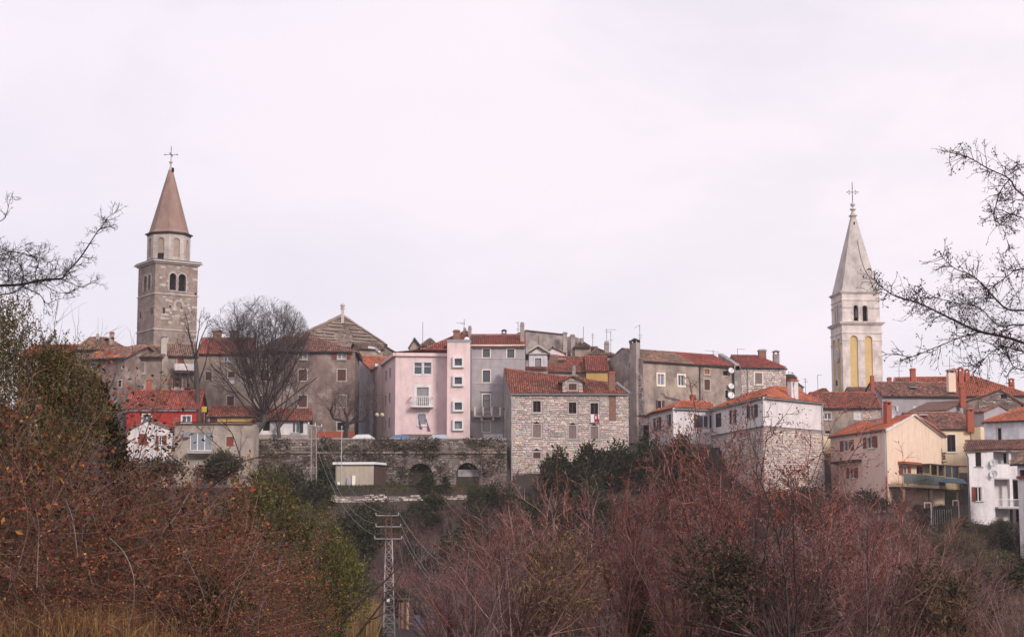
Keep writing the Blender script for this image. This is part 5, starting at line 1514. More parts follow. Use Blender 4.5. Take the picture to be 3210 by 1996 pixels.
# ---------------------------------------------------------------- roofs and houses of the middle
def dormer(h, wl, label=None): pass
def middle_houses():
    # big gabled roof behind the stair block
    A, B = pt(1325, 1092, 214), pt(1500, 1092, 214.5); z1 = zat(1096, 214)
    h = House('hip_roofed_house', 'house with broad worn red roof and three chimneys behind the pink house', (A.x, A.y, 12))
    block(h, A, B, 12, 12, z1, 'plaster_tan', [], rz=zat(1037, 220), kind='hip', hip=(5.6, 1.2), pal='redold', ov=.3)
    h.chimney(1431, 1034, 1056, 19, 217, 'brick_brown', 'flat'); h.chimney(1473, 1026, 1052, 10, 218, 'chimney_grey', 'round'); h.chimney(1457, 1032, 1046, 9, 219, 'chimney_grey', 'round')
    # low roof with a dormer left of it
    A, B = pt(1318, 1082, 216), pt(1372, 1082, 216); z1 = zat(1083, 216)
    h = House('dormered_attic', 'brown tiled attic with pale eaves poking up behind the pink house', (A.x, A.y, 14))
    block(h, A, B, 5, 14, z1, 'plaster_cream', [], rz=zat(1062, 218.5), kind='hip', hip=(1.0, 1.0), pal='brown', ov=.4)
    A, B = pt(1283, 1090, 219), pt(1318, 1090, 219); z1 = zat(1088, 219)
    h = House('blue_edged_attic', 'small beige gable attic with blue-edged roof left behind the pink house', (A.x, A.y, 14))
    fw = block(h, A, B, 4, 14, z1, 'plaster_tan', [], rz=zat(1062, 219), kind='front', rt=.45, pal='tan', ov=.15, side=.2)
    b = MB(); b.tube(fw.at(fw.len * .45, zat(1062, 219) + .1, .3), fw.at(fw.len + .2, z1 - .1, .3), .1, n=5); b.build('verge', 'blue_tarp', h.root)
    # tall plain grey wall in the centre
    A, B = pt(1648, 1037, 230), pt(1768, 1050, 231.5); z1 = zat(1049, 231)
    h = House('blank_walled_house', 'tall blank grey-brown wall house with two attached chimney flues', (A.x, A.y, 12))
    fw = Wall(A, B); zl, zr = zat(1037, 230), zat(1050, 231.5)
    def lean(a, b_, za, zb, nm='wall'):
        q = MB(); ww = Wall(a, b_); q.face([ww.at(0, 12), ww.at(ww.len, 12), ww.at(ww.len, zb), ww.at(0, za)]); q.build(nm, 'plaster_old_gable', h.root)
    Ab, Bb = back_of(A, B, 8)
    lean(A, B, zl, zr); lean(B, Bb, zr, zr); lean(Bb, Ab, zr, zl); lean(Ab, A, zl, zl)
    b = MB(); b.hexa([V3(A + fw.n * .2, zl), V3(B + fw.n * .2, zr), V3(Bb, zr), V3(Ab, zl)], [V3(A + fw.n * .2, zl + .14), V3(B + fw.n * .2, zr + .14), V3(Bb, zr + .14), V3(Ab, zl + .14)]); b.build('roof', 'roof_deck', h.root)
    for u, v0, wpx in ((1771, 1041, 13), (1795, 1048, 13)): h.chimney(u, v0, 1130, wpx, 229.8, 'chimney_grey', 'flat')
    w2 = Wall(A, B); x = w2.pix(1692, 1080)[0]; w2.boxp('flue', 'plaster_tan', h.root, x - .15, x + .35, 14, zl - .5, -.02, .12)
    w2b = Wall(Vector((B.x, B.y, 0)), Vector(pt(1800, 1050, 231))); w2b.boxp('wall', 'plaster_old_gable', h.root, 0, w2b.len, 12, zr - .25, -4, 0)
    # old brown roofs right of it
    A, B = pt(1802, 1086, 229), pt(1852, 1086, 229); z1 = zat(1087, 229)
    h = House('round_eaved_house', 'small stone house with layered brown tile eaves in the middle skyline', (A.x, A.y, 12))
    block(h, A, B, 6, 12, z1, 'plaster_tan', [], rz=zat(1071, 232), kind='hip', hip=(1.0, 1.0), pal='brown', ov=.35)
    h.chimney(1824, 1059, 1076, 9, 231, 'chimney_grey', 'flat')
    A, B = pt(1848, 1112, 227), pt(1930, 1112, 227); z1 = zat(1112, 227)
    h = House('stone_attic_house', 'stone house with sagging brown tiles and a round-topped chimney mid skyline', (A.x, A.y, 12))
    block(h, A, B, 7, 12, z1, 'plaster_tan', [], rz=zat(1088, 230.5), kind='hip', hip=(1.2, 3.0), pal='brown', ov=.4)
    h.chimney(1902, 1073, 1106, 14, 228, 'chimney_grey', 'round')
    # red-roofed house with skylight and pale green dormer
    A, B = pt(1712, 1163, 218), pt(1882, 1163, 219); z1 = zat(1162, 218)
    h = House('skylight_house', 'beige house with red roof and skylight behind the stone house', (A.x, A.y, 11))
    fw = block(h, A, B, 11, 11, z1, 'plaster_dirty', [W(cF, 885, 500, 1015, 545, style='dark', trim=None, mull=0, sill=False)], rz=zat(1107, 223.5), kind='gable', pal='redold', side=.1, ov=.4, rdrop=.9)
    b = MB(); p = pt(1762, 1127, 221.2); b.box((p.x, p.y, p.z), 1.0, .9, .12, .0); sk = b.build('skylight', 'metal_grey', h.root)
    b = MB(); b.box((p.x, p.y - .02, p.z + .11), .8, .7, .04, .0); b.build('pane', 'glass_pale', sk)
    A, B = pt(1770, 1126, 224), pt(1925, 1122, 224); z1 = zat(1163, 220)
    A, B = pt(1838, 1163, 216.9), pt(1905, 1163, 216.9); z1 = zat(1161, 216.9)
    h = House('bright_red_roof_house', 'low house with scarlet roof next to the long house\'s gable', (A.x, A.y, 11))
    block(h, A, B, 8, 11, z1, 'plaster_ochre', [], rz=zat(1118, 221), kind='gable', pal='red', side=.1, ov=.3, gut=False)
    A, B = pt(1658, 1150, 211.5), pt(1716, 1150, 211.5); z1 = zat(1106, 211.5); z0 = 11
    h = House('dormer_house', 'pale green-white gabled dormer house with white pediment and one window', (A.x, A.y, z0))
    fw = block(h, A, B, 7, z0, z1, 'plaster_bluewhite', [W(cF, 415, 370, 474, 452, **dict(GL, trim='trim_cream', sash='metal_dark', mull=0, pane='glass_pale'))], rz=zat(1087, 211.5), kind='front', pal='brown', ov=.35, side=.3)
    for sx in (0, 1):
        a0 = (0 if sx == 0 else fw.len); b = MB()
        p, q = (a0 + (-.35 if sx == 0 else .35), z1 - .12), (fw.len / 2, zat(1087, 211.5) + .05)
        b.hexa([fw.at(p[0], p[1], .34), fw.at(q[0], q[1], .34), fw.at(q[0], q[1], .2), fw.at(p[0], p[1], .2)], [fw.at(p[0], p[1] + .22, .34), fw.at(q[0], q[1] + .22, .34), fw.at(q[0], q[1] + .22, .2), fw.at(p[0], p[1] + .22, .2)]); b.build('bargeboard', 'trim_stone', h.root)
    fw.boxp('pediment_cornice', 'trim_stone', h.root, -.3, fw.len + .3, z1 - .18, z1 - .02, -.02, .25)
    A, B = pt(1712, 1104, 227), pt(1770, 1108, 227); z1 = zat(1106, 227)
    h = House('rear_dormer', 'white pediment of a second dormer just behind the green-white one', (A.x, A.y, 14))
    block(h, A, B, 6, 14, z1, 'plaster_white', [], rz=zat(1089, 227), kind='front', rt=.35, pal='tan', ov=.2, side=.15)
    # red eaves strip in front of the dormer
    A, B = pt(1645, 1156, 209), pt(1715, 1158, 209); z1 = zat(1158, 209)
    h = House('lean_to', 'strip of red tiled lean-to roof under the green-white dormer', (A.x, A.y, 11))
    block(h, A, B, 2.2, 11, z1, 'plaster_dirty', [], rz=zat(1152, 210), kind='gable', pal='red', side=.05, ov=.2, gut=False)
middle_houses()

# ---------------------------------------------------------------- houses of the right part
def right_houses():
    # cream and salmon gabled house
    C, Lp, Rp = pt(2778, 1343, 182), pt(2603, 1368, 196.5), pt(2955, 1366, 195); z1 = zat(1343, 182); z0 = 2.5; ze = 4.8
    h = House('cream_house', 'cream and salmon house with orange roof, red shutters and glazed veranda', (C.x, C.y, z0))
    rs = dict(style='open', trim='trim_white', tw=.05, shut='shutter_red', sash='white_paint', mull=1, sill=True)
    h.wall(Lp, C, z0, z1, 'plaster_salmon', [W(cI, 240, 727, 298, 820, **rs), W(cI, 443, 696, 502, 794, **rs), W(cI, 290, 968, 338, 1058, **rs)])
    apz = pt(2862, 1298, 188).z
    Gl = gwlen(C, Rp)
    ga = Wall(C, Rp)
    sa = ga.pix(2862, 1298)[0]; apz = ga.pix(2862, 1298)[1]
    gw = h.wall(C, Rp, z0, z1, 'plaster_cream', [W(cI, 748, 955, 798, 1032, **dict(rs, trim=None))], gable=[(sa, apz)])
    D = Vector((Lp.x + Rp.x - C.x, Lp.y + Rp.y - C.y, 0))
    back = Vector((Lp.x - C.x, Lp.y - C.y, 0))
    r0 = Vector(ga.at(sa, apz)); r1 = V3(r0 + back, apz)
    n = ga.n * .25
    roof_plane(h.root, [V3(Lp, z1), V3(C + n, z1), r0 + n, r1], 'orange', .35)
    roof_plane(h.root, [V3(Rp + n, z1), V3(D, z1), r1, r0 + n], 'orange', .35)
    ridge(h.root, r0 + n, r1, 'orange')
    h.plain(Rp, D, z0, z1, 'plaster_cream'); h.plain(D, Lp, z0, z1, 'plaster_cream', gable=None)
    for (p, q) in (((-.3, z1 - .2), (sa, apz)), ((ga.len + .3, z1 - .2), (sa, apz))):
        b = MB(); b.hexa([ga.at(p[0], p[1] - .1, .27), ga.at(q[0], q[1] - .1, .27), ga.at(q[0], q[1] - .1, .05), ga.at(p[0], p[1] - .1, .05)], [ga.at(p[0], p[1] + .05, .27), ga.at(q[0], q[1] + .05, .27), ga.at(q[0], q[1] + .05, .05), ga.at(p[0], p[1] + .05, .05)]); b.build('bargeboard', 'trim_white', h.root)
    lw = Wall(Lp, C)
    h.gutter(V3(Lp + lw.n * .33, z1 - .2), V3(C + lw.n * .33, z1 - .2), .06, 'metal_dark')
    q = Vector(lw.at(lw.len - .12, 0, .12))
    h.pipe([V3(q + lw.n * .2, z1 - .2), V3(q, z1 - .8), V3(q, z1 - 5)], .065, 'galvanised'); h.pipe([V3(q, z1 - 5), V3(q, z0)], .065, 'brick_red')
    # awning slabs over lower windows
    s0, s1, c, d = lw.rect(cI.r(172, 905, 395, 925)); b = MB(); lw.box(b, s0, s1, c, d, -.02, .7); b.build('window_canopy', 'wood_dark', h.root)
    s0, s1, c, d = gw.rect(cI.r(712, 918, 862, 938)); b = MB(); gw.box(b, s0, s1, c, d, -.02, .8); b.build('window_canopy', 'brick_red', h.root)
    # balcony: slab, green netted railing, glazed veranda
    s0, _, zb, zt = gw.rect(cI.r(640, 1030, 1110, 1112)); s1 = gw.len + .1
    zf = gw.pix(*cI.p(800, 1120))[1]
    bal = gw.boxp('balcony', 'wood_pale', h.root, .1, s1, zf - .3, zf, -.05, 1.8)
    gw.boxp('balcony_beam', 'wood_dark', bal, .1, s1, zf - .5, zf - .302, 1.5, 1.7)
    for k in range(5): gw.boxp('beam_end', 'wood_dark', bal, .4 + (s1 - 1) * k / 4, .6 + (s1 - 1) * k / 4, zf - .48, zf - .302, -.02, 1.49)
    for x in (.5, s1 * .5, s1 - .3): gw.boxp('balcony_post', 'wood_pale', bal, x - .09, x + .09, z0, zf - .502, 1.45, 1.65)
    gw.boxp('railing_net', 'green_net', bal, .1, s1 * .72, zf + .03, zf + 1.05, 1.72, 1.76)
    gw.boxp('handrail', 'wood_pale', bal, .1, s1 * .72, zf + 1.05, zf + 1.12, 1.68, 1.8)
    v0 = gw.pix(*cI.p(868, 1000))[0]
    zt = gw.pix(*cI.p(1000, 945))[1]
    ver = gw.boxp('veranda', 'wood_dark', h.root, v0, s1 + .05, zt - .12, zt, -.02, 1.8)
    b = MB()
    for k in range(5):
        x = v0 + .05 + (s1 - v0 - .1) * k / 4
        gw.box(b, x - .06, x + .06, zf, zt - .12, 1.62, 1.74)
    gw.box(b, v0 + (s1 - v0) * .5, s1, zf + .9, zf + 1.0, 1.62, 1.75); b.build('veranda_frame', 'wood_pale', ver)
    for k in range(2, 4):
        x0 = v0 + .05 + (s1 - v0 - .1) * k / 4 + .06; x1 = v0 + .05 + (s1 - v0 - .1) * (k + 1) / 4 - .06
        gw.boxp('pane', 'glass', ver, x0, x1, zf + 1.0, zt - .12, 1.66, 1.69); gw.boxp('panel', 'wood_pale', ver, x0, x1, zf, zf + .9, 1.66, 1.70)
    gw.boxp('veranda_door', 'dark_void', ver, v0 + .3, v0 + 1.9, zf, zt - .3, -.02, .03)
    # flower pots on brackets at the gable's right edge
    pk = thing('plant_shelf', 'small rack with three dark pots fixed to the cream gable\'s right edge', 'plant shelf', gw.at(gw.len, zf + 3, .2))
    for k, y in enumerate((843, 867, 888)):
        x, z = gw.pix(*cI.p(1108, y)); b = MB(); p = gw.at(min(x, gw.len - .25), z - .1, .22); b.lathe(p, [(.1, 0), (.17, .22), (.15, .22)], 8); b.build('pot', 'shutter_brown', pk)
    b = MB(); x, z = gw.pix(*cI.p(1100, 915)); x = gw.len - .25; gw.box(b, x - .4, x + .4, z - .04, z + .02, 0, .4); gw.box(b, x - .25, x - .21, z, z + 1.5, 0.0, .05); b.build('rack', 'metal_dark', pk)
    h.chimney(2783, 1262, 1330, 20, 187.5, 'brick_red', 'gable', 'brick_red', rz=.5)
    b = MB(); p = pt(2740, 1320, 189.5); b.box((p.x, p.y, p.z - .1), .7, .6, .22, .9); sk = b.build('skylight', 'metal_grey', h.root)
    dish(pt(2797, 1298, 190.5), 14 * 190 / F, (-.7, -.7, .3), 'white satellite dish beside the red chimney of the cream house', (0, -1, .6))
    # green-blue tarpaulin over the yard
    b = MB(); a0, a1 = pt(2910, 1508, 190), pt(3034, 1515, 186); 
    b.hexa([a0 + Vector((0, 0, -.05)), a1 + Vector((0, 0, -.05)), a1 + Vector((.3, 3, .55)), a0 + Vector((.3, 3, .55))], [a0, a1, a1 + Vector((.3, 3, .6)), a0 + Vector((.3, 3, .6))])
    tp = thing('tarpaulin_roof', 'dark teal sheet roof on thin posts right of the veranda', 'canopy', tuple(a0 - Vector((0, 0, 3)))); b.build('sheet', 'blue_tarp', tp)
    for p in (a0, a1, a1 + Vector((.3, 2.8, .5)), a0 + Vector((.3, 2.8, .5))):
        b = MB(); b.tube((p.x, p.y, p.z - 4.2), p - Vector((0, 0, .06)), .05); b.build('post', 'metal_dark', tp)
    # yellow house right behind
    A, B = pt(2950, 1341, 199), pt(3056, 1343, 199.5); z1 = zat(1341, 199); z0 = 4
    h = House('yellow_house', 'pale yellow house with tall dark window and brown tiled roof', (A.x, A.y, z0))
    A0 = pt(2868, 1341, 199)
    fw = block(h, A0, B, 9, z0, z1, 'plaster_yellow', [W(cI, 1145, 678, 1218, 826, style='glass', trim='trim_white', sash='shutter_brown', pane='dark_void', mull=1, tw=.12)], rz=zat(1293, 203.5), kind='gable', pal='old', side=.1, ov=.35)
    s0, s1, c, d = fw.rect(cI.r(1110, 948, 1312, 958)); fw.boxp('red_band', 'brick_red', h.root, s0, fw.len, c, d, -.02, .06)
    s0, s1, c, d = fw.rect(cI.r(1110, 1012, 1315, 1160)); fw.boxp('stone_base', 'mortar_dark', h.root, s0 - .5, fw.len, c - 2, d, -.02, .12)
    w2 = Wall(B, pt(3073, 1343, 199)); w2.boxp('pilaster', 'plaster_yellow', h.root, -.2, w2.len + .3, z0, z1 + .1, -1.0, .5)
    h.chimney(3041, 1284, 1338, 20, 199.2, 'brick_red', 'gable', 'brick_red')
    b = MB(); p = pt(2893, 1301, 202.2); b.box((p.x, p.y, p.z - .05), 1.0, .7, .16); sk = b.build('skylight', 'metal_grey', h.root); b = MB(); b.box((p.x, p.y - .02, p.z + .1), .8, .55, .04); b.build('pane', 'glass_pale', sk)
    # brown stone house left of it, between the white and the cream house
    A, B = pt(2560, 1275, 206), pt(2762, 1276, 206); z1 = zat(1276, 206); z0 = 6
    h = House('patched_stone_house', 'brown patched stone house between the white house and the cream house', (A.x, A.y, z0))
    fw = block(h, A, B, 9, z0, z1, 'plaster_old', [W(cI, 66, 488, 124, 540, **dict(GL, pane='glass')), W(cI, 328, 480, 395, 545, **dict(SH, shut='shutter_white')), W(cI, 70, 640, 124, 672, **DK)], rz=zat(1231, 210.5), kind='gable', pal='redold', side=.1, ov=.4)
    s0, s1, c, d = fw.rect(cI.r(400, 455, 560, 600)); stones(h.root, fw, s0, s1, c, d, [], 40, keep=.7, seed=61)
    s0, s1, c, d = fw.rect(cI.r(60, 690, 130, 840)); fw.boxp('yellow_patch', 'plaster_yellow', h.root, s0, s1, c, d, -.02, .05)
    s0, s1, c, d = fw.rect(cI.r(60, 842, 130, 875)); fw.boxp('brick_band', 'brick_red', h.root, s0, s1, c, d, -.02, .06)
    b = MB(); p = pt(2716, 1262, 208); b.box((p.x, p.y, p.z - .05), 1.1, .7, .16); b.build('skylight', 'glass_pale', h.root)
    p0, p1 = pt(2729, 1312, 200), pt(2766, 1312, 200); b = MB(); ww = Wall(p0, p1); b.face([ww.at(0, 8), ww.at(ww.len, 8), ww.at(ww.len, zat(1310, 200)), ww.at(ww.len * .35, zat(1288, 200)), ww.at(0, zat(1312, 200))]); b.build('wing_wall', 'plaster_old_gable', h.root)
    # grey plastered long house behind
    A, B = pt(2765, 1238, 215), pt(3012, 1240, 216); z1 = zat(1238, 215); z0 = 9
    h = House('grey_rendered_house', 'long grey rendered house with white shutters and dull red roof right of the pale tower', (A.x, A.y, z0))
    ws = dict(style='open', trim=None, shut='shutter_white', sash='white_paint', mull=1)
    fw = block(h, A, B, 9, z0, z1, 'plaster_grey', [W(cI, 664, 428, 698, 470, **dict(ws, ajar=(1,))), W(cI, 876, 428, 935, 478, **dict(ws, pane='glass_pale'))], rz=zat(1198, 219.5), kind='gable', pal='old', side=.15, ov=.45)
    h.chimney(2735, 1177, 1236, 11, 215, 'brick_red', None); h.chimney(2982, 1163, 1214, 23, 216.5, 'plaster_cream', 'open', 'chimney_grey')
    b = MB(); p = pt(2863, 1214, 217.4); b.box((p.x, p.y, p.z - .05), 1.0, .7, .14); b.build('skylight', 'glass_pale', h.root)
    # little gable roof at the foot of the pale tower
    A, B = pt(2672, 1232, 222), pt(2735, 1232, 222); z1 = zat(1232, 222)
    h = House('tower_foot_house', 'small old tiled roof at the foot of the pale tower', (A.x, A.y, 11))
    block(h, A, B, 7, 11, z1, 'plaster_tan', [], rz=zat(1214, 225), kind='gable', pal='old', side=.1, ov=.3, gut=False)
    A, B = pt(2540, 1236, 224), pt(2606, 1236, 224); z1 = zat(1234, 224)
    h = House('low_tiled_house', 'low red-brown tiled roof left of the pale tower\'s foot', (A.x, A.y, 11))
    block(h, A, B, 7, 11, z1, 'plaster_tan', [], rz=zat(1218, 227), kind='hip', hip=(2.2, 0), pal='redold', ov=.3, gut=False)
    A, B = pt(2466, 1182, 224), pt(2492, 1190, 224); z1 = zat(1184, 224)
    h = House('brown_corner_house', 'sliver of brown house beside the pale stone house\'s corner', (A.x, A.y, 11))
    block(h, A, B, 5, 11, z1, 'plaster_brown', [], rz=zat(1175, 226), kind='gable', pal='brown', side=.3, ov=.3, gut=False)
    A, B = pt(2489, 1222, 222), pt(2518, 1222, 222); z1 = zat(1214, 222)
    h = House('ridge_stub_house', 'stub of grey ruined wall between white house\'s chimney and the antennas', (A.x, A.y, 11))
    block(h, A, B, 4, 11, z1, 'plaster_old', [], rz=zat(1203, 223), kind='front', rt=.4, pal='brown', side=.1, ov=.1)
    # large red roof behind
    A, B = pt(2800, 1228, 228), pt(3230, 1246, 225); z1 = zat(1238, 226)
    h = House('large_red_roofed_house', 'long house with bright orange-red roof and row of brick chimneys at the back', (A.x, A.y, 11))
    block(h, A, B, 12, 11, z1, 'plaster_tan', [], rz=zat(1183, 233), kind='hip', hip=(0.5, 6.5), pal='orange', ov=.4)
    for u, v0, v1, wpx in ((2862, 1154, 1194, 15), (2990, 1160, 1196, 17), (3012, 1157, 1200, 16), (3032, 1162, 1200, 14), (3171, 1191, 1218, 15)): h.chimney(u, v0, v1, wpx, 230.5, 'brick_red', 'open' if u != 2862 else 'flat', 'brick_red')
    h.chimney(2788, 1182, 1200, 12, 229, 'brick_red', 'flat')
    # stone gable house at the right
    A, B = pt(3012, 1262, 208), pt(3200, 1262, 206); z1 = zat(1262, 207); z0 = 7
    h = House('dark_stone_gable_house', 'dark stone house with low gable and old tiles behind larch twigs', (A.x, A.y, z0))
    fw = block(h, A, B, 9, z0, z1, 'plaster_brown', [W(cI, 1455, 430, 1520, 488, **dict(DK, trim='trim_stone')),], rz=zat(1222, 207), kind='front', rt=.68, pal='old', side=.2, ov=.3)
    s0, s1, c, d = fw.rect(cI.r(1618, 322, 1668, 358)); fw.boxp('attic_window', 'dark_void', h.root, s0, s1, c, d, -.05, .03)
    stones(h.root, fw, fw.len * .3, fw.len, z1 - 1.2, zat(1222, 207), h.holes + [(s0, s1, c, d)], 60, keep=.8, seed=71, m1='stone_piece_dark', m2='stone_mass_dark', top=lambda s: z1 + (zat(1222, 207) - z1) * (1 - abs(s - fw.len * .68) / (fw.len * (.68 if s < fw.len * .68 else .32))) - .3)
    h.chimney(3018, 1210, 1262, 17, 206.5, 'brick_red', 'flat', 'brick_red')
    A, B = pt(2962, 1282, 205), pt(3020, 1256, 208); z1 = zat(1268, 206)
    h = House('lean_grey_house', 'low grey wall with slanting tiled verge right of the grey rendered house', (A.x, A.y, z0))
    w_ = Wall(A, B); b = MB(); b.face([w_.at(0, z0), w_.at(w_.len, z0), w_.at(w_.len, zat(1258, 208)), w_.at(0, zat(1284, 205))]); b.build('wall', 'plaster_grey', h.root)
    zl, zr = zat(1284, 205), zat(1258, 208); b = MB()
    b.hexa([w_.at(-.4, zl - .2, .35), w_.at(w_.len, zr, .35), w_.at(w_.len, zr, -5), w_.at(-.4, zl - .2, -5)], [w_.at(-.4, zl, .35), w_.at(w_.len, zr + .2, .35), w_.at(w_.len, zr + .2, -5), w_.at(-.4, zl, -5)]); b.build('roof', 'roof_deck', h.root)
    A, B = pt(3055, 1310, 201), pt(3085, 1310, 200); z1 = zat(1290, 200)
    h = House('slate_grey_wall_house', 'dark grey windowless house wall between yellow house and white-blue house', (A.x, A.y, z0))
    block(h, A, B, 6, 4, z1, 'plaster_grey', [], rz=z1 + .9, kind='gable', pal='old', side=.1, ov=.2, gut=False)
    # white house with orange roof, upper right
    A, B = pt(3084, 1322, 190), pt(3260, 1306, 186); z1 = zat(1318, 189); z0 = 4
    h = House('upper_white_house', 'whitewashed house with bright orange roof behind the larch branches', (A.x, A.y, z0))
    fw = block(h, A, B, 8, z0, z1, 'plaster_bluewhite', [W(cI, 1588, 620, 1622, 722, **dict(DK, trim='trim_stone')), W(cI, 1462, 590, 1476, 700, **dict(DK, trim='trim_stone'))], rz=zat(1282, 193), kind='hip', hip=(2.5, 1.0), pal='orange', ov=.4)
    # modern white house at the right edge
    A, B, B2 = pt(3031, 1412, 172), pt(3113, 1405, 172.8), pt(3113, 1405, 172.8)
    z1 = zat(1410, 172); z0 = .5
    h = House('balconied_white_house', 'white modern house with balcony, recessed porch and two wall dishes', (A.x, A.y, z0))
    fw = h.wall(A, B, z0, z1, 'plaster_white', [W(cI, 1394, 832, 1445, 958, style='glass', trim=None, sash='wood_dark', pane='dark_void', mull=0), W(cI, 1392, 1136, 1450, 1262, style='half', trim=None, shut='shutter_red', sash='white_paint', pane='dark_void', mull=1, ajar=(-1,))])
    E = pt(3186, 1398, 174.5)
    # recessed right half: upper wall set back, balcony in front, dark porch below
    R0 = Vector(fw.at(fw.len, 0, -1.6)); R1 = Vector((E.x, E.y + 1.4, 0))
    rw = h.wall(R0, R1, z0, z1, 'plaster_white', [W(cI, 1640, 842, 1675, 930, style='glass', trim=None, sash='wood_dark', pane='dark_void', mull=0)])
    h.plain(Vector(fw.at(fw.len, 0)), R0, z0, z1, 'plaster_white')
    q = MB(); bw = Wall(Vector(fw.at(fw.len - .02, 0, -.05)), E)
    zb = bw.pix(*cI.p(1620, 1060))[1]; zt = bw.pix(*cI.p(1620, 935))[1]
    bal = bw.boxp('balcony', 'plaster_white', h.root, 0, bw.len, zb, zt, -.12, 0)
    bw.boxp('balcony_floor', 'concrete', bal, 0.02, bw.len, zb - .12, zb - .002, -1.6, -.02)
    bw.boxp('porch_back', 'wood_dark', h.root, .3, bw.len * .45, z0, zb - .6, -1.55, -1.45)
    x = bw.pix(*cI.p(1705, 1100))[0]; bw.boxp('column', 'plaster_white', h.root, x - .2, x + .2, z0, z1, -.3, 0.02)
    Ab, Bb = A * 1.05 + Vector((.6, 0, 0)), E * 1.05
    h.plain(Ab, A, z0, z1, 'plaster_white'); h.plain(E, Bb, z0, z1, 'plaster_white'); h.plain(Bb, Ab, z0, z1, 'plaster_white')
    roof_plane(h.root, [V3(A - fw.d * .7, z1), V3(E + fw.d * 3, z1 + .3), V3(Bb + fw.d * 3, z1 + 1.7), V3(Ab - fw.d * .7, z1 + 1.4)], 'old', .5)
    qp = Vector(fw.at(.05, 0, .1)); h.pipe([V3(qp + fw.n * .35 - fw.d * .5, z1 - .15), V3(qp, z1 - .75), V3(qp, z0)], .055, 'metal_dark')
    zr0 = bw.pix(*cI.p(1650, 1310))[1]; zr1 = bw.pix(*cI.p(1650, 1245))[1]
    b = MB(); b.tube(bw.at(.2, zr1, .3), bw.at(bw.len + .6, zr1, .3), .03); b.tube(bw.at(.2, zr0, .3), bw.at(bw.len + .6, zr0, .3), .03)
    for k in range(24): b.tube(bw.at(.2 + (bw.len + .4) * k / 23, zr0, .3), bw.at(.2 + (bw.len + .4) * k / 23, zr1, .3), .014, n=4)
    b.build('porch_railing', 'white_paint', h.root)
    bw.boxp('porch_slab', 'concrete', h.root, 0, bw.len + .8, zr0 - .2, zr0 - .03, -1.5, .45)
    bw.boxp('slab_post', 'metal_dark', h.root, bw.len * .62, bw.len * .62 + .45, z0, zr0 - .2, .0, .4)
    for y, r_, lab in ((925, 17, 'upper of two pale satellite dishes on the balconied white house'), (1022, 17, 'lower of two pale satellite dishes on the balconied white house')):
        x, z = fw.pix(*cI.p(1530, y)); dish(fw.at(x, z, .5), r_ * .72 * 172 / F, (-.5, -.9, .25), lab, fw.n, 'shutter_white')
    # house cut by the right edge
    A, B = pt(3189, 1455, 160), pt(3260, 1440, 158); z1 = zat(1452, 160)
    h = House('edge_house', 'pale house with dark roof edge and window box cut by the right border', (A.x, A.y, 0))
    fw = block(h, A, B, 7, -2, z1, 'plaster_white', [W(cI, 1782, 985, 1840, 1040, style='glass', trim=None, sash='wood_dark', pane='dark_void', mull=0)], rz=z1 + 1.2, kind='gable', pal='brown', side=.6, ov=.4, backs=(A * 1.045 + Vector((.5, 0, 0)), B * 1.045))
    s0, s1, c, d = fw.rect(cI.r(1770, 1040, 1850, 1062)); fw.boxp('window_box', 'shutter_red', h.root, s0, s1, c, d, .02, .3)
right_houses()

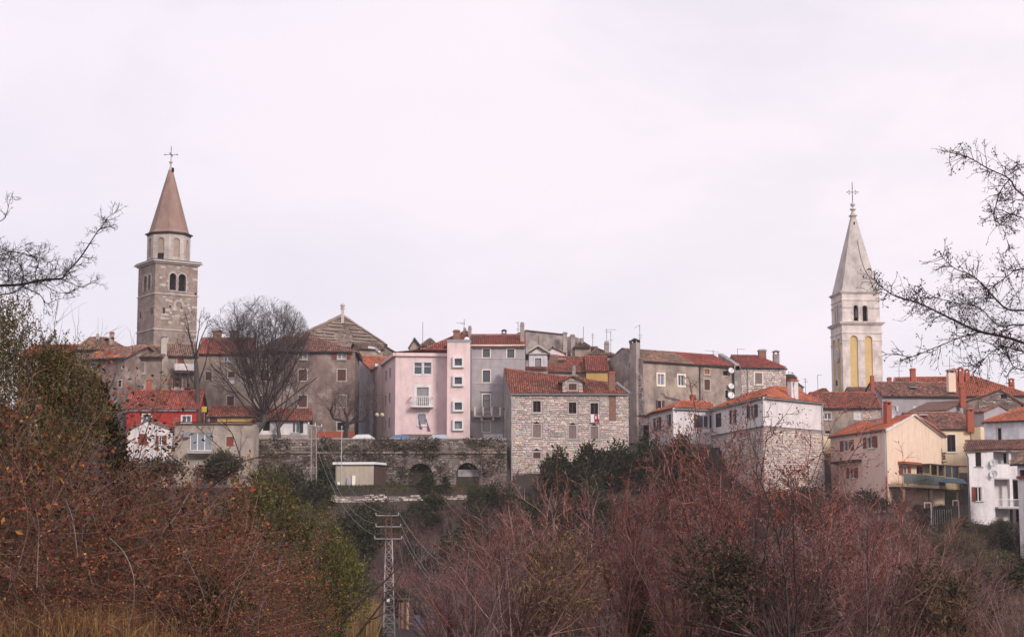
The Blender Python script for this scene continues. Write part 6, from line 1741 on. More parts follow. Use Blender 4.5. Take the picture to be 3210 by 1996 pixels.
# ---------------------------------------------------------------- retaining wall, terrace and what stands there
def retaining_wall():
    A, B = pt(770, 1375, 195), pt(1588, 1375, 195); z0 = 4.0; z1 = zat(1376, 195)
    t = thing('retaining_wall', 'long dark overgrown stone retaining wall with two arched vaults', 'wall', (A.x, A.y, z0))
    w_ = Wall(A, B)
    arcs = [w_.rect(cJ.r(1412, 372, 1632, 620)), w_.rect(cJ.r(1838, 366, 2042, 620))]
    arcs = [(q[0], q[1], 5.0, q[3], True) for q in arcs]
    m = MB(); wall_mesh(m, w_, 0, w_.len, z0, z1, arcs, reveal=1.6)
    m.face([w_.at(0, z1), w_.at(w_.len, z1), w_.at(w_.len, z1, -1.3), w_.at(0, z1, -1.3)]); m.face([w_.at(w_.len, z0, -1.3), w_.at(0, z0, -1.3), w_.at(0, z1, -1.3), w_.at(w_.len, z1, -1.3)])
    m.build('wall', 'mortar_dark', t)
    w_.boxp('vault_back', 'brick_brown', t, arcs[0][0] - .1, arcs[0][1] + .1, 4.5, arcs[0][3] + .1, -1.7, -1.5)
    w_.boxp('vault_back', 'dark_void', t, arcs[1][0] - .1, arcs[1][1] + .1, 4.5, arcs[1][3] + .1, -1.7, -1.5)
    s0, s1, c, d = w_.rect(cJ.r(1850, 425, 2040, 560)); w_.boxp('vault_screen', 'plaster_grey', t, s0, s1, 4.6, d, -1.0, -.9)
    s0, s1, c, d = w_.rect(cJ.r(1490, 420, 1570, 560)); w_.boxp('vault_door', 'brick_red', t, s0, s1, 4.6, d, -1.49, -1.4)
    for q in arcs:      # ring of arch stones
        r = (q[1] - q[0]) / 2; cx = (q[0] + q[1]) / 2; zc = q[3] - r; n = 13
        for k in range(n):
            t0, t1 = math.pi * k / n + .015, math.pi * (k + 1) / n - .015
            f = [(cx + rr * math.cos(tt), zc + rr * math.sin(tt)) for rr in (r, r + .42) for tt in (t0, t1)]
            mb = MB(); o = .13
            mb.hexa([w_.at(*f[1], o), w_.at(*f[0], o), w_.at(*f[0], -.05), w_.at(*f[1], -.05)], [w_.at(*f[3], o), w_.at(*f[2], o), w_.at(*f[2], -.05), w_.at(*f[3], -.05)]); mb.build('voussoir', 'stone_piece_dark', t)
    holes = [(q[0] - .42, q[1] + .42, q[2] - 1, q[3] + .42) for q in arcs]
    zl = zat(1418, 195)
    stones(t, w_, 0, w_.len, 5.3, z1, holes + [(-1, w_.len + 1, zl - .12, zl + .12)], 290, hrow=(.16, .32), wid=(.22, .7), m1='stone_piece_dark', m2='stone_mass_dark', pal=((.42, .35, .31), (.15, .115, .105)), depth=.14, keep=.9, seed=81)
    r = random.Random(4)
    x = 0
    while x < w_.len - .3:      # projecting string course and coping, slab by slab
        L_ = r.uniform(1.2, 2.2); x1 = min(x + L_, w_.len)
        w_.boxp('course_slab', 'stone_piece_dark', t, x, x1 - .02, zl - .1, zl + .1, -.02, .26 + r.uniform(-.04, .04))
        w_.boxp('coping_slab', 'concrete', t, x, x1 - .02, z1 + r.uniform(-.02, .0), z1 + .1 + r.uniform(-.02, .05), -.5, .12)
        x = x1
    return w_, arcs
RW, RARC = retaining_wall()

def shed():
    A, B, Bb = pt(1052, 1460, 191.5), pt(1172, 1460, 191.5), pt(1210, 1465, 194.6)
    Ab = Vector((A.x + 1.0, 194.6, 0)); z0 = 5.1; zt = zat(1455, 191.5)
    t = thing('garden_shed', 'small cream board shed with white flat roof on the terrace lawn', 'shed', (A.x, A.y, z0))
    w_ = Wall(A, B); n = 8
    for k in range(n):
        w_.boxp('board', 'sheet_cream', t, w_.len * k / n + .008, w_.len * (k + 1) / n - .008, z0 + .25, zt, -.06, .0 + .012 * (k % 2))
    sw = Wall(B, Bb); n = 9
    for k in range(n): sw.boxp('board', 'wood_dark', t, sw.len * k / n + .006, sw.len * (k + 1) / n - .006, z0, zt - .15, -.06, .012 * (k % 2))
    lw = Wall(Ab, A); lw.boxp('side_wall', 'metal_grey', t, 0, lw.len, z0, zt, -.06, 0)
    w_.boxp('plinth', 'brick_brown', t, 0, w_.len, z0 - .3, z0 + .25, -.1, .04)
    m = MB()
    e0, e1, e2, e3 = V3(w_.at(-.3, 0, .3), zt - .02), V3(w_.at(w_.len + .15, 0, .3), zt + .0), V3((Bb.x + .1, 194.8), zt + .05), V3((A.x - .3, 194.8), zt + .05)
    up = Vector((0, 0, .26))
    m.hexa([e0, e1, e2, e3], [e0 + up, e1 + up, e2 + up, e3 + up]); m.build('roof_slab', 'white_paint', t)
    for (x0, x1, y0, y1, mm, lab) in ((870, 910, 500, 570, 'metal_grey', 'grey metal panel leaning on the cream shed'), (916, 946, 480, 572, 'trim_cream', 'tall pinkish board leaning on the cream shed'), (785, 808, 538, 572, 'white_paint', 'small white panel at the cream shed\'s left foot')):
        s0, s1, c, d = w_.rect(cJ.r(x0, y0, x1, y1)); b = MB()
        b.hexa([w_.at(s0, z0, .5), w_.at(s1, z0, .5), w_.at(s1, z0, .44), w_.at(s0, z0, .44)], [w_.at(s0, d, .12), w_.at(s1, d, .12), w_.at(s1, d, .06), w_.at(s0, d, .06)])
        tag(b.build('leaning_board', mm), lab, 'board')
shed()

def dry_wall():
    A, B = pt(985, 1550, 184.3), pt(1535, 1550, 184.8); z0, z1 = 2.0, zat(1550, 184.5)
    t = thing('dry_stone_wall', 'low broken dry stone wall below the terrace lawn', 'wall', (A.x, A.y, z0))
    w_ = Wall(A, B); m = MB(); wall_mesh(m, w_, 0, w_.len, z0, z1 - .15); m.face([w_.at(0, z1 - .15), w_.at(w_.len, z1 - .15), w_.at(w_.len, z1 - .15, -1.0), w_.at(0, z1 - .15, -1.0)]); m.build('wall', 'mortar_dark', t)
    stones(t, w_, 0, w_.len, z0 + .3, z1, [], 200, hrow=(.14, .28), wid=(.2, .6), keep=.85, seed=91, depth=.2, pal=((.48, .41, .38), (.22, .18, .16)), top=lambda s: z1 - .15 + .15 * math.sin(s * 1.3) + .1 * math.sin(s * 3.7))
dry_wall()

def lattice(mb, base, top, wb, wt, n, leg=.045, brace=.022):
    """Four-legged lattice mast with crossed braces."""
    b, t = Vector(base), Vector(top)
    c = [Vector((sx, sy, 0)) for sx, sy in ((-1, -1), (1, -1), (1, 1), (-1, 1))]
    P = lambda k, f: b.lerp(t, f) + c[k % 4] * ((wb + (wt - wb) * f) / 2)
    for k in range(4): mb.tube(P(k, 0), P(k, 1), leg, n=4)
    for j in range(n):
        f0, f1 = j / n, (j + 1) / n
        for k in range(4):
            mb.tube(P(k, f0), P(k + 1, f1), brace, n=3, caps=False); mb.tube(P(k + 1, f0), P(k, f1), brace, n=3, caps=False)
            mb.tube(P(k, f1), P(k + 1, f1), brace, n=3, caps=False)
def sag(a, b, s, n=14):
    a, b = Vector(a), Vector(b)
    return [a.lerp(b, k / n) - Vector((0, 0, s * 4 * (k / n) * (1 - k / n))) for k in range(n + 1)]
def power_lines():
    d = 128.0
    base = pt(1220, 1995, d); base.z = ground(base.x, d) - .2
    top = pt(1219, 1612, d)
    t = thing('lattice_pylon', 'slim rusty lattice power pylon with three crossarms in the valley', 'pylon', tuple(base))
    m = MB(); lattice(m, base, top, .84, .38, 15, .028, .013); m.build('mast', 'metal_rusty', t)
    arms = []
    for v, x0, x1 in ((1615, 1178, 1249), (1650, 1178, 1255), (1688, 1174, 1259)):
        p0, p1 = pt(x0, v, d), pt(x1, v, d); m = MB(); m.tube(p0, p1, .024, n=4); m.tube(p0 + Vector((0, .3, 0)), p1 + Vector((0, .3, 0)), .03, n=4); o = m.build('crossarm', 'galvanised', t)
        for p in (p0, p1):
            b = MB(); b.lathe((p.x, p.y + .15, p.z + .04), [(.02, 0), (.05, .04), (.03, .08), (.05, .12), (.02, .18)], 6); b.build('insulator', 'concrete', o)
        arms.append((p0 + Vector((0, .15, .25)), p1 + Vector((0, .15, .25))))
    b = MB(); p = pt(1217, 1880, d - .5); b.box((p.x, p.y, p.z - .12), .22, .04, .26); b.build('warning_plate', 'white_paint', t)
    # twin-legged mast on the hillside
    d2 = 183.2
    b2 = pt(984, 1562, d2); z0 = ground(b2.x, d2) - .3
    t2 = thing('twin_leg_mast', 'pale twin-legged lattice mast standing in front of the retaining wall', 'pylon', (b2.x, d2, z0))
    m = MB(); lattice(m, (b2.x, d2, z0), pt(984, 1336, d2), .62, .5, 7, .032, .010); m.build('mast', 'chimney_grey', t2)
    p0, p1 = pt(968, 1332, d2), pt(1008, 1338, d2); m = MB(); m.tube(p0, p1, .05, n=4); o = m.build('crossarm', 'galvanised', t2)
    for k in range(3):
        p = p0.lerp(p1, k / 2); b = MB(); b.lathe((p.x, p.y, p.z + .03), [(.03, 0), (.08, .07), (.04, .12), (.08, .19), (.03, .28)], 6); b.build('insulator', 'white_paint', o)
    ends = [p0, p0.lerp(p1, .5), p1]
    far = [pt(1455, 1872, 96), pt(1440, 1868, 97), pt(1500, 1815, 95)]
    labs = ('power cable dipping from the twin-legged mast to the pylon\'s lower arm', 'power cable dipping from the twin-legged mast to the pylon\'s middle arm', 'power cable dipping from the twin-legged mast to the pylon\'s top arm')
    for k in range(3):
        m = MB(); pts = sag(ends[k] + Vector((0, 0, .3)), arms[2 - k][0 if k < 2 else 1], 2.2 + .3 * k)
        for p, q in zip(pts[:-1], pts[1:]): m.tube(p, q, .009, n=3, caps=False)
        tag(m.build('power_cable', 'cable'), labs[k], 'cable', 'power cables in the valley')
    labs = ('power cable sloping down right from the pylon\'s lowest arm', 'power cable sloping down right from the pylon\'s middle arm', 'power cable sloping down right from the pylon\'s top arm')
    for k in range(3):
        m = MB(); pts = sag(arms[2 - k][1], far[k], 1.0)
        for p, q in zip(pts[:-1], pts[1:]): m.tube(p, q, .009, n=3, caps=False)
        tag(m.build('power_cable', 'cable'), labs[k], 'cable', 'power cables in the valley')
    # plain steel pole by the shed
    p = pt(1070, 1450, 190.5); zt = zat(1338, 190.5); z0 = ground(p.x, 190.5)
    t3 = thing('steel_pole', 'thin pale steel pole rising behind the cream shed', 'pole', (p.x, 190.5, z0))
    m = MB(); m.tube((p.x, 190.5, z0 - .2), (p.x, 190.5, zt), .06, .04, n=6); m.build('post', 'galvanised', t3); m = MB(); m.lathe((p.x, 190.5, zt), [(.08, 0), (.09, .08), (.02, .14)], 6); m.build('post_cap', 'galvanised', t3)
power_lines()

def street_lamp():
    p = pt(1190, 1360, 200.5); z0 = ground(p.x, 200.5)
    t = thing('street_lamp', 'street lamp with two cream globes beside the pink house', 'street lamp', (p.x, 200.5, z0))
    zt = zat(1304, 200.5); m = MB(); m.tube((p.x, 200.5, z0), (p.x, 200.5, zt - .2), .07, .05, n=8); m.lathe((p.x, 200.5, z0), [(.16, 0), (.16, .3), (.09, .5)], 8); m.build('post', 'metal_dark', t)
    m = MB(); m.tube((p.x - .32, 200.5, zt - .22), (p.x + .32, 200.5, zt - .22), .04); m.build('arm', 'metal_dark', t)
    for u in (1181.7, 1198):
        q = pt(u, 1300, 200.5); m = MB(); r = .25
        m.lathe((q.x, q.y, q.z - r), [(.06, 0), (r * .7, r * .3), (r * .95, r * .7), (r, r), (r * .95, r * 1.3), (r * .7, r * 1.7), (.05, r * 2)], 14); m.build('globe', 'globe_cream', t, smooth=True)
street_lamp()

def car(u, d, m, lab, rz=0.0):
    p = pt(u, 1366, d); z0 = ground(p.x, d)
    t = thing('parked_car', lab, 'car', (p.x, d, z0), 'cars parked behind the retaining wall')
    ca, sa = math.cos(rz), math.sin(rz)
    def q(x, y, z): return (p.x + x * ca - y * sa, d + x * sa + y * ca, z0 + z)
    prof = [(-2.05, .35), (-2.1, .75), (-1.95, .92), (-1.0, 1.0), (-.45, 1.42), (.95, 1.46), (1.6, 1.02), (2.05, .9), (2.1, .4)]
    b = MB(); ys = (-.82, .82)
    def wid(z): return .82 if z < 1.05 else .66
    F_ = [q(x, -wid(z), z) for x, z in prof]; G = [q(x, wid(z), z) for x, z in prof]
    b.face(F_); b.face(G[::-1])
    for i in range(len(prof)):
        j = (i + 1) % len(prof); b.face([F_[i], G[i], G[j], F_[j]])
    b.build('body', m, t)
    for s in (-1, 1):
        b = MB(); b.face([q(-.85, s * .80, 1.03), q(.15, s * .80, 1.03), q(.15, s * .68, 1.36), q(-.45, s * .68, 1.36)]); b.face([q(.22, s * .80, 1.03), q(1.35, s * .80, 1.03), q(.95, s * .68, 1.36), q(.22, s * .68, 1.36)]); b.build('side_window', 'glass', t)
        for x in (-1.3, 1.3):
            b = MB(); b.tube(q(x, s * .62, .32), q(x, s * .84, .32), .32, n=14); wh = b.build('wheel', 'tyre_black', t)
            b = MB(); b.tube(q(x, s * .835, .32), q(x, s * .85, .32), .19, n=10); b.build('rim', 'metal_grey', wh)
    b = MB(); b.face([q(-1.0, -.75, 1.015), q(-1.0, .75, 1.015), q(-.47, .62, 1.40), q(-.47, -.62, 1.40)]); b.face([q(1.58, -.75, 1.05), q(1.58, .75, 1.05), q(.98, .62, 1.455), q(.98, -.62, 1.455)]); b.build('windscreen', 'glass', t)
    for s in (-.6, .6):
        b = MB(); b.box(q(-2.08, s, .66), .08, .3, .16, rz); b.build('headlight', 'glass_pale', t)
car(1132, 199.6, 'car_white', 'white car parked beneath the pollarded tree, only its roof showing'); car(1250, 200.4, 'car_blue', 'blue car parked at the pink house\'s left corner'); car(1370, 199.8, 'car_silver', 'silver car parked under the pink house\'s balcony')

def antenna(lab, u, v0, v1, d, booms, r=.03):
    """booms: (row, left pixel, right pixel, right row) with short rods across."""
    b, tp = pt(u, v1, d), pt(u, v0, d)
    t = thing('tv_antenna', lab, 'antenna', tuple(b), 'antennas on the roofs')
    m = MB(); m.tube((b.x, b.y, b.z - .8), (b.x, b.y, tp.z), r, n=5); m.build('mast', 'metal_dark', t)
    for (va, u0, u1, vb) in booms:
        p, q = pt(u0, va, d), pt(u1, vb, d); m = MB(); m.tube(p, q, .022, n=4)
        n = max(4, int((q - p).length / .16))
        for k in range(n + 1):
            c = p.lerp(q, k / n); L_ = .10 + .22 * k / n; m.tube(c - Vector((0, L_, 0)), c + Vector((0, L_, 0)), .010, n=3); 
            if k % 2 == 0: m.tube(c - Vector((0, 0, L_ * .4)), c + Vector((0, 0, L_ * .4)), .009, n=3)
        m.build('boom', 'metal_grey', t)
for a in (
    ('plain thin pole on the roof above the pink house', 1325, 1009, 1085, 213, ()),
    ('antenna on the broad worn roof behind the stair block', 1455, 1000, 1040, 219, ((1011, 1430, 1456, 1012), (1016, 1444, 1456, 1014))),
    ('antenna beside the grey house\'s tall round chimney', 1624, 1009, 1056, 208, ((1011, 1616, 1626, 1011), (1032, 1619, 1628, 1032))),
    ('bare mast on the blank grey wall\'s right flues', 1829, 1023, 1070, 231, ()),
    ('thin mast with short rods between the brown mid roofs', 1858, 1043, 1090, 229, ((1050, 1853, 1863, 1050), (1058, 1854, 1862, 1058))),
    ('antenna with long boom above the round-topped chimney', 1902, 1031, 1080, 228.5, ((1033, 1897, 1930, 1033),)),
    ('antenna with two booms right of the round-topped chimney', 1915, 1038, 1110, 227.5, ((1039, 1895, 1916, 1041), (1066, 1908, 1922, 1066))),
    ('tall antenna with slanting boom beside the long house\'s gable chimney', 2006, 1018, 1098, 217, ((1028, 1988, 2006, 1018), (1050, 2000, 2013, 1050), (1058, 2001, 2012, 1058))),
    ('wide low antenna on the long house\'s red ridge', 2236, 1097, 1120, 223, ((1098, 2209, 2252, 1103), (1110, 2228, 2246, 1110))),
    ('antenna with boom to the right above the party wall', 2312, 1092, 1120, 223, ((1093, 2312, 2335, 1095),)),
    ('small antenna beside the sliver of brown house', 2473, 1164, 1186, 225, ((1165, 2472, 2486, 1170),)),
    ('small antenna behind the white house\'s chimney', 2525, 1185, 1215, 222, ((1187, 2517, 2527, 1190), (1196, 2519, 2531, 1196))),
    ('lone antenna mast left of the pale tower', 2564, 1174, 1222, 225, ((1175, 2562, 2575, 1175),)),
    ('wide antenna between the pale tower and the brick chimney', 2819, 1150, 1190, 230, ((1150, 2786, 2838, 1147), (1162, 2810, 2830, 1162))),
    ('tangled antenna above the tan chimney', 2978, 1118, 1170, 229, ((1146, 2960, 2992, 1146), (1158, 2966, 2988, 1158))),
    ('tall antenna seen through the larch twigs', 3096, 1125, 1190, 229, ((1135, 3086, 3104, 1135),)),
): antenna(*a)

def yard():
    # white gate frames below the cream house, a timber hut and a blue barrel in the valley
    t = thing('garden_gate', 'white painted garden gate frames below the teal sheet roof', 'gate', tuple(pt(2920, 1625, 168)))
    for x0, x1, y0, y1 in ((945, 1003, 1275, 1375), (1195, 1245, 1255, 1350)):
        m = MB(); a, b, c = pt(*cI.p(x0, y0), 168), pt(*cI.p(x1, y0), 168), pt(*cI.p(x1, y1), 168); m.tube(a, b, .05, n=5); m.tube(b, V3(b, c.z - 1), .05, n=5)
        m.tube(a, V3(a, a.z - .5), .05, n=5); m.build('gate_frame', 'trim_stone', t)
    for k in range(9):
        p = pt(*cI.p(1020 + k * 20, 1330 - k * 1.5), 168); m = MB(); m.tube((p.x, p.y, p.z - 1.5), (p.x, p.y, p.z - .1), .02, n=4); m.build('fence_bar', 'concrete', t)
    d = 133; p = pt(1270, 1935, d); z0 = ground(p.x, d); zt = zat(1880, d)
    t = thing('timber_hut', 'small rusty-red timber hut behind the pylon\'s foot', 'hut', (p.x, d, z0))
    w_ = Wall((p.x - .5, d), (p.x + .5, d + .1))
    for k in range(5): w_.boxp('board', 'brick_brown' if k < 2 else 'wood_pale', t, w_.len * k / 5 + .01, w_.len * (k + 1) / 5 - .01, z0 - .2, zt, -.05, .01 * (k % 2))
    m = MB(); m.box((p.x, d + .7, z0 - .2), .98, 1.3, zt - z0 + .15, .1); m.build('hut_body', 'wood_dark', t); m = MB(); m.box((p.x, d + .6, zt), 1.25, 1.7, .08, .1); m.build('roof_sheet', 'wood_dark', t)
    p = pt(1306, 1945, 131); z0 = ground(p.x, 131); m = MB(); m.lathe((p.x, 131, max(z0, p.z - .6)), [(.3, 0), (.32, .3), (.3, .32), (.32, .62), (.3, .64), (.31, .95), (.28, 1.0)], 12)
    tag(m.build('blue_barrel', 'car_blue'), 'blue barrel standing right of the rusty-red hut', 'barrel')
yard()

# ---------------------------------------------------------------- vegetation: generators
class Twigs:
    """Branch segments collected as plain lists, turned into three-sided tubes at the end."""
    def __init__(s): s.a, s.b, s.r0, s.r1, s.c = [], [], [], [], []
    def seg(s, p, q, r0, r1, c):
        s.a.append(p); s.b.append(q); s.r0.append(r0); s.r1.append(r1); s.c.append(c)
    def arrays(s, sides=3):
        a, b = np.array(s.a), np.array(s.b)
        r0, r1 = np.array(s.r0)[:, None], np.array(s.r1)[:, None]
        d = b - a
        d /= np.maximum(np.linalg.norm(d, axis=1, keepdims=True), 1e-9)
        ref = np.where(np.abs(d[:, 2:3]) > .9, np.array([[1.0, 0, 0]]), np.array([[0, 0, 1.0]]))
        u = np.cross(d, ref); u /= np.maximum(np.linalg.norm(u, axis=1, keepdims=True), 1e-9)
        v = np.cross(d, u)
        n = len(a)
        V = np.zeros((n, sides * 2, 3))
        for k in range(sides):
            t = 2 * math.pi * k / sides
            w_ = u * math.cos(t) + v * math.sin(t)
            V[:, k] = a + w_ * r0; V[:, sides + k] = b + w_ * r1
        base = (np.arange(n) * sides * 2)[:, None]
        q = np.stack([base + np.array([[k, (k + 1) % sides, sides + (k + 1) % sides, sides + k]]) for k in range(sides)], axis=1).reshape(-1, 4)
        return V.reshape(-1, 3), q, np.repeat(np.array(s.c), sides, axis=0)
    def build(s, name, m, parent=None, kind=None, sides=3, loc=None):
        V, q, c = s.arrays(sides)
        return fast_mesh(name, V, quads=q, cols=c, m=m, parent=parent, kind=kind, loc=loc)
def unit(x, y, z):
    k = 1.0 / max(1e-9, math.sqrt(x * x + y * y + z * z))
    return (x * k, y * k, z * k)
def tilt(rng, d, ang):
    """A direction at angle ang from d, anywhere round it."""
    x, y, z = rng.gauss(0, 1), rng.gauss(0, 1), rng.gauss(0, 1)
    k = x * d[0] + y * d[1] + z * d[2]
    s = unit(x - k * d[0], y - k * d[1], z - k * d[2])
    c, n = math.cos(ang), math.sin(ang)
    return (d[0] * c + s[0] * n, d[1] * c + s[1] * n, d[2] * c + s[2] * n)
def grow(T, rng, p, d, L, r, lev, spec, tips=None, keep=None, col=None):
    sp = spec[lev]
    n = sp['n']; st = L / n
    c = col or rng.choice(sp['col'])
    k_ = rng.uniform(.75, 1.25); c = (c[0] * k_, c[1] * k_, c[2] * k_)
    kids = sp.get('kids', 0)
    if kids and isinstance(kids, tuple): kids = rng.randint(*kids)
    at = sorted(rng.uniform(sp.get('from', .25), 1.0) * n for _ in range(kids)) if kids else []
    ki = 0
    for i in range(n):
        wv = sp['wob']
        d = unit(d[0] + rng.gauss(0, wv), d[1] + rng.gauss(0, wv), d[2] + rng.gauss(0, wv) + sp.get('up', 0))
        q = (p[0] + d[0] * st, p[1] + d[1] * st, p[2] + d[2] * st)
        if keep and (lev > 0 or i > n * .45) and not keep(q): return
        ra, rb = r * (1 - (i / n) * sp.get('tap', .75)), r * (1 - ((i + 1) / n) * sp.get('tap', .75))
        T.seg(p, q, ra, rb, c)
        while ki < len(at) and at[ki] <= i + 1:
            f = at[ki] - i
            pp = (p[0] + (q[0] - p[0]) * f, p[1] + (q[1] - p[1]) * f, p[2] + (q[2] - p[2]) * f)
            nx = spec[lev + 1]
            LL = nx['len'] if 'len' in nx else None
            ln = rng.uniform(*LL) if LL else L * rng.uniform(*nx['rel']) * (1.15 - .5 * at[ki] / n)
            grow(T, rng, pp, tilt(rng, d, math.radians(rng.uniform(*nx['ang']))), ln, max(nx.get('rmin', .004), ra * nx.get('rr', .6)), lev + 1, spec, tips, keep, None)
            ki += 1
        p = q
    if tips is not None and lev >= len(spec) - 2: tips.append((p, d))

def leaf_mesh(pos, dirs, length, width, cols, nrng):
    """Pointed leaves: one bent quad each."""
    n = len(pos)
    dirs = dirs / np.maximum(np.linalg.norm(dirs, axis=1, keepdims=True), 1e-9)
    rnd = nrng.normal(size=(n, 3))
    b = np.cross(dirs, rnd); b /= np.maximum(np.linalg.norm(b, axis=1, keepdims=True), 1e-9)
    l = length * nrng.uniform(.7, 1.25, (n, 1)); w_ = width * nrng.uniform(.7, 1.25, (n, 1))
    nn = np.cross(dirs, b)
    V = np.stack([pos, pos + dirs * l * .5 + b * w_ * .5 + nn * w_ * .12, pos + dirs * l, pos + dirs * l * .5 - b * w_ * .5 + nn * w_ * .12], axis=1).reshape(-1, 3)
    q = (np.arange(n) * 4)[:, None] + np.array([[0, 1, 2, 3]])
    return V, q, cols
def pal_cols(nrng, n, pal, lo=.65, hi=1.3, w_=None):
    pal = np.array(pal)
    p = None if w_ is None else np.array(w_) / np.sum(w_)
    return pal[nrng.choice(len(pal), n, p=p)] * nrng.uniform(lo, hi, (n, 1))
def cloud(nrng, blobs, n_shoots, per, shoot, leaf, pal, up=.7, shell=.5, spread=.6, wts=None, rough=.25):
    """Leafy shoots spread through a few ellipsoids; uneven, denser to the outside."""
    vol = np.array([b[3] * b[4] * b[5] for b in blobs]); vol = vol ** .7; pr = vol / vol.sum()
    k = nrng.choice(len(blobs), n_shoots, p=pr)
    B = np.array(blobs)[k]
    d = nrng.normal(size=(n_shoots, 3)); d /= np.linalg.norm(d, axis=1, keepdims=True)
    # clumps: shoots gather towards a set of random directions
    nc = 26
    cl = nrng.normal(size=(len(blobs), nc, 3)); cl /= np.linalg.norm(cl, axis=2, keepdims=True)
    pick = cl[k, nrng.integers(0, nc, n_shoots)]
    d = d * rough * 1.6 + pick; d /= np.linalg.norm(d, axis=1, keepdims=True)
    rad = (shell + (1 - shell) * nrng.random((n_shoots, 1)) ** .6) * nrng.uniform(.82, 1.06, (n_shoots, 1))
    st = B[:, :3] + d * B[:, 3:6] * rad
    g = d * spread + np.array([[0, 0, up]]) + nrng.normal(size=(n_shoots, 3)) * .35
    g /= np.linalg.norm(g, axis=1, keepdims=True)
    t = nrng.random((n_shoots, per, 1))
    ln = nrng.uniform(*shoot, (n_shoots, 1, 1))
    pos = (st[:, None] + g[:, None] * ln * t).reshape(-1, 3)
    dr = (g[:, None] * .8 + nrng.normal(size=(n_shoots, per, 3)) * .6).reshape(-1, 3)
    tone = np.repeat(nrng.uniform(.6, 1.25, (n_shoots, 1)), per, axis=0)
    cols = pal_cols(nrng, len(pos), pal, .75, 1.2, wts) * tone
    return leaf_mesh(pos, dr, leaf[0], leaf[1], cols, nrng), (st, st + g * ln[:, 0])
def put(u, d, dz=0.0):
    p = pt(u, 1900, d)
    return Vector((p.x, d, ground(p.x, d) + dz))
def unlinked(o):
    COL.objects.unlink(o); return o
def scatter(name, label, protos, pts):
    """One object of stuff: each point draws one of the prototype plants. pts: (x, y, z, turn, (sx, sy, sz), which)."""
    me = bpy.data.meshes.new(name)
    me.vertices.add(len(pts))
    me.vertices.foreach_set('co', np.array([p[:3] for p in pts], dtype=np.float32).ravel())
    for nm, typ, arr in (('turn', 'FLOAT_VECTOR', np.array([p[3] for p in pts])), ('size', 'FLOAT_VECTOR', np.array([p[4] for p in pts]))):
        a = me.attributes.new(nm, typ, 'POINT'); a.data.foreach_set('vector', arr.astype(np.float32).ravel())
    a = me.attributes.new('which', 'INT', 'POINT'); a.data.foreach_set('value', np.array([p[5] for p in pts], dtype=np.int32))
    g = bpy.data.node_groups.new(name, 'GeometryNodeTree')
    g.interface.new_socket('Geometry', in_out='INPUT', socket_type='NodeSocketGeometry')
    g.interface.new_socket('Geometry', in_out='OUTPUT', socket_type='NodeSocketGeometry')
    N = g.nodes.new
    gi, go, jn = N('NodeGroupInput'), N('NodeGroupOutput'), N('GeometryNodeJoinGeometry')
    def named(nm, typ):
        n = N('GeometryNodeInputNamedAttribute'); n.data_type = typ; n.inputs['Name'].default_value = nm; return n.outputs['Attribute']
    tu, sz, wh = named('turn', 'FLOAT_VECTOR'), named('size', 'FLOAT_VECTOR'), named('which', 'INT')
    for i, pr in enumerate(protos):
        oi = N('GeometryNodeObjectInfo'); oi.inputs['Object'].default_value = pr; oi.transform_space = 'ORIGINAL'
        cp = N('FunctionNodeCompare'); cp.data_type = 'INT'; cp.operation = 'EQUAL'
        ii = [s for s in cp.inputs if s.type == 'INT']
        g.links.new(wh, ii[0]); ii[1].default_value = i
        ip = N('GeometryNodeInstanceOnPoints')
        g.links.new(gi.outputs[0], ip.inputs['Points']); g.links.new(cp.outputs[0], ip.inputs['Selection']); g.links.new(oi.outputs['Geometry'], ip.inputs['Instance'])
        g.links.new(tu, ip.inputs['Rotation']); g.links.new(sz, ip.inputs['Scale'])
        g.links.new(ip.outputs[0], jn.inputs[0])
    g.links.new(jn.outputs[0], go.inputs[0])
    o = bpy.data.objects.new(name, me); COL.objects.link(o)
    md = o.modifiers.new('scatter', 'NODES'); md.node_group = g
    o['kind'] = 'stuff'; o['label'] = label
    return o
REDT = [(.20, .056, .050), (.28, .092, .066), (.12, .036, .037), (.40, .21, .185)]
BRNT = [(.12, .054, .052), (.18, .085, .075), (.08, .038, .040), (.30, .19, .175)]
GRYT = [(.20, .13, .13), (.13, .085, .09), (.30, .215, .21)]

# ---------------------------------------------------------------- bare trees on the upper terrace
def crown_tree(name, label, u, d, lean, trunk, limbs, blob, spec, seed, rtrunk, zbase=None):
    """blob: centre pixel u, v and half sizes in pixels; limbs fan out from the trunk's head into it."""
    rng = random.Random(seed)
    b = put(u, d, -.3)
    t = thing(name, label, 'tree', tuple(b))
    cu, cv, ru, rv = blob
    c = pt(cu, cv, d); rx, rz = ru * d / F, rv * d / F
    def keep(q): return abs((q[0] - c.x) / rx) ** 2.5 + abs((q[1] - c.y) / (rx * .85)) ** 2.5 + abs((q[2] - c.z) / rz) ** 2.3 < 1.0
    T = Twigs(); col = (.075, .058, .056)
    p = tuple(b)
    pts = [tuple(pt(*q, d)) for q in trunk]
    path = [p] + pts
    n = len(path) - 1
    for i in range(n):
        T.seg(path[i], path[i + 1], rtrunk * (1 - .3 * i / n), rtrunk * (1 - .3 * (i + 1) / n), col)
    Tb = Twigs()
    for k in range(limbs):
        a = 2 * math.pi * (k + rng.random() * .6) / limbs
        th = math.radians(rng.uniform(12, lean))
        # aim at a point of the crown's shell
        dd = unit(math.sin(th) * math.cos(a), math.sin(th) * math.sin(a) * .8, math.cos(th))
        grow(Tb, rng, path[-1 if k % 3 else -2] if n > 1 else path[-1], dd, rng.uniform(.75, 1.05) * (c.z + rz - path[-1][2]), rtrunk * rng.uniform(.26, .42), 0, spec, None, keep)
    T.build('trunk', 'bark_grey', t, sides=8)
    Tb.build('crown', 'twigs', t)
    return t
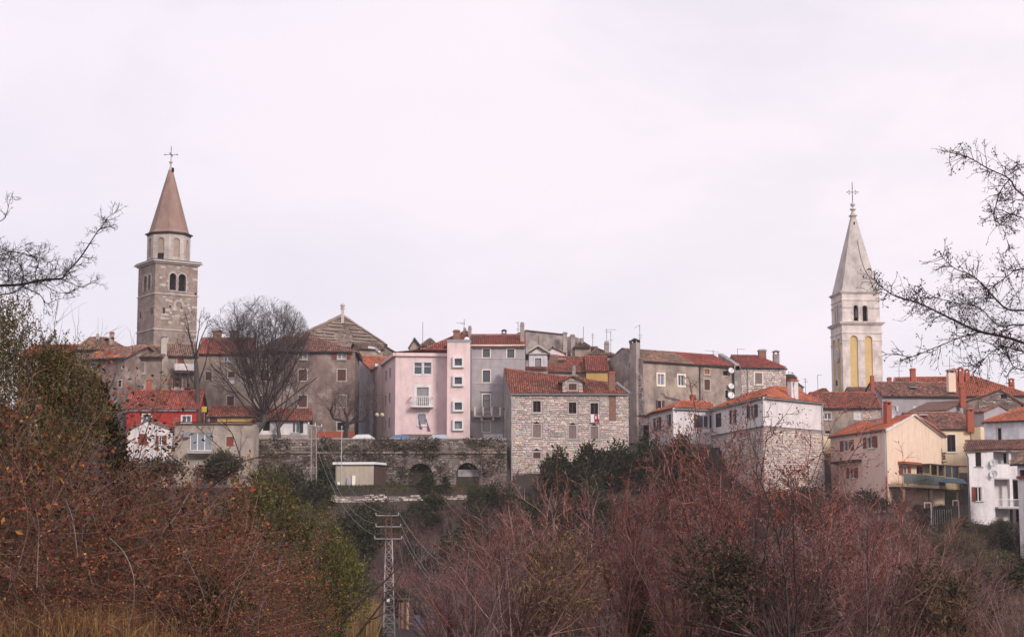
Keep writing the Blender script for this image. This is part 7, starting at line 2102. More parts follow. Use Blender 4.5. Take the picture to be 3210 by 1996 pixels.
DARKB = [(.062, .047, .046), (.085, .064, .062), (.05, .038, .038)]
SPT = [dict(n=9, wob=.09, up=.06, kids=(12, 15), col=DARKB, tap=.8), dict(n=6, wob=.16, up=.04, kids=(8, 10), rel=(.32, .55), ang=(22, 50), col=DARKB, rr=.55, rmin=.024),
       dict(n=4, wob=.2, up=.05, kids=(5, 8), rel=(.38, .6), ang=(22, 55), col=DARKB, rr=.55, rmin=.017), dict(n=3, wob=.22, up=.03, rel=(.4, .7), ang=(25, 60), col=[(.085, .062, .06), (.11, .08, .075)], rr=.6, rmin=.010)]
crown_tree('bare_tree', 'large round-crowned bare tree between the stone tower and the church', 795, 198.3, 72, [(800, 1360), (826, 1325), (830, 1300)], 24, (812, 1118, 172, 198), SPT, 2, .38)
crown_tree('bare_tree', 'forked bare tree right of the large round-crowned one', 873, 198.8, 40, [(872, 1345), (877, 1325)], 6, (900, 1190, 78, 150), SPT, 5, .26)
SP3 = [dict(n=8, wob=.10, up=.05, kids=(6, 8), col=DARKB, tap=.85), dict(n=5, wob=.18, up=.05, kids=(5, 7), rel=(.3, .5), ang=(22, 50), col=DARKB, rr=.5, rmin=.024),
       dict(n=4, wob=.22, up=.03, kids=(3, 5), rel=(.4, .65), ang=(25, 60), col=[(.11, .075, .068)], rr=.55, rmin=.016), dict(n=2, wob=.2, up=.0, rel=(.4, .7), ang=(25, 60), col=[(.13, .085, .075)], rr=.6, rmin=.012)]
crown_tree('bare_tree', 'slender tall-trunked bare tree in front of the stone tower\'s right side', 622, 197.9, 38, [(622, 1310), (619, 1220), (614, 1130)], 6, (606, 1045, 62, 118), SP3, 9, .33)
def pollard():
    rng = random.Random(12); d = 198.4
    b = put(1083, d, -.2)
    t = thing('pollarded_tree', 'low pollarded tree with crooked arms in front of the brown house', 'tree', tuple(b))
    T = Twigs(); col = (.05, .038, .037); Tb = Twigs()
    arms = [[(1083, 1372), (1085, 1345), (1090, 1328)], [(1090, 1328), (1070, 1318), (1045, 1312), (1036, 1290), (1040, 1275)], [(1090, 1328), (1110, 1322), (1140, 1318), (1152, 1300), (1150, 1280)],
            [(1090, 1328), (1088, 1310), (1080, 1290)], [(1100, 1325), (1115, 1305), (1122, 1285)]]
    for k, a in enumerate(arms):
        pts = [tuple(pt(u, v, d + (.0 if k < 1 else (k - 2.5) * .5 * i / 4))) for i, (u, v) in enumerate(a)]
        if k == 0: pts = [tuple(b)] + pts
        r = .34 if k == 0 else .17
        for i, (p, q) in enumerate(zip(pts[:-1], pts[1:])):
            T.seg(p, q, r, r * .88, col); r *= .88
            if k:
                for _ in range(5): grow(Tb, rng, q, tilt(rng, (0, 0, 1), math.radians(rng.uniform(5, 55))), rng.uniform(2.0, 4.2), .035, 0, SPP)
    T.build('trunk', 'bark_dark', t, sides=7); Tb.build('crown', 'twigs', t)
SPP = [dict(n=5, wob=.12, up=.03, kids=(4, 6), col=[(.10, .068, .066), (.13, .085, .08)], tap=.8), dict(n=3, wob=.18, rel=(.3, .55), ang=(20, 50), kids=(2, 3), col=[(.12, .08, .078)], rr=.6, rmin=.014), dict(n=2, wob=.2, rel=(.4, .7), ang=(20, 50), col=[(.14, .095, .09)], rr=.6, rmin=.011)]
pollard()

# ---------------------------------------------------------------- dark evergreen shrubs below the houses
def evergreen(name, label, cat, u, vtop, wpx, d, pal, seed, leaf=(.26, .16), n=1500, per=5, wts=None, vbase=None, shell=.45, upright=.6):
    nr = np.random.default_rng(seed)
    b = put(u, d, -.2)
    if vbase: b.z = zat(vbase, d)
    zt = zat(vtop, d); H = zt - b.z; R = wpx * d / F / 2
    t = thing(name, label, cat, tuple(b))
    blobs = []
    rr = random.Random(seed)
    for k in range(11):
        a = rr.uniform(0, 6.28); f = rr.uniform(.25, .8) if k else 0
        h = (rr.uniform(.2, .8) * (1.1 - .45 * f)) if k else .66
        q = rr.uniform(.24, .5) * (1.15 - .4 * f) if k else .42
        blobs.append((b.x + R * f * math.cos(a), b.y + R * f * math.sin(a), b.z + H * h, R * q, R * q, H * (.33 if k == 0 else rr.uniform(.14, .3))))
    (V, q, c), (s0, s1) = cloud(nr, blobs, n, per, (leaf[0] * 1.5, leaf[0] * 4), leaf, pal, up=upright, shell=shell, wts=wts)
    fast_mesh('crown', V, quads=q, cols=c, m='leaves', parent=t)
    T = Twigs(); rng = random.Random(seed)
    for k in range(9):
        grow(T, rng, (b.x + rr.uniform(-.15, .15) * R, b.y, b.z), tilt(rng, (0, 0, 1), math.radians(rng.uniform(4, 32))), H * rng.uniform(.6, .85), max(.02, H * .014), 0,
             [dict(n=5, wob=.08, kids=3, col=[(.06, .045, .04)]), dict(n=3, wob=.15, rel=(.3, .5), ang=(20, 45), col=[(.07, .05, .045)], rr=.6)])
    T.build('trunk', 'twigs', t)
    return t
DKG = [(.034, .042, .022), (.024, .031, .018), (.050, .055, .026), (.075, .068, .034)]
OLV = [(.15, .135, .042), (.10, .098, .034), (.24, .20, .065), (.06, .062, .026), (.36, .31, .13)]
for a in (('dark rounded evergreen bush touching the stone house\'s lower right corner', 1752, 1402, 130, 184), ('dark evergreen bush in front of the stone house under its right windows', 1848, 1396, 150, 185),
          ('dark evergreen bush between the stone house and the white house', 1948, 1385, 150, 186), ('tallest dark evergreen bush below the white house\'s left wing', 2040, 1362, 150, 184), ('dark evergreen bush under the white house\'s inner corner', 2138, 1364, 130, 183)):
    evergreen('evergreen_bush', a[0], 'bush', a[1], a[2], a[3], a[4], DKG, 100 + a[1], leaf=(.30, .2), n=1700, vbase=1580)
for a in (('dull green bush at the foot of the stone house\'s left corner', 1560, 1520, 230, 176, 1640), ('dull green bush on the slope right below the stone house', 1670, 1570, 270, 168, 1720), ('dull green bush on the slope left of the bare scrub', 1475, 1630, 260, 155, 1830),
          ('dark green bush on the slope below the dry stone wall', 1190, 1580, 220, 170, 1700), ('dull olive bush left of the pylon\'s top', 1120, 1600, 230, 150, 1780), ('grey-green bush half hidden behind the mast\'s cables', 1360, 1560, 150, 178, 1650), ('dark bush low on the slope right of the pylon', 1480, 1720, 280, 120, 1930), ('dark green bush above the pale-twigged shrub', 1830, 1540, 260, 150, 1760), ('brown-green bush left of the twin-legged mast', 885, 1470, 170, 182, 1600), ('low dark bush at the twin-legged mast\'s foot', 975, 1520, 130, 182, 1610), ('dull green bush at the left houses\' foot', 690, 1425, 170, 183, 1520), ('low brown-green bush under the red-shuttered house', 470, 1440, 200, 182, 1530)):
    evergreen('slope_bush', a[0], 'bush', a[1], a[2], a[3], a[4], [(.045, .050, .026), (.065, .062, .030), (.032, .034, .022), (.085, .07, .045)], 200 + a[1], leaf=(.26, .16), n=1500, vbase=a[5])

# ---------------------------------------------------------------- bare reddish shrubs of the right half
def shrub_twigs(seed, H, stems, fan, cols, lean=0.0, r=.035, dens=1.0, bud=None):
    """A fountain of slender stems, each feathered with upright twigs; stands on the origin."""
    rng = random.Random(seed); T = Twigs(); tips = []
    k0 = (max(4, int(9 * dens)), max(6, int(12 * dens)))
    sp = [dict(n=9, wob=.07, up=.02, kids=k0, col=cols, tap=.8, **{'from': .15}), dict(n=5, wob=.11, up=.05, kids=(3, 5), rel=(.2, .48), ang=(16, 48), col=cols, rr=.5, rmin=H * .0022),
          dict(n=3, wob=.15, up=.03, kids=(1, 3), rel=(.3, .6), ang=(18, 55), col=cols, rr=.62, rmin=H * .0018), dict(n=2, wob=.15, rel=(.4, .7), ang=(18, 55), col=cols, rr=.75, rmin=H * .0015)]
    for k in range(stems):
        a = 2 * math.pi * (k + rng.random()) / stems
        th = math.radians(rng.uniform(3, fan))
        d = unit(math.sin(th) * math.cos(a) + lean, math.sin(th) * math.sin(a), math.cos(th))
        grow(T, rng, (rng.gauss(0, .18), rng.gauss(0, .18), -.1), d, H * rng.uniform(.6, 1.08), r * rng.uniform(.5, 1.25), 0, sp, tips)
    return T, tips
def offset_build(T, name, m, parent, base):
    V, q, c = T.arrays(3)
    return fast_mesh(name, V + np.array(base), quads=q, cols=c, m=m, parent=parent)
BUD = [(.20, .045, .04), (.26, .075, .05), (.14, .04, .04), (.30, .13, .07)]
def big_shrub(label, u, d, vtop, stems, fan, cols, seed, lean=0.0, r=.05, dens=1.0, buds=0):
    b = put(u, d, -.2); H = zat(vtop, d) - b.z
    t = thing('bare_shrub', label, 'shrub', tuple(b), 'bare shrubs on the near slope')
    T, tips = shrub_twigs(seed, H, stems, fan, cols, lean, r, dens)
    offset_build(T, 'branches', 'twigs', t, b)
    if buds and tips:
        nr = np.random.default_rng(seed); k = nr.choice(len(tips), min(buds, len(tips)), replace=False)
        P = np.array([tips[i][0] for i in k]) + np.array(b); D = np.array([tips[i][1] for i in k]) + nr.normal(size=(len(k), 3)) * .5
        P = np.repeat(P, 3, axis=0) + nr.normal(size=(len(k) * 3, 3)) * .07; D = np.repeat(D, 3, axis=0) + nr.normal(size=(len(k) * 3, 3)) * .5
        V, q, c = leaf_mesh(P, D, .085, .05, pal_cols(nr, len(P), BUD), nr)
        fast_mesh('buds', V, quads=q, cols=c, m='leaves', parent=t, kind='stuff')
    return t
big_shrub('large dark-stemmed bare shrub spreading wide below the cream house', 2440, 52, 1470, 11, 42, DARKB + BRNT, 301, r=.06, buds=900)
big_shrub('bare shrub with red buds rising before the white house\'s stone base', 2260, 57, 1345, 11, 30, REDT, 302, lean=-.05, r=.05, buds=900)
big_shrub('tall straight-stemmed reddish bare shrub below the dark evergreen bushes', 1960, 60, 1440, 12, 24, REDT, 303, r=.036)
big_shrub('reddish bare shrub right of the small ivy-clad stump', 2110, 62, 1420, 11, 26, REDT, 304, lean=.04, r=.036, buds=250)
big_shrub('bare shrub leaning towards the pylon, leftmost of the reddish scrub', 1640, 58, 1560, 12, 32, REDT, 305, lean=-.16, r=.05)
big_shrub('pale-twigged bare shrub under the stone house', 1800, 64, 1520, 12, 30, GRYT + REDT, 306, lean=-.06, r=.036)
big_shrub('bare shrub with sparse red buds in front of the cream house\'s gable', 2700, 60, 1500, 10, 34, REDT, 307, lean=.05, r=.036, buds=450)
big_shrub('small reddish bare shrub at the foot of the white gate', 2860, 66, 1640, 11, 36, REDT, 308, r=.04)
big_shrub('wispy bare shrub reaching up before the salmon wall\'s left edge', 2540, 58, 1360, 6, 20, REDT, 309, lean=.02, r=.035, dens=.7, buds=420)

# ---------------------------------------------------------------- scrub, brambles, grass and reeds (each one mass)
def proto(T, name, m='twigs', extra=None):
    V, q, c = T.arrays(3)
    o = fast_mesh(name, V, quads=q, cols=c, m=m)
    if extra is not None:
        V2, q2, c2 = extra
        me = o.data
        V, q, c = np.concatenate([V, V2]), np.concatenate([q, q2 + len(V)]), np.concatenate([c, c2])
        bpy.data.objects.remove(o)
        o = fast_mesh(name, V, quads=q, cols=c, m=m)
    return unlinked(o)
P_RED = [proto(shrub_twigs(400 + k, 4.0, 8, 44, REDT if k % 2 == 0 else BRNT, r=.036, dens=.85, lean=(-.12, .1, .0, .15)[k])[0], 'scrub_plant') for k in range(4)]
P_GRY = [proto(shrub_twigs(410 + k, 3.5, 8, 50, GRYT if k else BRNT, r=.034, dens=.75, lean=(.1, -.1)[k])[0], 'scrub_plant') for k in range(2)]
def leafy(seed, R, H, n, leaf, pal, wts=None, up=.6):
    nr = np.random.default_rng(seed); rr = random.Random(seed)
    blobs = [(rr.uniform(-.5, .5) * R, rr.uniform(-.5, .5) * R, H * rr.uniform(.35, .7), R * .6, R * .6, H * .34) for _ in range(5)]
    return cloud(nr, blobs, n, 5, (leaf[0] * 1.5, leaf[0] * 4), leaf, pal, up=up, wts=wts, shell=.35)[0]
def leafy_proto(seed, R, H, n, leaf, pal, wts=None, twig=BRNT, stems=6, up=.6):
    T, _ = shrub_twigs(seed, H * .95, stems, 36, twig, r=.025, dens=.5)
    return proto(T, 'leafy_plant', extra=leafy(seed, R, H, n, leaf, pal, wts, up))
P_DKG = [leafy_proto(420 + k, 1.5, 2.6, 500, (.18, .11), [(.040, .046, .024), (.055, .055, .028), (.028, .032, .02), (.085, .065, .04)]) for k in range(2)]
P_DKN = [leafy_proto(426, 1.3, 2.6, 900, (.10, .05), [(.065, .055, .028), (.09, .06, .035), (.04, .04, .02), (.13, .08, .045)])]
P_TAN = [leafy_proto(428, 1.2, 2.4, 500, (.16, .03), [(.22, .13, .06), (.16, .085, .045), (.28, .18, .09), (.12, .055, .04)], up=1.2)]
rng = random.Random(77)
def top_limit(u, table):
    return float(np.interp(u, [a for a, _ in table], [b for _, b in table]))
def slope_pts(n, ur, dr, protos_h, table, which, smin=.45, smax=1.2, seed=0, ok=None):
    r = random.Random(seed); out = []
    for _ in range(n * 4):
        if len(out) >= n: break
        u = r.uniform(*ur); d = dr[0] + (dr[1] - dr[0]) * r.random() ** .8
        if ok and not ok(u, d): continue
        p = put(u, d, -.1)
        k = r.choice(which)
        hmax = zat(top_limit(u, table) + r.uniform(0, 60), d) - p.z
        s = min(r.uniform(smin, smax), hmax / protos_h[k])
        if s < .2: continue
        out.append((p.x, p.y, p.z, (r.gauss(0, .05), r.gauss(0, .05), r.uniform(0, 6.28)), (s * r.uniform(.9, 1.25),) * 2 + (s,), k))
    return out
HILL = [(-200, 1440), (400, 1440), (700, 1430), (800, 1470), (990, 1560), (1010, 1562), (1530, 1562), (1560, 1540), (1620, 1560), (1720, 1560), (1900, 1530), (2200, 1500), (2400, 1500), (2580, 1500), (2700, 1505), (2860, 1520), (2940, 1560), (3000, 1610), (3250, 1640)]
scatter('hillside_scrub', 'bare purplish-brown scrub covering the slope below the town', P_RED + P_GRY + P_DKG,
        slope_pts(1250, (380, 3330), (118, 185.5), [4, 4, 4, 4, 3.5, 3.5, 2.6, 2.6], HILL, [0, 1, 2, 3, 4, 5, 5, 5, 6, 7, 6, 7], .3, 1.05, 1, ok=lambda u, d: not (1190 < u < 1340 and d < 134)))
NEAR = [(1250, 1900), (1380, 1760), (1480, 1640), (1650, 1600), (1800, 1580), (1950, 1520), (2100, 1480), (2300, 1480), (2500, 1560), (2700, 1590), (2850, 1650), (3000, 1760), (3250, 1800)]
scatter('valley_scrub', 'dense reddish-brown bare scrub filling the lower right valley', P_RED + P_GRY + P_DKN + P_TAN,
        slope_pts(300, (1330, 3300), (50, 118), [4, 4, 4, 4, 3.5, 3.5, 2.6, 2.4], NEAR, [0, 1, 2, 3, 3, 4, 5, 5, 4, 6, 7], .5, 1.5, 2, ok=lambda u, d: u > 1380))
# olive-brown rounded thicket, hedge and reeds at the lower right
UPPER = [(1960, 1420), (2030, 1400), (2180, 1400), (2240, 1420), (2300, 1450), (2400, 1480), (2560, 1490), (2620, 1520)]
scatter('upper_scrub', 'reddish and dark green scrub climbing to the white house\'s stone base', P_RED + P_GRY + P_DKG,
        slope_pts(170, (1960, 2620), (172, 199), [4, 4, 4, 4, 3.5, 3.5, 2.6, 2.6], UPPER, [0, 1, 2, 3, 4, 5, 6, 7, 6, 7], .4, 1.1, 12, ok=lambda u, d: d < 184 or u < 2250))
P_OBR = [leafy_proto(430 + k, 1.6, 2.6, 900, (.16, .045), [(.15, .12, .06), (.11, .09, .05), (.19, .15, .085), (.08, .075, .04)], twig=BRNT, up=.9) for k in range(2)]
scatter('brown_thicket', 'olive-brown grassy thicket on the bank below the balconied white house', P_OBR,
        slope_pts(110, (2840, 3300), (118, 170), [2.6, 2.6], [(2840, 1640), (2900, 1625), (3000, 1620), (3300, 1625)], [0, 1], .5, 1.3, 3))
for a in (('dark green hedge bush at the right border below the thicket', 3180, 1745, 150, 92, 1880), ('dark hedge bush left of the border hedge', 3050, 1790, 170, 95, 1900)):
    evergreen('hedge_bush', a[0], 'bush', a[1], a[2], a[3], a[4], DKG, 500 + a[1], leaf=(.12, .08), n=1600, vbase=a[5])
evergreen('orange_bush', 'small rust-orange bush on the slope under the patched stone house', 'bush', 2452, 1602, 46, 140, [(.42, .12, .045), (.34, .10, .05), (.5, .19, .08)], 55, leaf=(.12, .07), n=260, vbase=1650)
def blades(name, label, areas, pal, n, h, w_, lean, seed):
    """Upright dry stalks or grass: bent three-quad blades in one mesh. areas: (u0, u1, d0, d1)."""
    nr = np.random.default_rng(seed); ar = np.array(areas); k = nr.integers(0, len(areas), n)
    U = nr.uniform(ar[k, 0], ar[k, 1]); D = nr.uniform(ar[k, 2], ar[k, 3])
    B = np.array([tuple(put(u, d)) for u, d in zip(U, D)])
    a = nr.uniform(0, 6.28, n); L_ = nr.uniform(*h, n)
    out = np.stack([np.cos(a), np.sin(a), np.zeros(n)], 1); side = np.stack([-np.sin(a), np.cos(a), np.zeros(n)], 1) if True else None
    # the blade's width faces any way
    a2 = nr.uniform(0, 6.28, n); side = np.stack([np.cos(a2), np.sin(a2), np.zeros(n)], 1)
    ln = np.abs(nr.normal(0, lean, n))[:, None]
    V = []
    for f in (0, .4, .75, 1.0):
        c = B + np.array([[0, 0, 1]]) * (L_[:, None] * f * (1 - .25 * ln * f)) + out * (L_[:, None] * ln * f * f)
        ww = (w_ * (1 - f * .85))
        V += [c - side * ww, c + side * ww]
    V = np.stack(V, 1).reshape(-1, 3)
    b = (np.arange(n) * 8)[:, None]
    q = np.stack([b + np.array([[0, 1, 3, 2]]), b + np.array([[2, 3, 5, 4]]), b + np.array([[4, 5, 7, 6]])], 1).reshape(-1, 4)
    c = np.repeat(pal_cols(nr, n, pal), 3, axis=0)
    o = fast_mesh(name, V, quads=q, cols=c, m='leaves', kind='stuff'); o['label'] = label
    return o
DRY = [(.34, .22, .10), (.42, .29, .14), (.26, .16, .08), (.20, .11, .06)]
blades('dry_reeds', 'tan dry reeds and grass along the bottom right', [(2650, 3260, 62, 78), (1080, 1180, 60, 66), (2450, 3260, 66, 84)], DRY, 5200, (.7, 2.3), .014, .18, 6)
blades('terrace_grass', 'green grass of the terrace lawn before the arched wall', [(1010, 1560, 184.6, 194.3)], [(.055, .068, .024), (.075, .08, .03), (.04, .05, .02), (.11, .08, .045)], 6000, (.12, .4), .04, .5, 7)
blades('dry_grass', 'golden dry grass at the bottom left', [(-120, 640, 21.5, 27)], [(.34, .20, .075), (.42, .27, .11), (.22, .10, .05), (.15, .07, .04), (.12, .05, .035)], 7500, (.12, .5), .004, 1.1, 8)

# brambles at the lower left: arching canes with red, orange and yellowing leaves
CANE = [(.165, .055, .036), (.115, .038, .028), (.22, .092, .055), (.08, .032, .025), (.30, .20, .175)]
AUT = [(.40, .10, .03), (.30, .05, .03), (.36, .17, .045), (.24, .06, .04)]
MUT = [(.11, .072, .026), (.060, .056, .020), (.165, .055, .028), (.12, .038, .024), (.042, .042, .018), (.20, .092, .036), (.075, .030, .022)]
def bramble(seed, H, n, leaves):
    rr = random.Random(seed); T = Twigs(); tips = []
    sp = [dict(n=12, wob=.08, up=-.07, kids=(6, 9), col=CANE, tap=.7, **{'from': .1}), dict(n=6, wob=.14, up=-.03, kids=(3, 5), rel=(.25, .5), ang=(25, 70), col=CANE, rr=.55, rmin=.0035), dict(n=3, wob=.16, rel=(.3, .55), ang=(25, 65), col=CANE, rr=.65, rmin=.0025)]
    for k in range(n):
        a = rr.uniform(0, 6.28); th = math.radians(rr.uniform(5, 50))
        grow(T, rr, (rr.gauss(0, .25), rr.gauss(0, .25), -.1), (math.sin(th) * math.cos(a), math.sin(th) * math.sin(a), math.cos(th)), H * rr.uniform(.9, 1.5), rr.uniform(.006, .012), 0, sp, tips)
    nr = np.random.default_rng(seed); A = np.array(T.b)
    k = nr.choice(len(A), min(leaves, len(A)), replace=False); P = A[k] + nr.normal(size=(len(k), 3)) * .03
    hot = np.array([mnoise.noise(Vector(p) * 1.5 + Vector((seed, 0, 0))) for p in P]) + nr.normal(0, .06, len(P)) > .30
    cc = pal_cols(nr, len(k), MUT, .55, 1.25); cc[hot] = pal_cols(nr, int(hot.sum()), AUT, .8, 1.3)
    ex = leaf_mesh(P, nr.normal(size=(len(k), 3)) + np.array([[0, -.2, -.2]]), .058, .038, cc, nr)
    return proto(T, 'bramble', extra=ex)
P_BRM = [bramble(440 + k, 2.2, 13, (1500, 350, 900, 2200)[k]) for k in range(4)]
LEFT = [(-150, 1200), (60, 1240), (180, 1320), (270, 1440), (330, 1540), (420, 1570), (520, 1560), (620, 1580), (680, 1680), (740, 1780), (820, 1880), (900, 1960)]
scatter('bramble_thicket', 'tangled reddish-brown brambles with orange leaves filling the lower left', P_BRM,
        slope_pts(210, (-170, 880), (22, 36), [2.5] * 4, LEFT, [0, 1, 2, 3], .5, 1.6, 9, ok=lambda u, d: not (u < 600 and d < 25 and int(u * 7 + d * 31) % 4)))
# a few orange-leaved sprays show individually in front
def olive(label, u, vtop, wpx, d, seed, vbase, n=2600, pal=OLV, name='olive_bush', wts=(4, 4, 2.5, 3, .8)):
    return evergreen(name, label, 'bush', u, vtop, wpx, d, pal, seed, leaf=(.085, .024), n=n, per=7, wts=wts, vbase=vbase, shell=.3, upright=.9)
olive('tall yellow-green leafy bush rising between the brambles and the mast', 840, 1415, 350, 50, 611, 2050, 5200)
olive('yellow-green leafy bush left of the pylon with paler tips', 1000, 1520, 270, 53, 612, 2060, 3800)
olive('lower yellow-green leafy bush nearest the pylon', 1070, 1640, 200, 55, 613, 2060, 2600)
olive('reddish-green leafy bush just right of the brambles', 740, 1500, 260, 46, 614, 2060, 2600, pal=[(.13, .075, .035), (.085, .07, .03), (.17, .11, .045), (.06, .05, .025), (.22, .09, .04)])
evergreen('ivy_stump', 'small stump wrapped in dark green ivy low among the reddish shrubs', 'bush', 1995, 1790, 120, 64, [(.035, .048, .018), (.05, .062, .022), (.022, .03, .014), (.075, .085, .03)], 71, leaf=(.10, .08), n=900, per=5, vbase=2010)
evergreen('ivy_mound', 'dark glossy ivy mound at the bottom among the brambles', 'bush', 655, 1800, 290, 25, [(.028, .038, .014), (.04, .052, .02), (.018, .024, .01), (.06, .07, .028)], 72, leaf=(.06, .05), n=1500, per=4, vbase=2080)
# evergreen small-leaved tree at the left and the ivy-covered trunk beside it
def left_leafy_tree():
    d = 30; b = put(120, d, -.2); nr = np.random.default_rng(81)
    t = thing('leafy_tree', 'small-leaved evergreen tree with upright sprays at the left border', 'tree', tuple(b))
    k = d / F
    blobs = []
    for u, v, ru, rv in ((30, 1080, 95, 150), (-60, 1120, 120, 180), (130, 1180, 120, 130), (220, 1200, 90, 110), (60, 1290, 170, 140), (230, 1330, 110, 120), (-80, 1380, 160, 150), (150, 1420, 150, 110)):
        c = pt(u, v, d + nr.uniform(-.4, .4)); blobs.append((c.x, c.y, c.z, ru * k, ru * k, rv * k))
    (V, q, c), (s0, s1) = cloud(nr, blobs, 7500, 8, (.14, .40), (.058, .021), [(.10, .088, .036), (.14, .115, .048), (.065, .060, .027), (.18, .135, .065), (.17, .085, .048)], up=1.0, shell=.25, spread=.45)
    fast_mesh('crown', V, quads=q, cols=c, m='leaves', parent=t)
    rr = random.Random(3); T = Twigs()
    sp = [dict(n=8, wob=.1, up=.06, kids=(8, 11), col=[(.10, .075, .065)], tap=.8), dict(n=5, wob=.15, up=.08, kids=(4, 6), rel=(.3, .5), ang=(20, 50), col=[(.12, .085, .07), (.24, .19, .17)], rr=.5, rmin=.006), dict(n=3, wob=.15, up=.08, rel=(.4, .6), ang=(20, 50), col=[(.13, .09, .075)], rr=.6, rmin=.004)]
    for q_ in range(8): grow(T, rr, (b.x + rr.gauss(0, .1), b.y + rr.gauss(0, .1), b.z), tilt(rr, (0, 0, 1), math.radians(rr.uniform(3, 24))), rr.uniform(3.6, 5.2), rr.uniform(.03, .05), 0, sp)
    T.build('trunk', 'twigs', t)
left_leafy_tree()
def ivy_trunk():
    d = 31.5; b = put(385, d, -.2); nr = np.random.default_rng(82); k = d / F
    t = thing('ivy_covered_trunk', 'leaning dead trunk smothered in dark ivy left of the red-shuttered house', 'tree', tuple(b))
    path = [(385, 1560), (372, 1450), (340, 1350), (318, 1270), (300, 1215)]
    P = [b] + [pt(u, v, d) for u, v in path]
    T = Twigs()
    for p, q in zip(P[:-1], P[1:]): T.seg(tuple(p), tuple(q), .09, .075, (.05, .04, .035))
    T.build('trunk', 'twigs', t, sides=7)
    blobs = []
    for u, v, ru, rv in ((300, 1235, 32, 48), (318, 1290, 36, 48), (340, 1350, 34, 46), (360, 1420, 34, 50), (375, 1490, 34, 50)):
        c = pt(u, v, d); blobs.append((c.x, c.y, c.z, ru * k, ru * k, rv * k))
    (V, q, c), _ = cloud(nr, blobs, 900, 6, (.06, .2), (.055, .042), [(.020, .024, .012), (.03, .033, .015), (.045, .045, .02)], up=.1, shell=.5)
    fast_mesh('ivy', V, quads=q, cols=c, m='leaves', parent=t)
ivy_trunk()
evergreen('ivy_clad_tree', 'small ivy-clad tree standing before the left vault', 'tree', 1342, 1478, 62, 185.6, DKG, 91, leaf=(.2, .14), n=420, vbase=1600)
evergreen('ivy_clad_tree', 'thin ivy-clad tree between the two vaults', 'tree', 1392, 1500, 36, 185.8, DKG, 92, leaf=(.2, .14), n=240, vbase=1590)
evergreen('ivy_clad_tree', 'dark ivy column left of the cream shed', 'tree', 1008, 1440, 44, 187.5, DKG, 93, leaf=(.2, .14), n=380, vbase=1545)
big_shrub('pale leafless sapling before the right vault', 1520, 184.2, 1430, 5, 30, GRYT, 310, r=.04, dens=.5)
big_shrub('pale leafless sapling beside the stone house\'s left corner', 1560, 183.9, 1452, 5, 34, GRYT, 311, lean=.1, r=.04, dens=.5)
# ivy and weeds hanging on the retaining wall
def wall_ivy():
    nr = np.random.default_rng(83); r = random.Random(14); P, D = [], []
    for k in range(120):
        s = r.uniform(0, RW.len); z = r.uniform(5.6, 10.9)
        if any(q[0] - .3 < s < q[1] + .3 and z < q[3] + .2 for q in RARC): continue
        n = int(r.uniform(25, 120)); sx, sz = r.uniform(.3, 1.1), r.uniform(.2, .6)
        for _ in range(n):
            x, zz = s + r.gauss(0, sx), min(11.1, z + r.gauss(0, sz))
            if 0 < x < RW.len: P.append(RW.at(x, zz, .1 + abs(r.gauss(0, .12)))); D.append((r.gauss(0, .6), -.5, r.gauss(-.4, .5)))
    P, D = np.array(P), np.array(D)
    V, q, c = leaf_mesh(P, D, .26, .17, pal_cols(nr, len(P), [(.055, .05, .026), (.075, .06, .035), (.035, .035, .02), (.12, .075, .055), (.15, .11, .085)]), nr)
    o = fast_mesh('ivy', V, quads=q, cols=c, m='leaves', kind='stuff'); o['label'] = 'ivy and dead weeds clinging to the retaining wall'
wall_ivy()

# ---------------------------------------------------------------- near branches against the sky
def poly_branch(T, rng, pts, r0, r1, twigs, spec, col, tips=None, dj=0.0, d0=20.0):
    """A branch through picture points at about depth d0, with twigs all along."""
    P = [pt(u, v, d0 + dj * math.sin(i * 1.7)) for i, (u, v) in enumerate(pts)]
    # smooth path
    Q = []
    for i in range(len(P) - 1):
        a, b, c, e = P[max(0, i - 1)], P[i], P[i + 1], P[min(len(P) - 1, i + 2)]
        for k in range(4):
            t = k / 4
            Q.append(.5 * ((2 * b) + (c - a) * t + (2 * a - 5 * b + 4 * c - e) * t * t + (3 * b - a - 3 * c + e) * t ** 3))
    Q.append(P[-1]); n = len(Q) - 1
    for i in range(n):
        f0, f1 = i / n, (i + 1) / n
        T.seg(tuple(Q[i]), tuple(Q[i + 1]), r0 + (r1 - r0) * f0, r0 + (r1 - r0) * f1, col)
    for k in range(twigs):
        f = rng.uniform(.05, 1.0) * n; i = min(n - 1, int(f)); p = Q[i].lerp(Q[i + 1], f - i); d = (Q[i + 1] - Q[i]).normalized()
        grow(T, rng, tuple(p), tilt(rng, tuple(d), math.radians(rng.uniform(25, 85))), rng.uniform(*spec[0]['len']) * (1.1 - .5 * f / n), spec[0]['r'], 0, spec, tips)
cL = Crop(0, 580, 2.908); cR = Crop(2700, 420, 1.89)
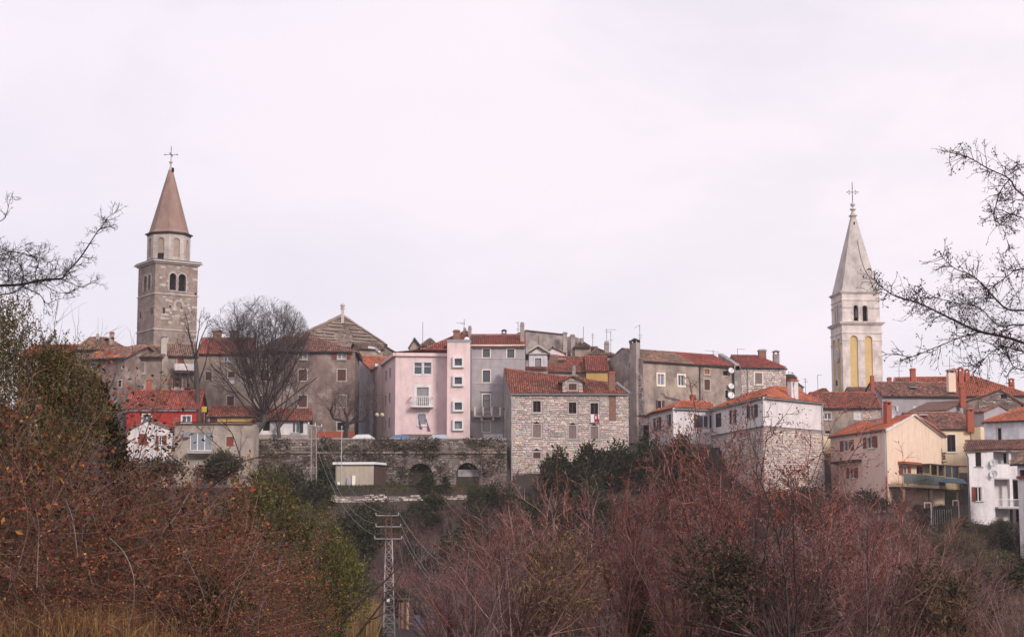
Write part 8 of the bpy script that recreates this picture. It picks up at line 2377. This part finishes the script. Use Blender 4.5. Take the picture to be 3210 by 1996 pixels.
def larch():
    rng = random.Random(31); d = 20.0
    base = pt(3480, 1900, d + .5); base.z = ground(base.x, base.y) - .1
    t = thing('larch_tree', 'bare larch with small dark cones reaching in from the right border', 'tree', tuple(base))
    bark = (.058, .034, .032); BK = [(.062, .036, .034), (.085, .046, .042), (.045, .028, .028)]
    T = Twigs(); top = pt(3440, 250, d + .5)
    T.seg(tuple(base), tuple(base.lerp(top, .5)), .16, .11, bark); T.seg(tuple(base.lerp(top, .5)), tuple(top), .11, .05, bark)
    T.build('trunk', 'bark_dark', t, sides=8)
    sp = [dict(n=6, wob=.11, up=-.015, kids=(2, 5), len=(.12, .44), r=.0048, col=BK, tap=.7, **{'from': .1}), dict(n=4, wob=.13, kids=(1, 2), rel=(.3, .6), ang=(25, 70), col=BK, rr=.7, rmin=.0028), dict(n=2, wob=.2, rel=(.3, .6), ang=(25, 65), col=BK, rr=.7, rmin=.0024)]
    br = [([(1500, 1420), (964, 1240), (860, 1205), (700, 1170), (580, 1115), (480, 1070), (380, 1020), (290, 985), (200, 960), (110, 900), (75, 850)], .030, .005, 75),
          ([(1450, 1050), (964, 1045), (860, 1035), (780, 960), (720, 890), (640, 830), (560, 800), (490, 740), (460, 690)], .020, .005, 48),
          ([(1400, 620), (964, 370), (880, 270), (760, 210), (650, 145), (580, 125), (510, 105)], .020, .004, 42),
          ([(880, 270), (830, 330), (800, 420), (785, 500), (840, 560), (880, 690)], .011, .003, 30),
          ([(720, 1172), (640, 1190), (560, 1215), (400, 1280), (300, 1320), (240, 1310), (190, 1288)], .012, .004, 26),
          ([(1400, 1220), (964, 1130), (820, 1140), (700, 1030), (560, 1000), (420, 960), (330, 900)], .014, .004, 50),
          ([(1420, 800), (964, 800), (880, 830), (790, 900), (700, 960), (600, 990)], .012, .004, 40),
          ([(1420, 1330), (964, 1290), (860, 1260), (760, 1300), (690, 1380), (640, 1350)], .012, .004, 36),
          ([(1380, 300), (964, 180), (900, 230), (845, 190)], .010, .004, 16),
          ([(1420, 1450), (964, 1400), (880, 1340), (820, 1250)], .012, .004, 26),
          ([(1400, 560), (964, 500), (900, 470), (840, 490)], .009, .003, 18)]
    cones = []
    for k, (pts, r0, r1, n) in enumerate(br):
        Tb = Twigs(); tips = []
        poly_branch(Tb, rng, [cR.p(*p) for p in pts], r0 * .75, r1 * .8, int(n * 1.25), sp, bark, tips, .25, d + rng.uniform(-.3, .3))
        o = Tb.build('branch', 'twigs', t)
        A = np.array(Tb.b)
        i = [rng.randrange(len(A)) for _ in range(int(len(A) * .17))]
        cones.append((A[i], o))
    for A, o in cones:      # cones and buds: small spindle bodies sitting on the twigs
        nr = np.random.default_rng(len(A)); n = len(A)
        if n == 0: continue
        dr = nr.normal(size=(n, 3)) + np.array([[0, 0, .5]]); dr /= np.linalg.norm(dr, axis=1, keepdims=True)
        u = np.cross(dr, nr.normal(size=(n, 3))); u /= np.linalg.norm(u, axis=1, keepdims=True); v = np.cross(dr, u)
        L_ = nr.uniform(.010, .024, (n, 1)); R_ = L_ * .42
        V = np.stack([A, A + dr * L_ * .45 + u * R_, A + dr * L_ * .45 + v * R_, A + dr * L_ * .45 - u * R_, A + dr * L_ * .45 - v * R_, A + dr * L_], 1).reshape(-1, 3)
        b = (np.arange(n) * 6)[:, None]
        tr = np.concatenate([b + np.array([[0, 1 + k, 1 + (k + 1) % 4]]) for k in range(4)] + [b + np.array([[5, 1 + (k + 1) % 4, 1 + k]]) for k in range(4)])
        c = np.tile(pal_cols(nr, n, [(.10, .034, .030), (.15, .05, .04), (.06, .028, .028)]), (8, 1))
        fast_mesh('cones', V, tris=tr, cols=c, m='leaves', parent=o, kind='stuff')
    # grey-green lichen tufts along the thickest branch
    nr = np.random.default_rng(9); P = []
    for k in range(260):
        f = nr.random(); x, y = (480 + 330 * f + nr.normal() * 45, 960 + 200 * f + nr.normal() * 45); P.append(tuple(pt(*cR.p(x, y), d + nr.normal() * .1)))
    P = np.repeat(np.array(P), 5, axis=0) + nr.normal(size=(1300, 3)) * .012
    V, q, c = leaf_mesh(P, nr.normal(size=P.shape), .03, .008, pal_cols(nr, len(P), [(.16, .15, .12), (.12, .11, .09), (.20, .18, .15)]), nr)
    fast_mesh('lichen', V, quads=q, cols=c, m='leaves', parent=t, kind='stuff')
larch()
def left_bare_tree():
    rng = random.Random(41); d = 24.0
    base = pt(-170, 1900, d); base.z = ground(base.x, d) - .1
    t = thing('leaning_bare_tree', 'dark bare tree arching in from the left border above the leafy tree', 'tree', tuple(base))
    BK = [(.05, .036, .036), (.07, .05, .048), (.036, .028, .028)]
    T = Twigs(); P = [base, pt(-160, 1500, d), pt(-120, 1200, d), pt(-130, 900, d), pt(-100, 640, d)]
    for i, (p, q) in enumerate(zip(P[:-1], P[1:])): T.seg(tuple(p), tuple(q), .12 - .022 * i, .098 - .022 * i, BK[0])
    T.build('trunk', 'bark_dark', t, sides=8)
    sp = [dict(n=6, wob=.13, up=.02, kids=(3, 5), len=(.12, .40), r=.0048, col=BK, tap=.75, **{'from': .15}), dict(n=4, wob=.18, kids=(2, 3), rel=(.35, .65), ang=(25, 65), col=BK, rr=.62, rmin=.0032), dict(n=2, wob=.18, rel=(.4, .7), ang=(25, 60), col=BK, rr=.7, rmin=.0026)]
    br = [([(-380, 960), (-200, 930), (0, 915), (200, 905), (330, 875), (450, 860), (560, 850), (610, 795), (660, 740), (740, 650), (820, 530), (880, 440), (930, 380), (980, 300), (1065, 245)], .027, .0035, 75),
          ([(-380, 1040), (0, 1000), (130, 975), (200, 930), (280, 880)], .014, .008, 16), ([(330, 880), (400, 910), (470, 950), (540, 980), (660, 985)], .009, .003, 10),
          ([(560, 860), (640, 890), (740, 930), (820, 900), (900, 890)], .008, .003, 8), ([(240, 940), (350, 990), (400, 1050), (430, 1080), (530, 1040), (640, 1030)], .009, .003, 10),
          ([(200, 900), (215, 820), (190, 740), (120, 680), (60, 640)], .011, .003, 24), ([(330, 875), (320, 800), (350, 720), (300, 650), (240, 600)], .010, .003, 22), ([(-300, 760), (0, 640), (120, 610), (260, 640), (400, 680), (520, 750)], .010, .003, 38),
          ([(-360, 480), (0, 330), (60, 260), (85, 160), (122, 60)], .009, .003, 8), ([(-350, 840), (0, 780), (120, 800), (210, 850), (330, 870)], .010, .003, 30), ([(-320, 620), (-100, 640), (20, 720), (100, 800), (160, 880)], .010, .003, 30)]
    for pts, r0, r1, n in br:
        Tb = Twigs(); poly_branch(Tb, rng, [cL.p(*p) for p in pts], r0, r1, n, sp, BK[1], None, .2, d + rng.uniform(-.2, .2)); Tb.build('branch', 'twigs', t)
left_bare_tree()
def near_canes():
    """Single long canes that stand out in front of the left houses and the brambles."""
    rng = random.Random(51)
    sp = [dict(n=5, wob=.14, kids=(1, 3), len=(.15, .5), r=.004, col=[(.14, .075, .065), (.10, .06, .055)], tap=.7), dict(n=3, wob=.16, rel=(.3, .6), ang=(25, 60), col=[(.15, .08, .07)], rr=.7, rmin=.003)]
    cS = Crop(0, 1350, 2.34)
    for lab, pts, r0, n, col in (
        ('thick arching bramble cane before the flat beige house', [(1480, 480), (1560, 400), (1680, 310), (1760, 240), (1740, 120), (1700, 20), (1640, -60)], .012, 16, (.075, .04, .04)),
        ('bramble cane forking towards the left houses\' pink door', [(1750, 230), (1680, 200), (1600, 110), (1520, 40), (1440, -40)], .009, 10, (.08, .045, .045)),
        ('twiggy branch leaning right above the yellow-green bush', [(1760, 240), (1860, 200), (1960, 190), (2060, 230)], .009, 10, (.08, .045, .045)),
        ('pale arching cane curving down in the middle of the brambles', [(800, 780), (900, 880), (960, 1000), (985, 1120), (975, 1300), (940, 1420)], .010, 6, (.33, .27, .25)),
        ('pale drooping cane left of the dark hollow', [(480, 500), (530, 640), (555, 790), (570, 930)], .009, 6, (.33, .27, .26)),
        ('pale upright cane rising at the far left of the brambles', [(270, 1150), (280, 850), (285, 700), (260, 560)], .008, 6, (.30, .24, .23)),
        ('brown whip bending across the white wall of the low house', [(1000, 300), (1040, 120), (1080, -20), (1140, -200), (1200, -360)], .008, 12, (.12, .07, .06))):
        P = [pt(*cS.p(*p), 21.5) for p in pts]
        T = Twigs(); poly_branch(T, rng, [cS.p(*p) for p in pts], r0, r0 * .45, n, sp, col, None, .12, 21.5)
        o = T.build('bramble_cane', 'twigs'); tag(o, lab, 'branch', 'single bramble canes')
near_canes()

# ---------------------------------------------------------------- the thin air between the camera and the town
def haze():
    x0, x1, y0, y1, z0, z1 = -2600.0, 2600.0, -60.0, 2600.0, -50.0, 56.0
    m = MB()
    m.hexa([(x0, y0, z0), (x1, y0, z0), (x1, y1, z0), (x0, y1, z0)], [(x0, y0, z1), (x1, y0, z1), (x1, y1, z1), (x0, y1, z1)])
    a = bpy.data.materials.new('haze'); a.use_nodes = True; t = a.node_tree; t.nodes.clear()
    MATS['haze'] = a
    o = t.nodes.new('ShaderNodeOutputMaterial'); v = t.nodes.new('ShaderNodeVolumePrincipled')
    v.inputs['Color'].default_value = (0.985, 0.955, 0.99, 1); v.inputs['Density'].default_value = 0.0002; v.inputs['Anisotropy'].default_value = 0.2
    t.links.new(v.outputs['Volume'], o.inputs['Volume'])
    b = m.build('haze', 'haze', None, 'stuff'); b['label'] = 'thin pale haze lying over the valley and the town'
haze()
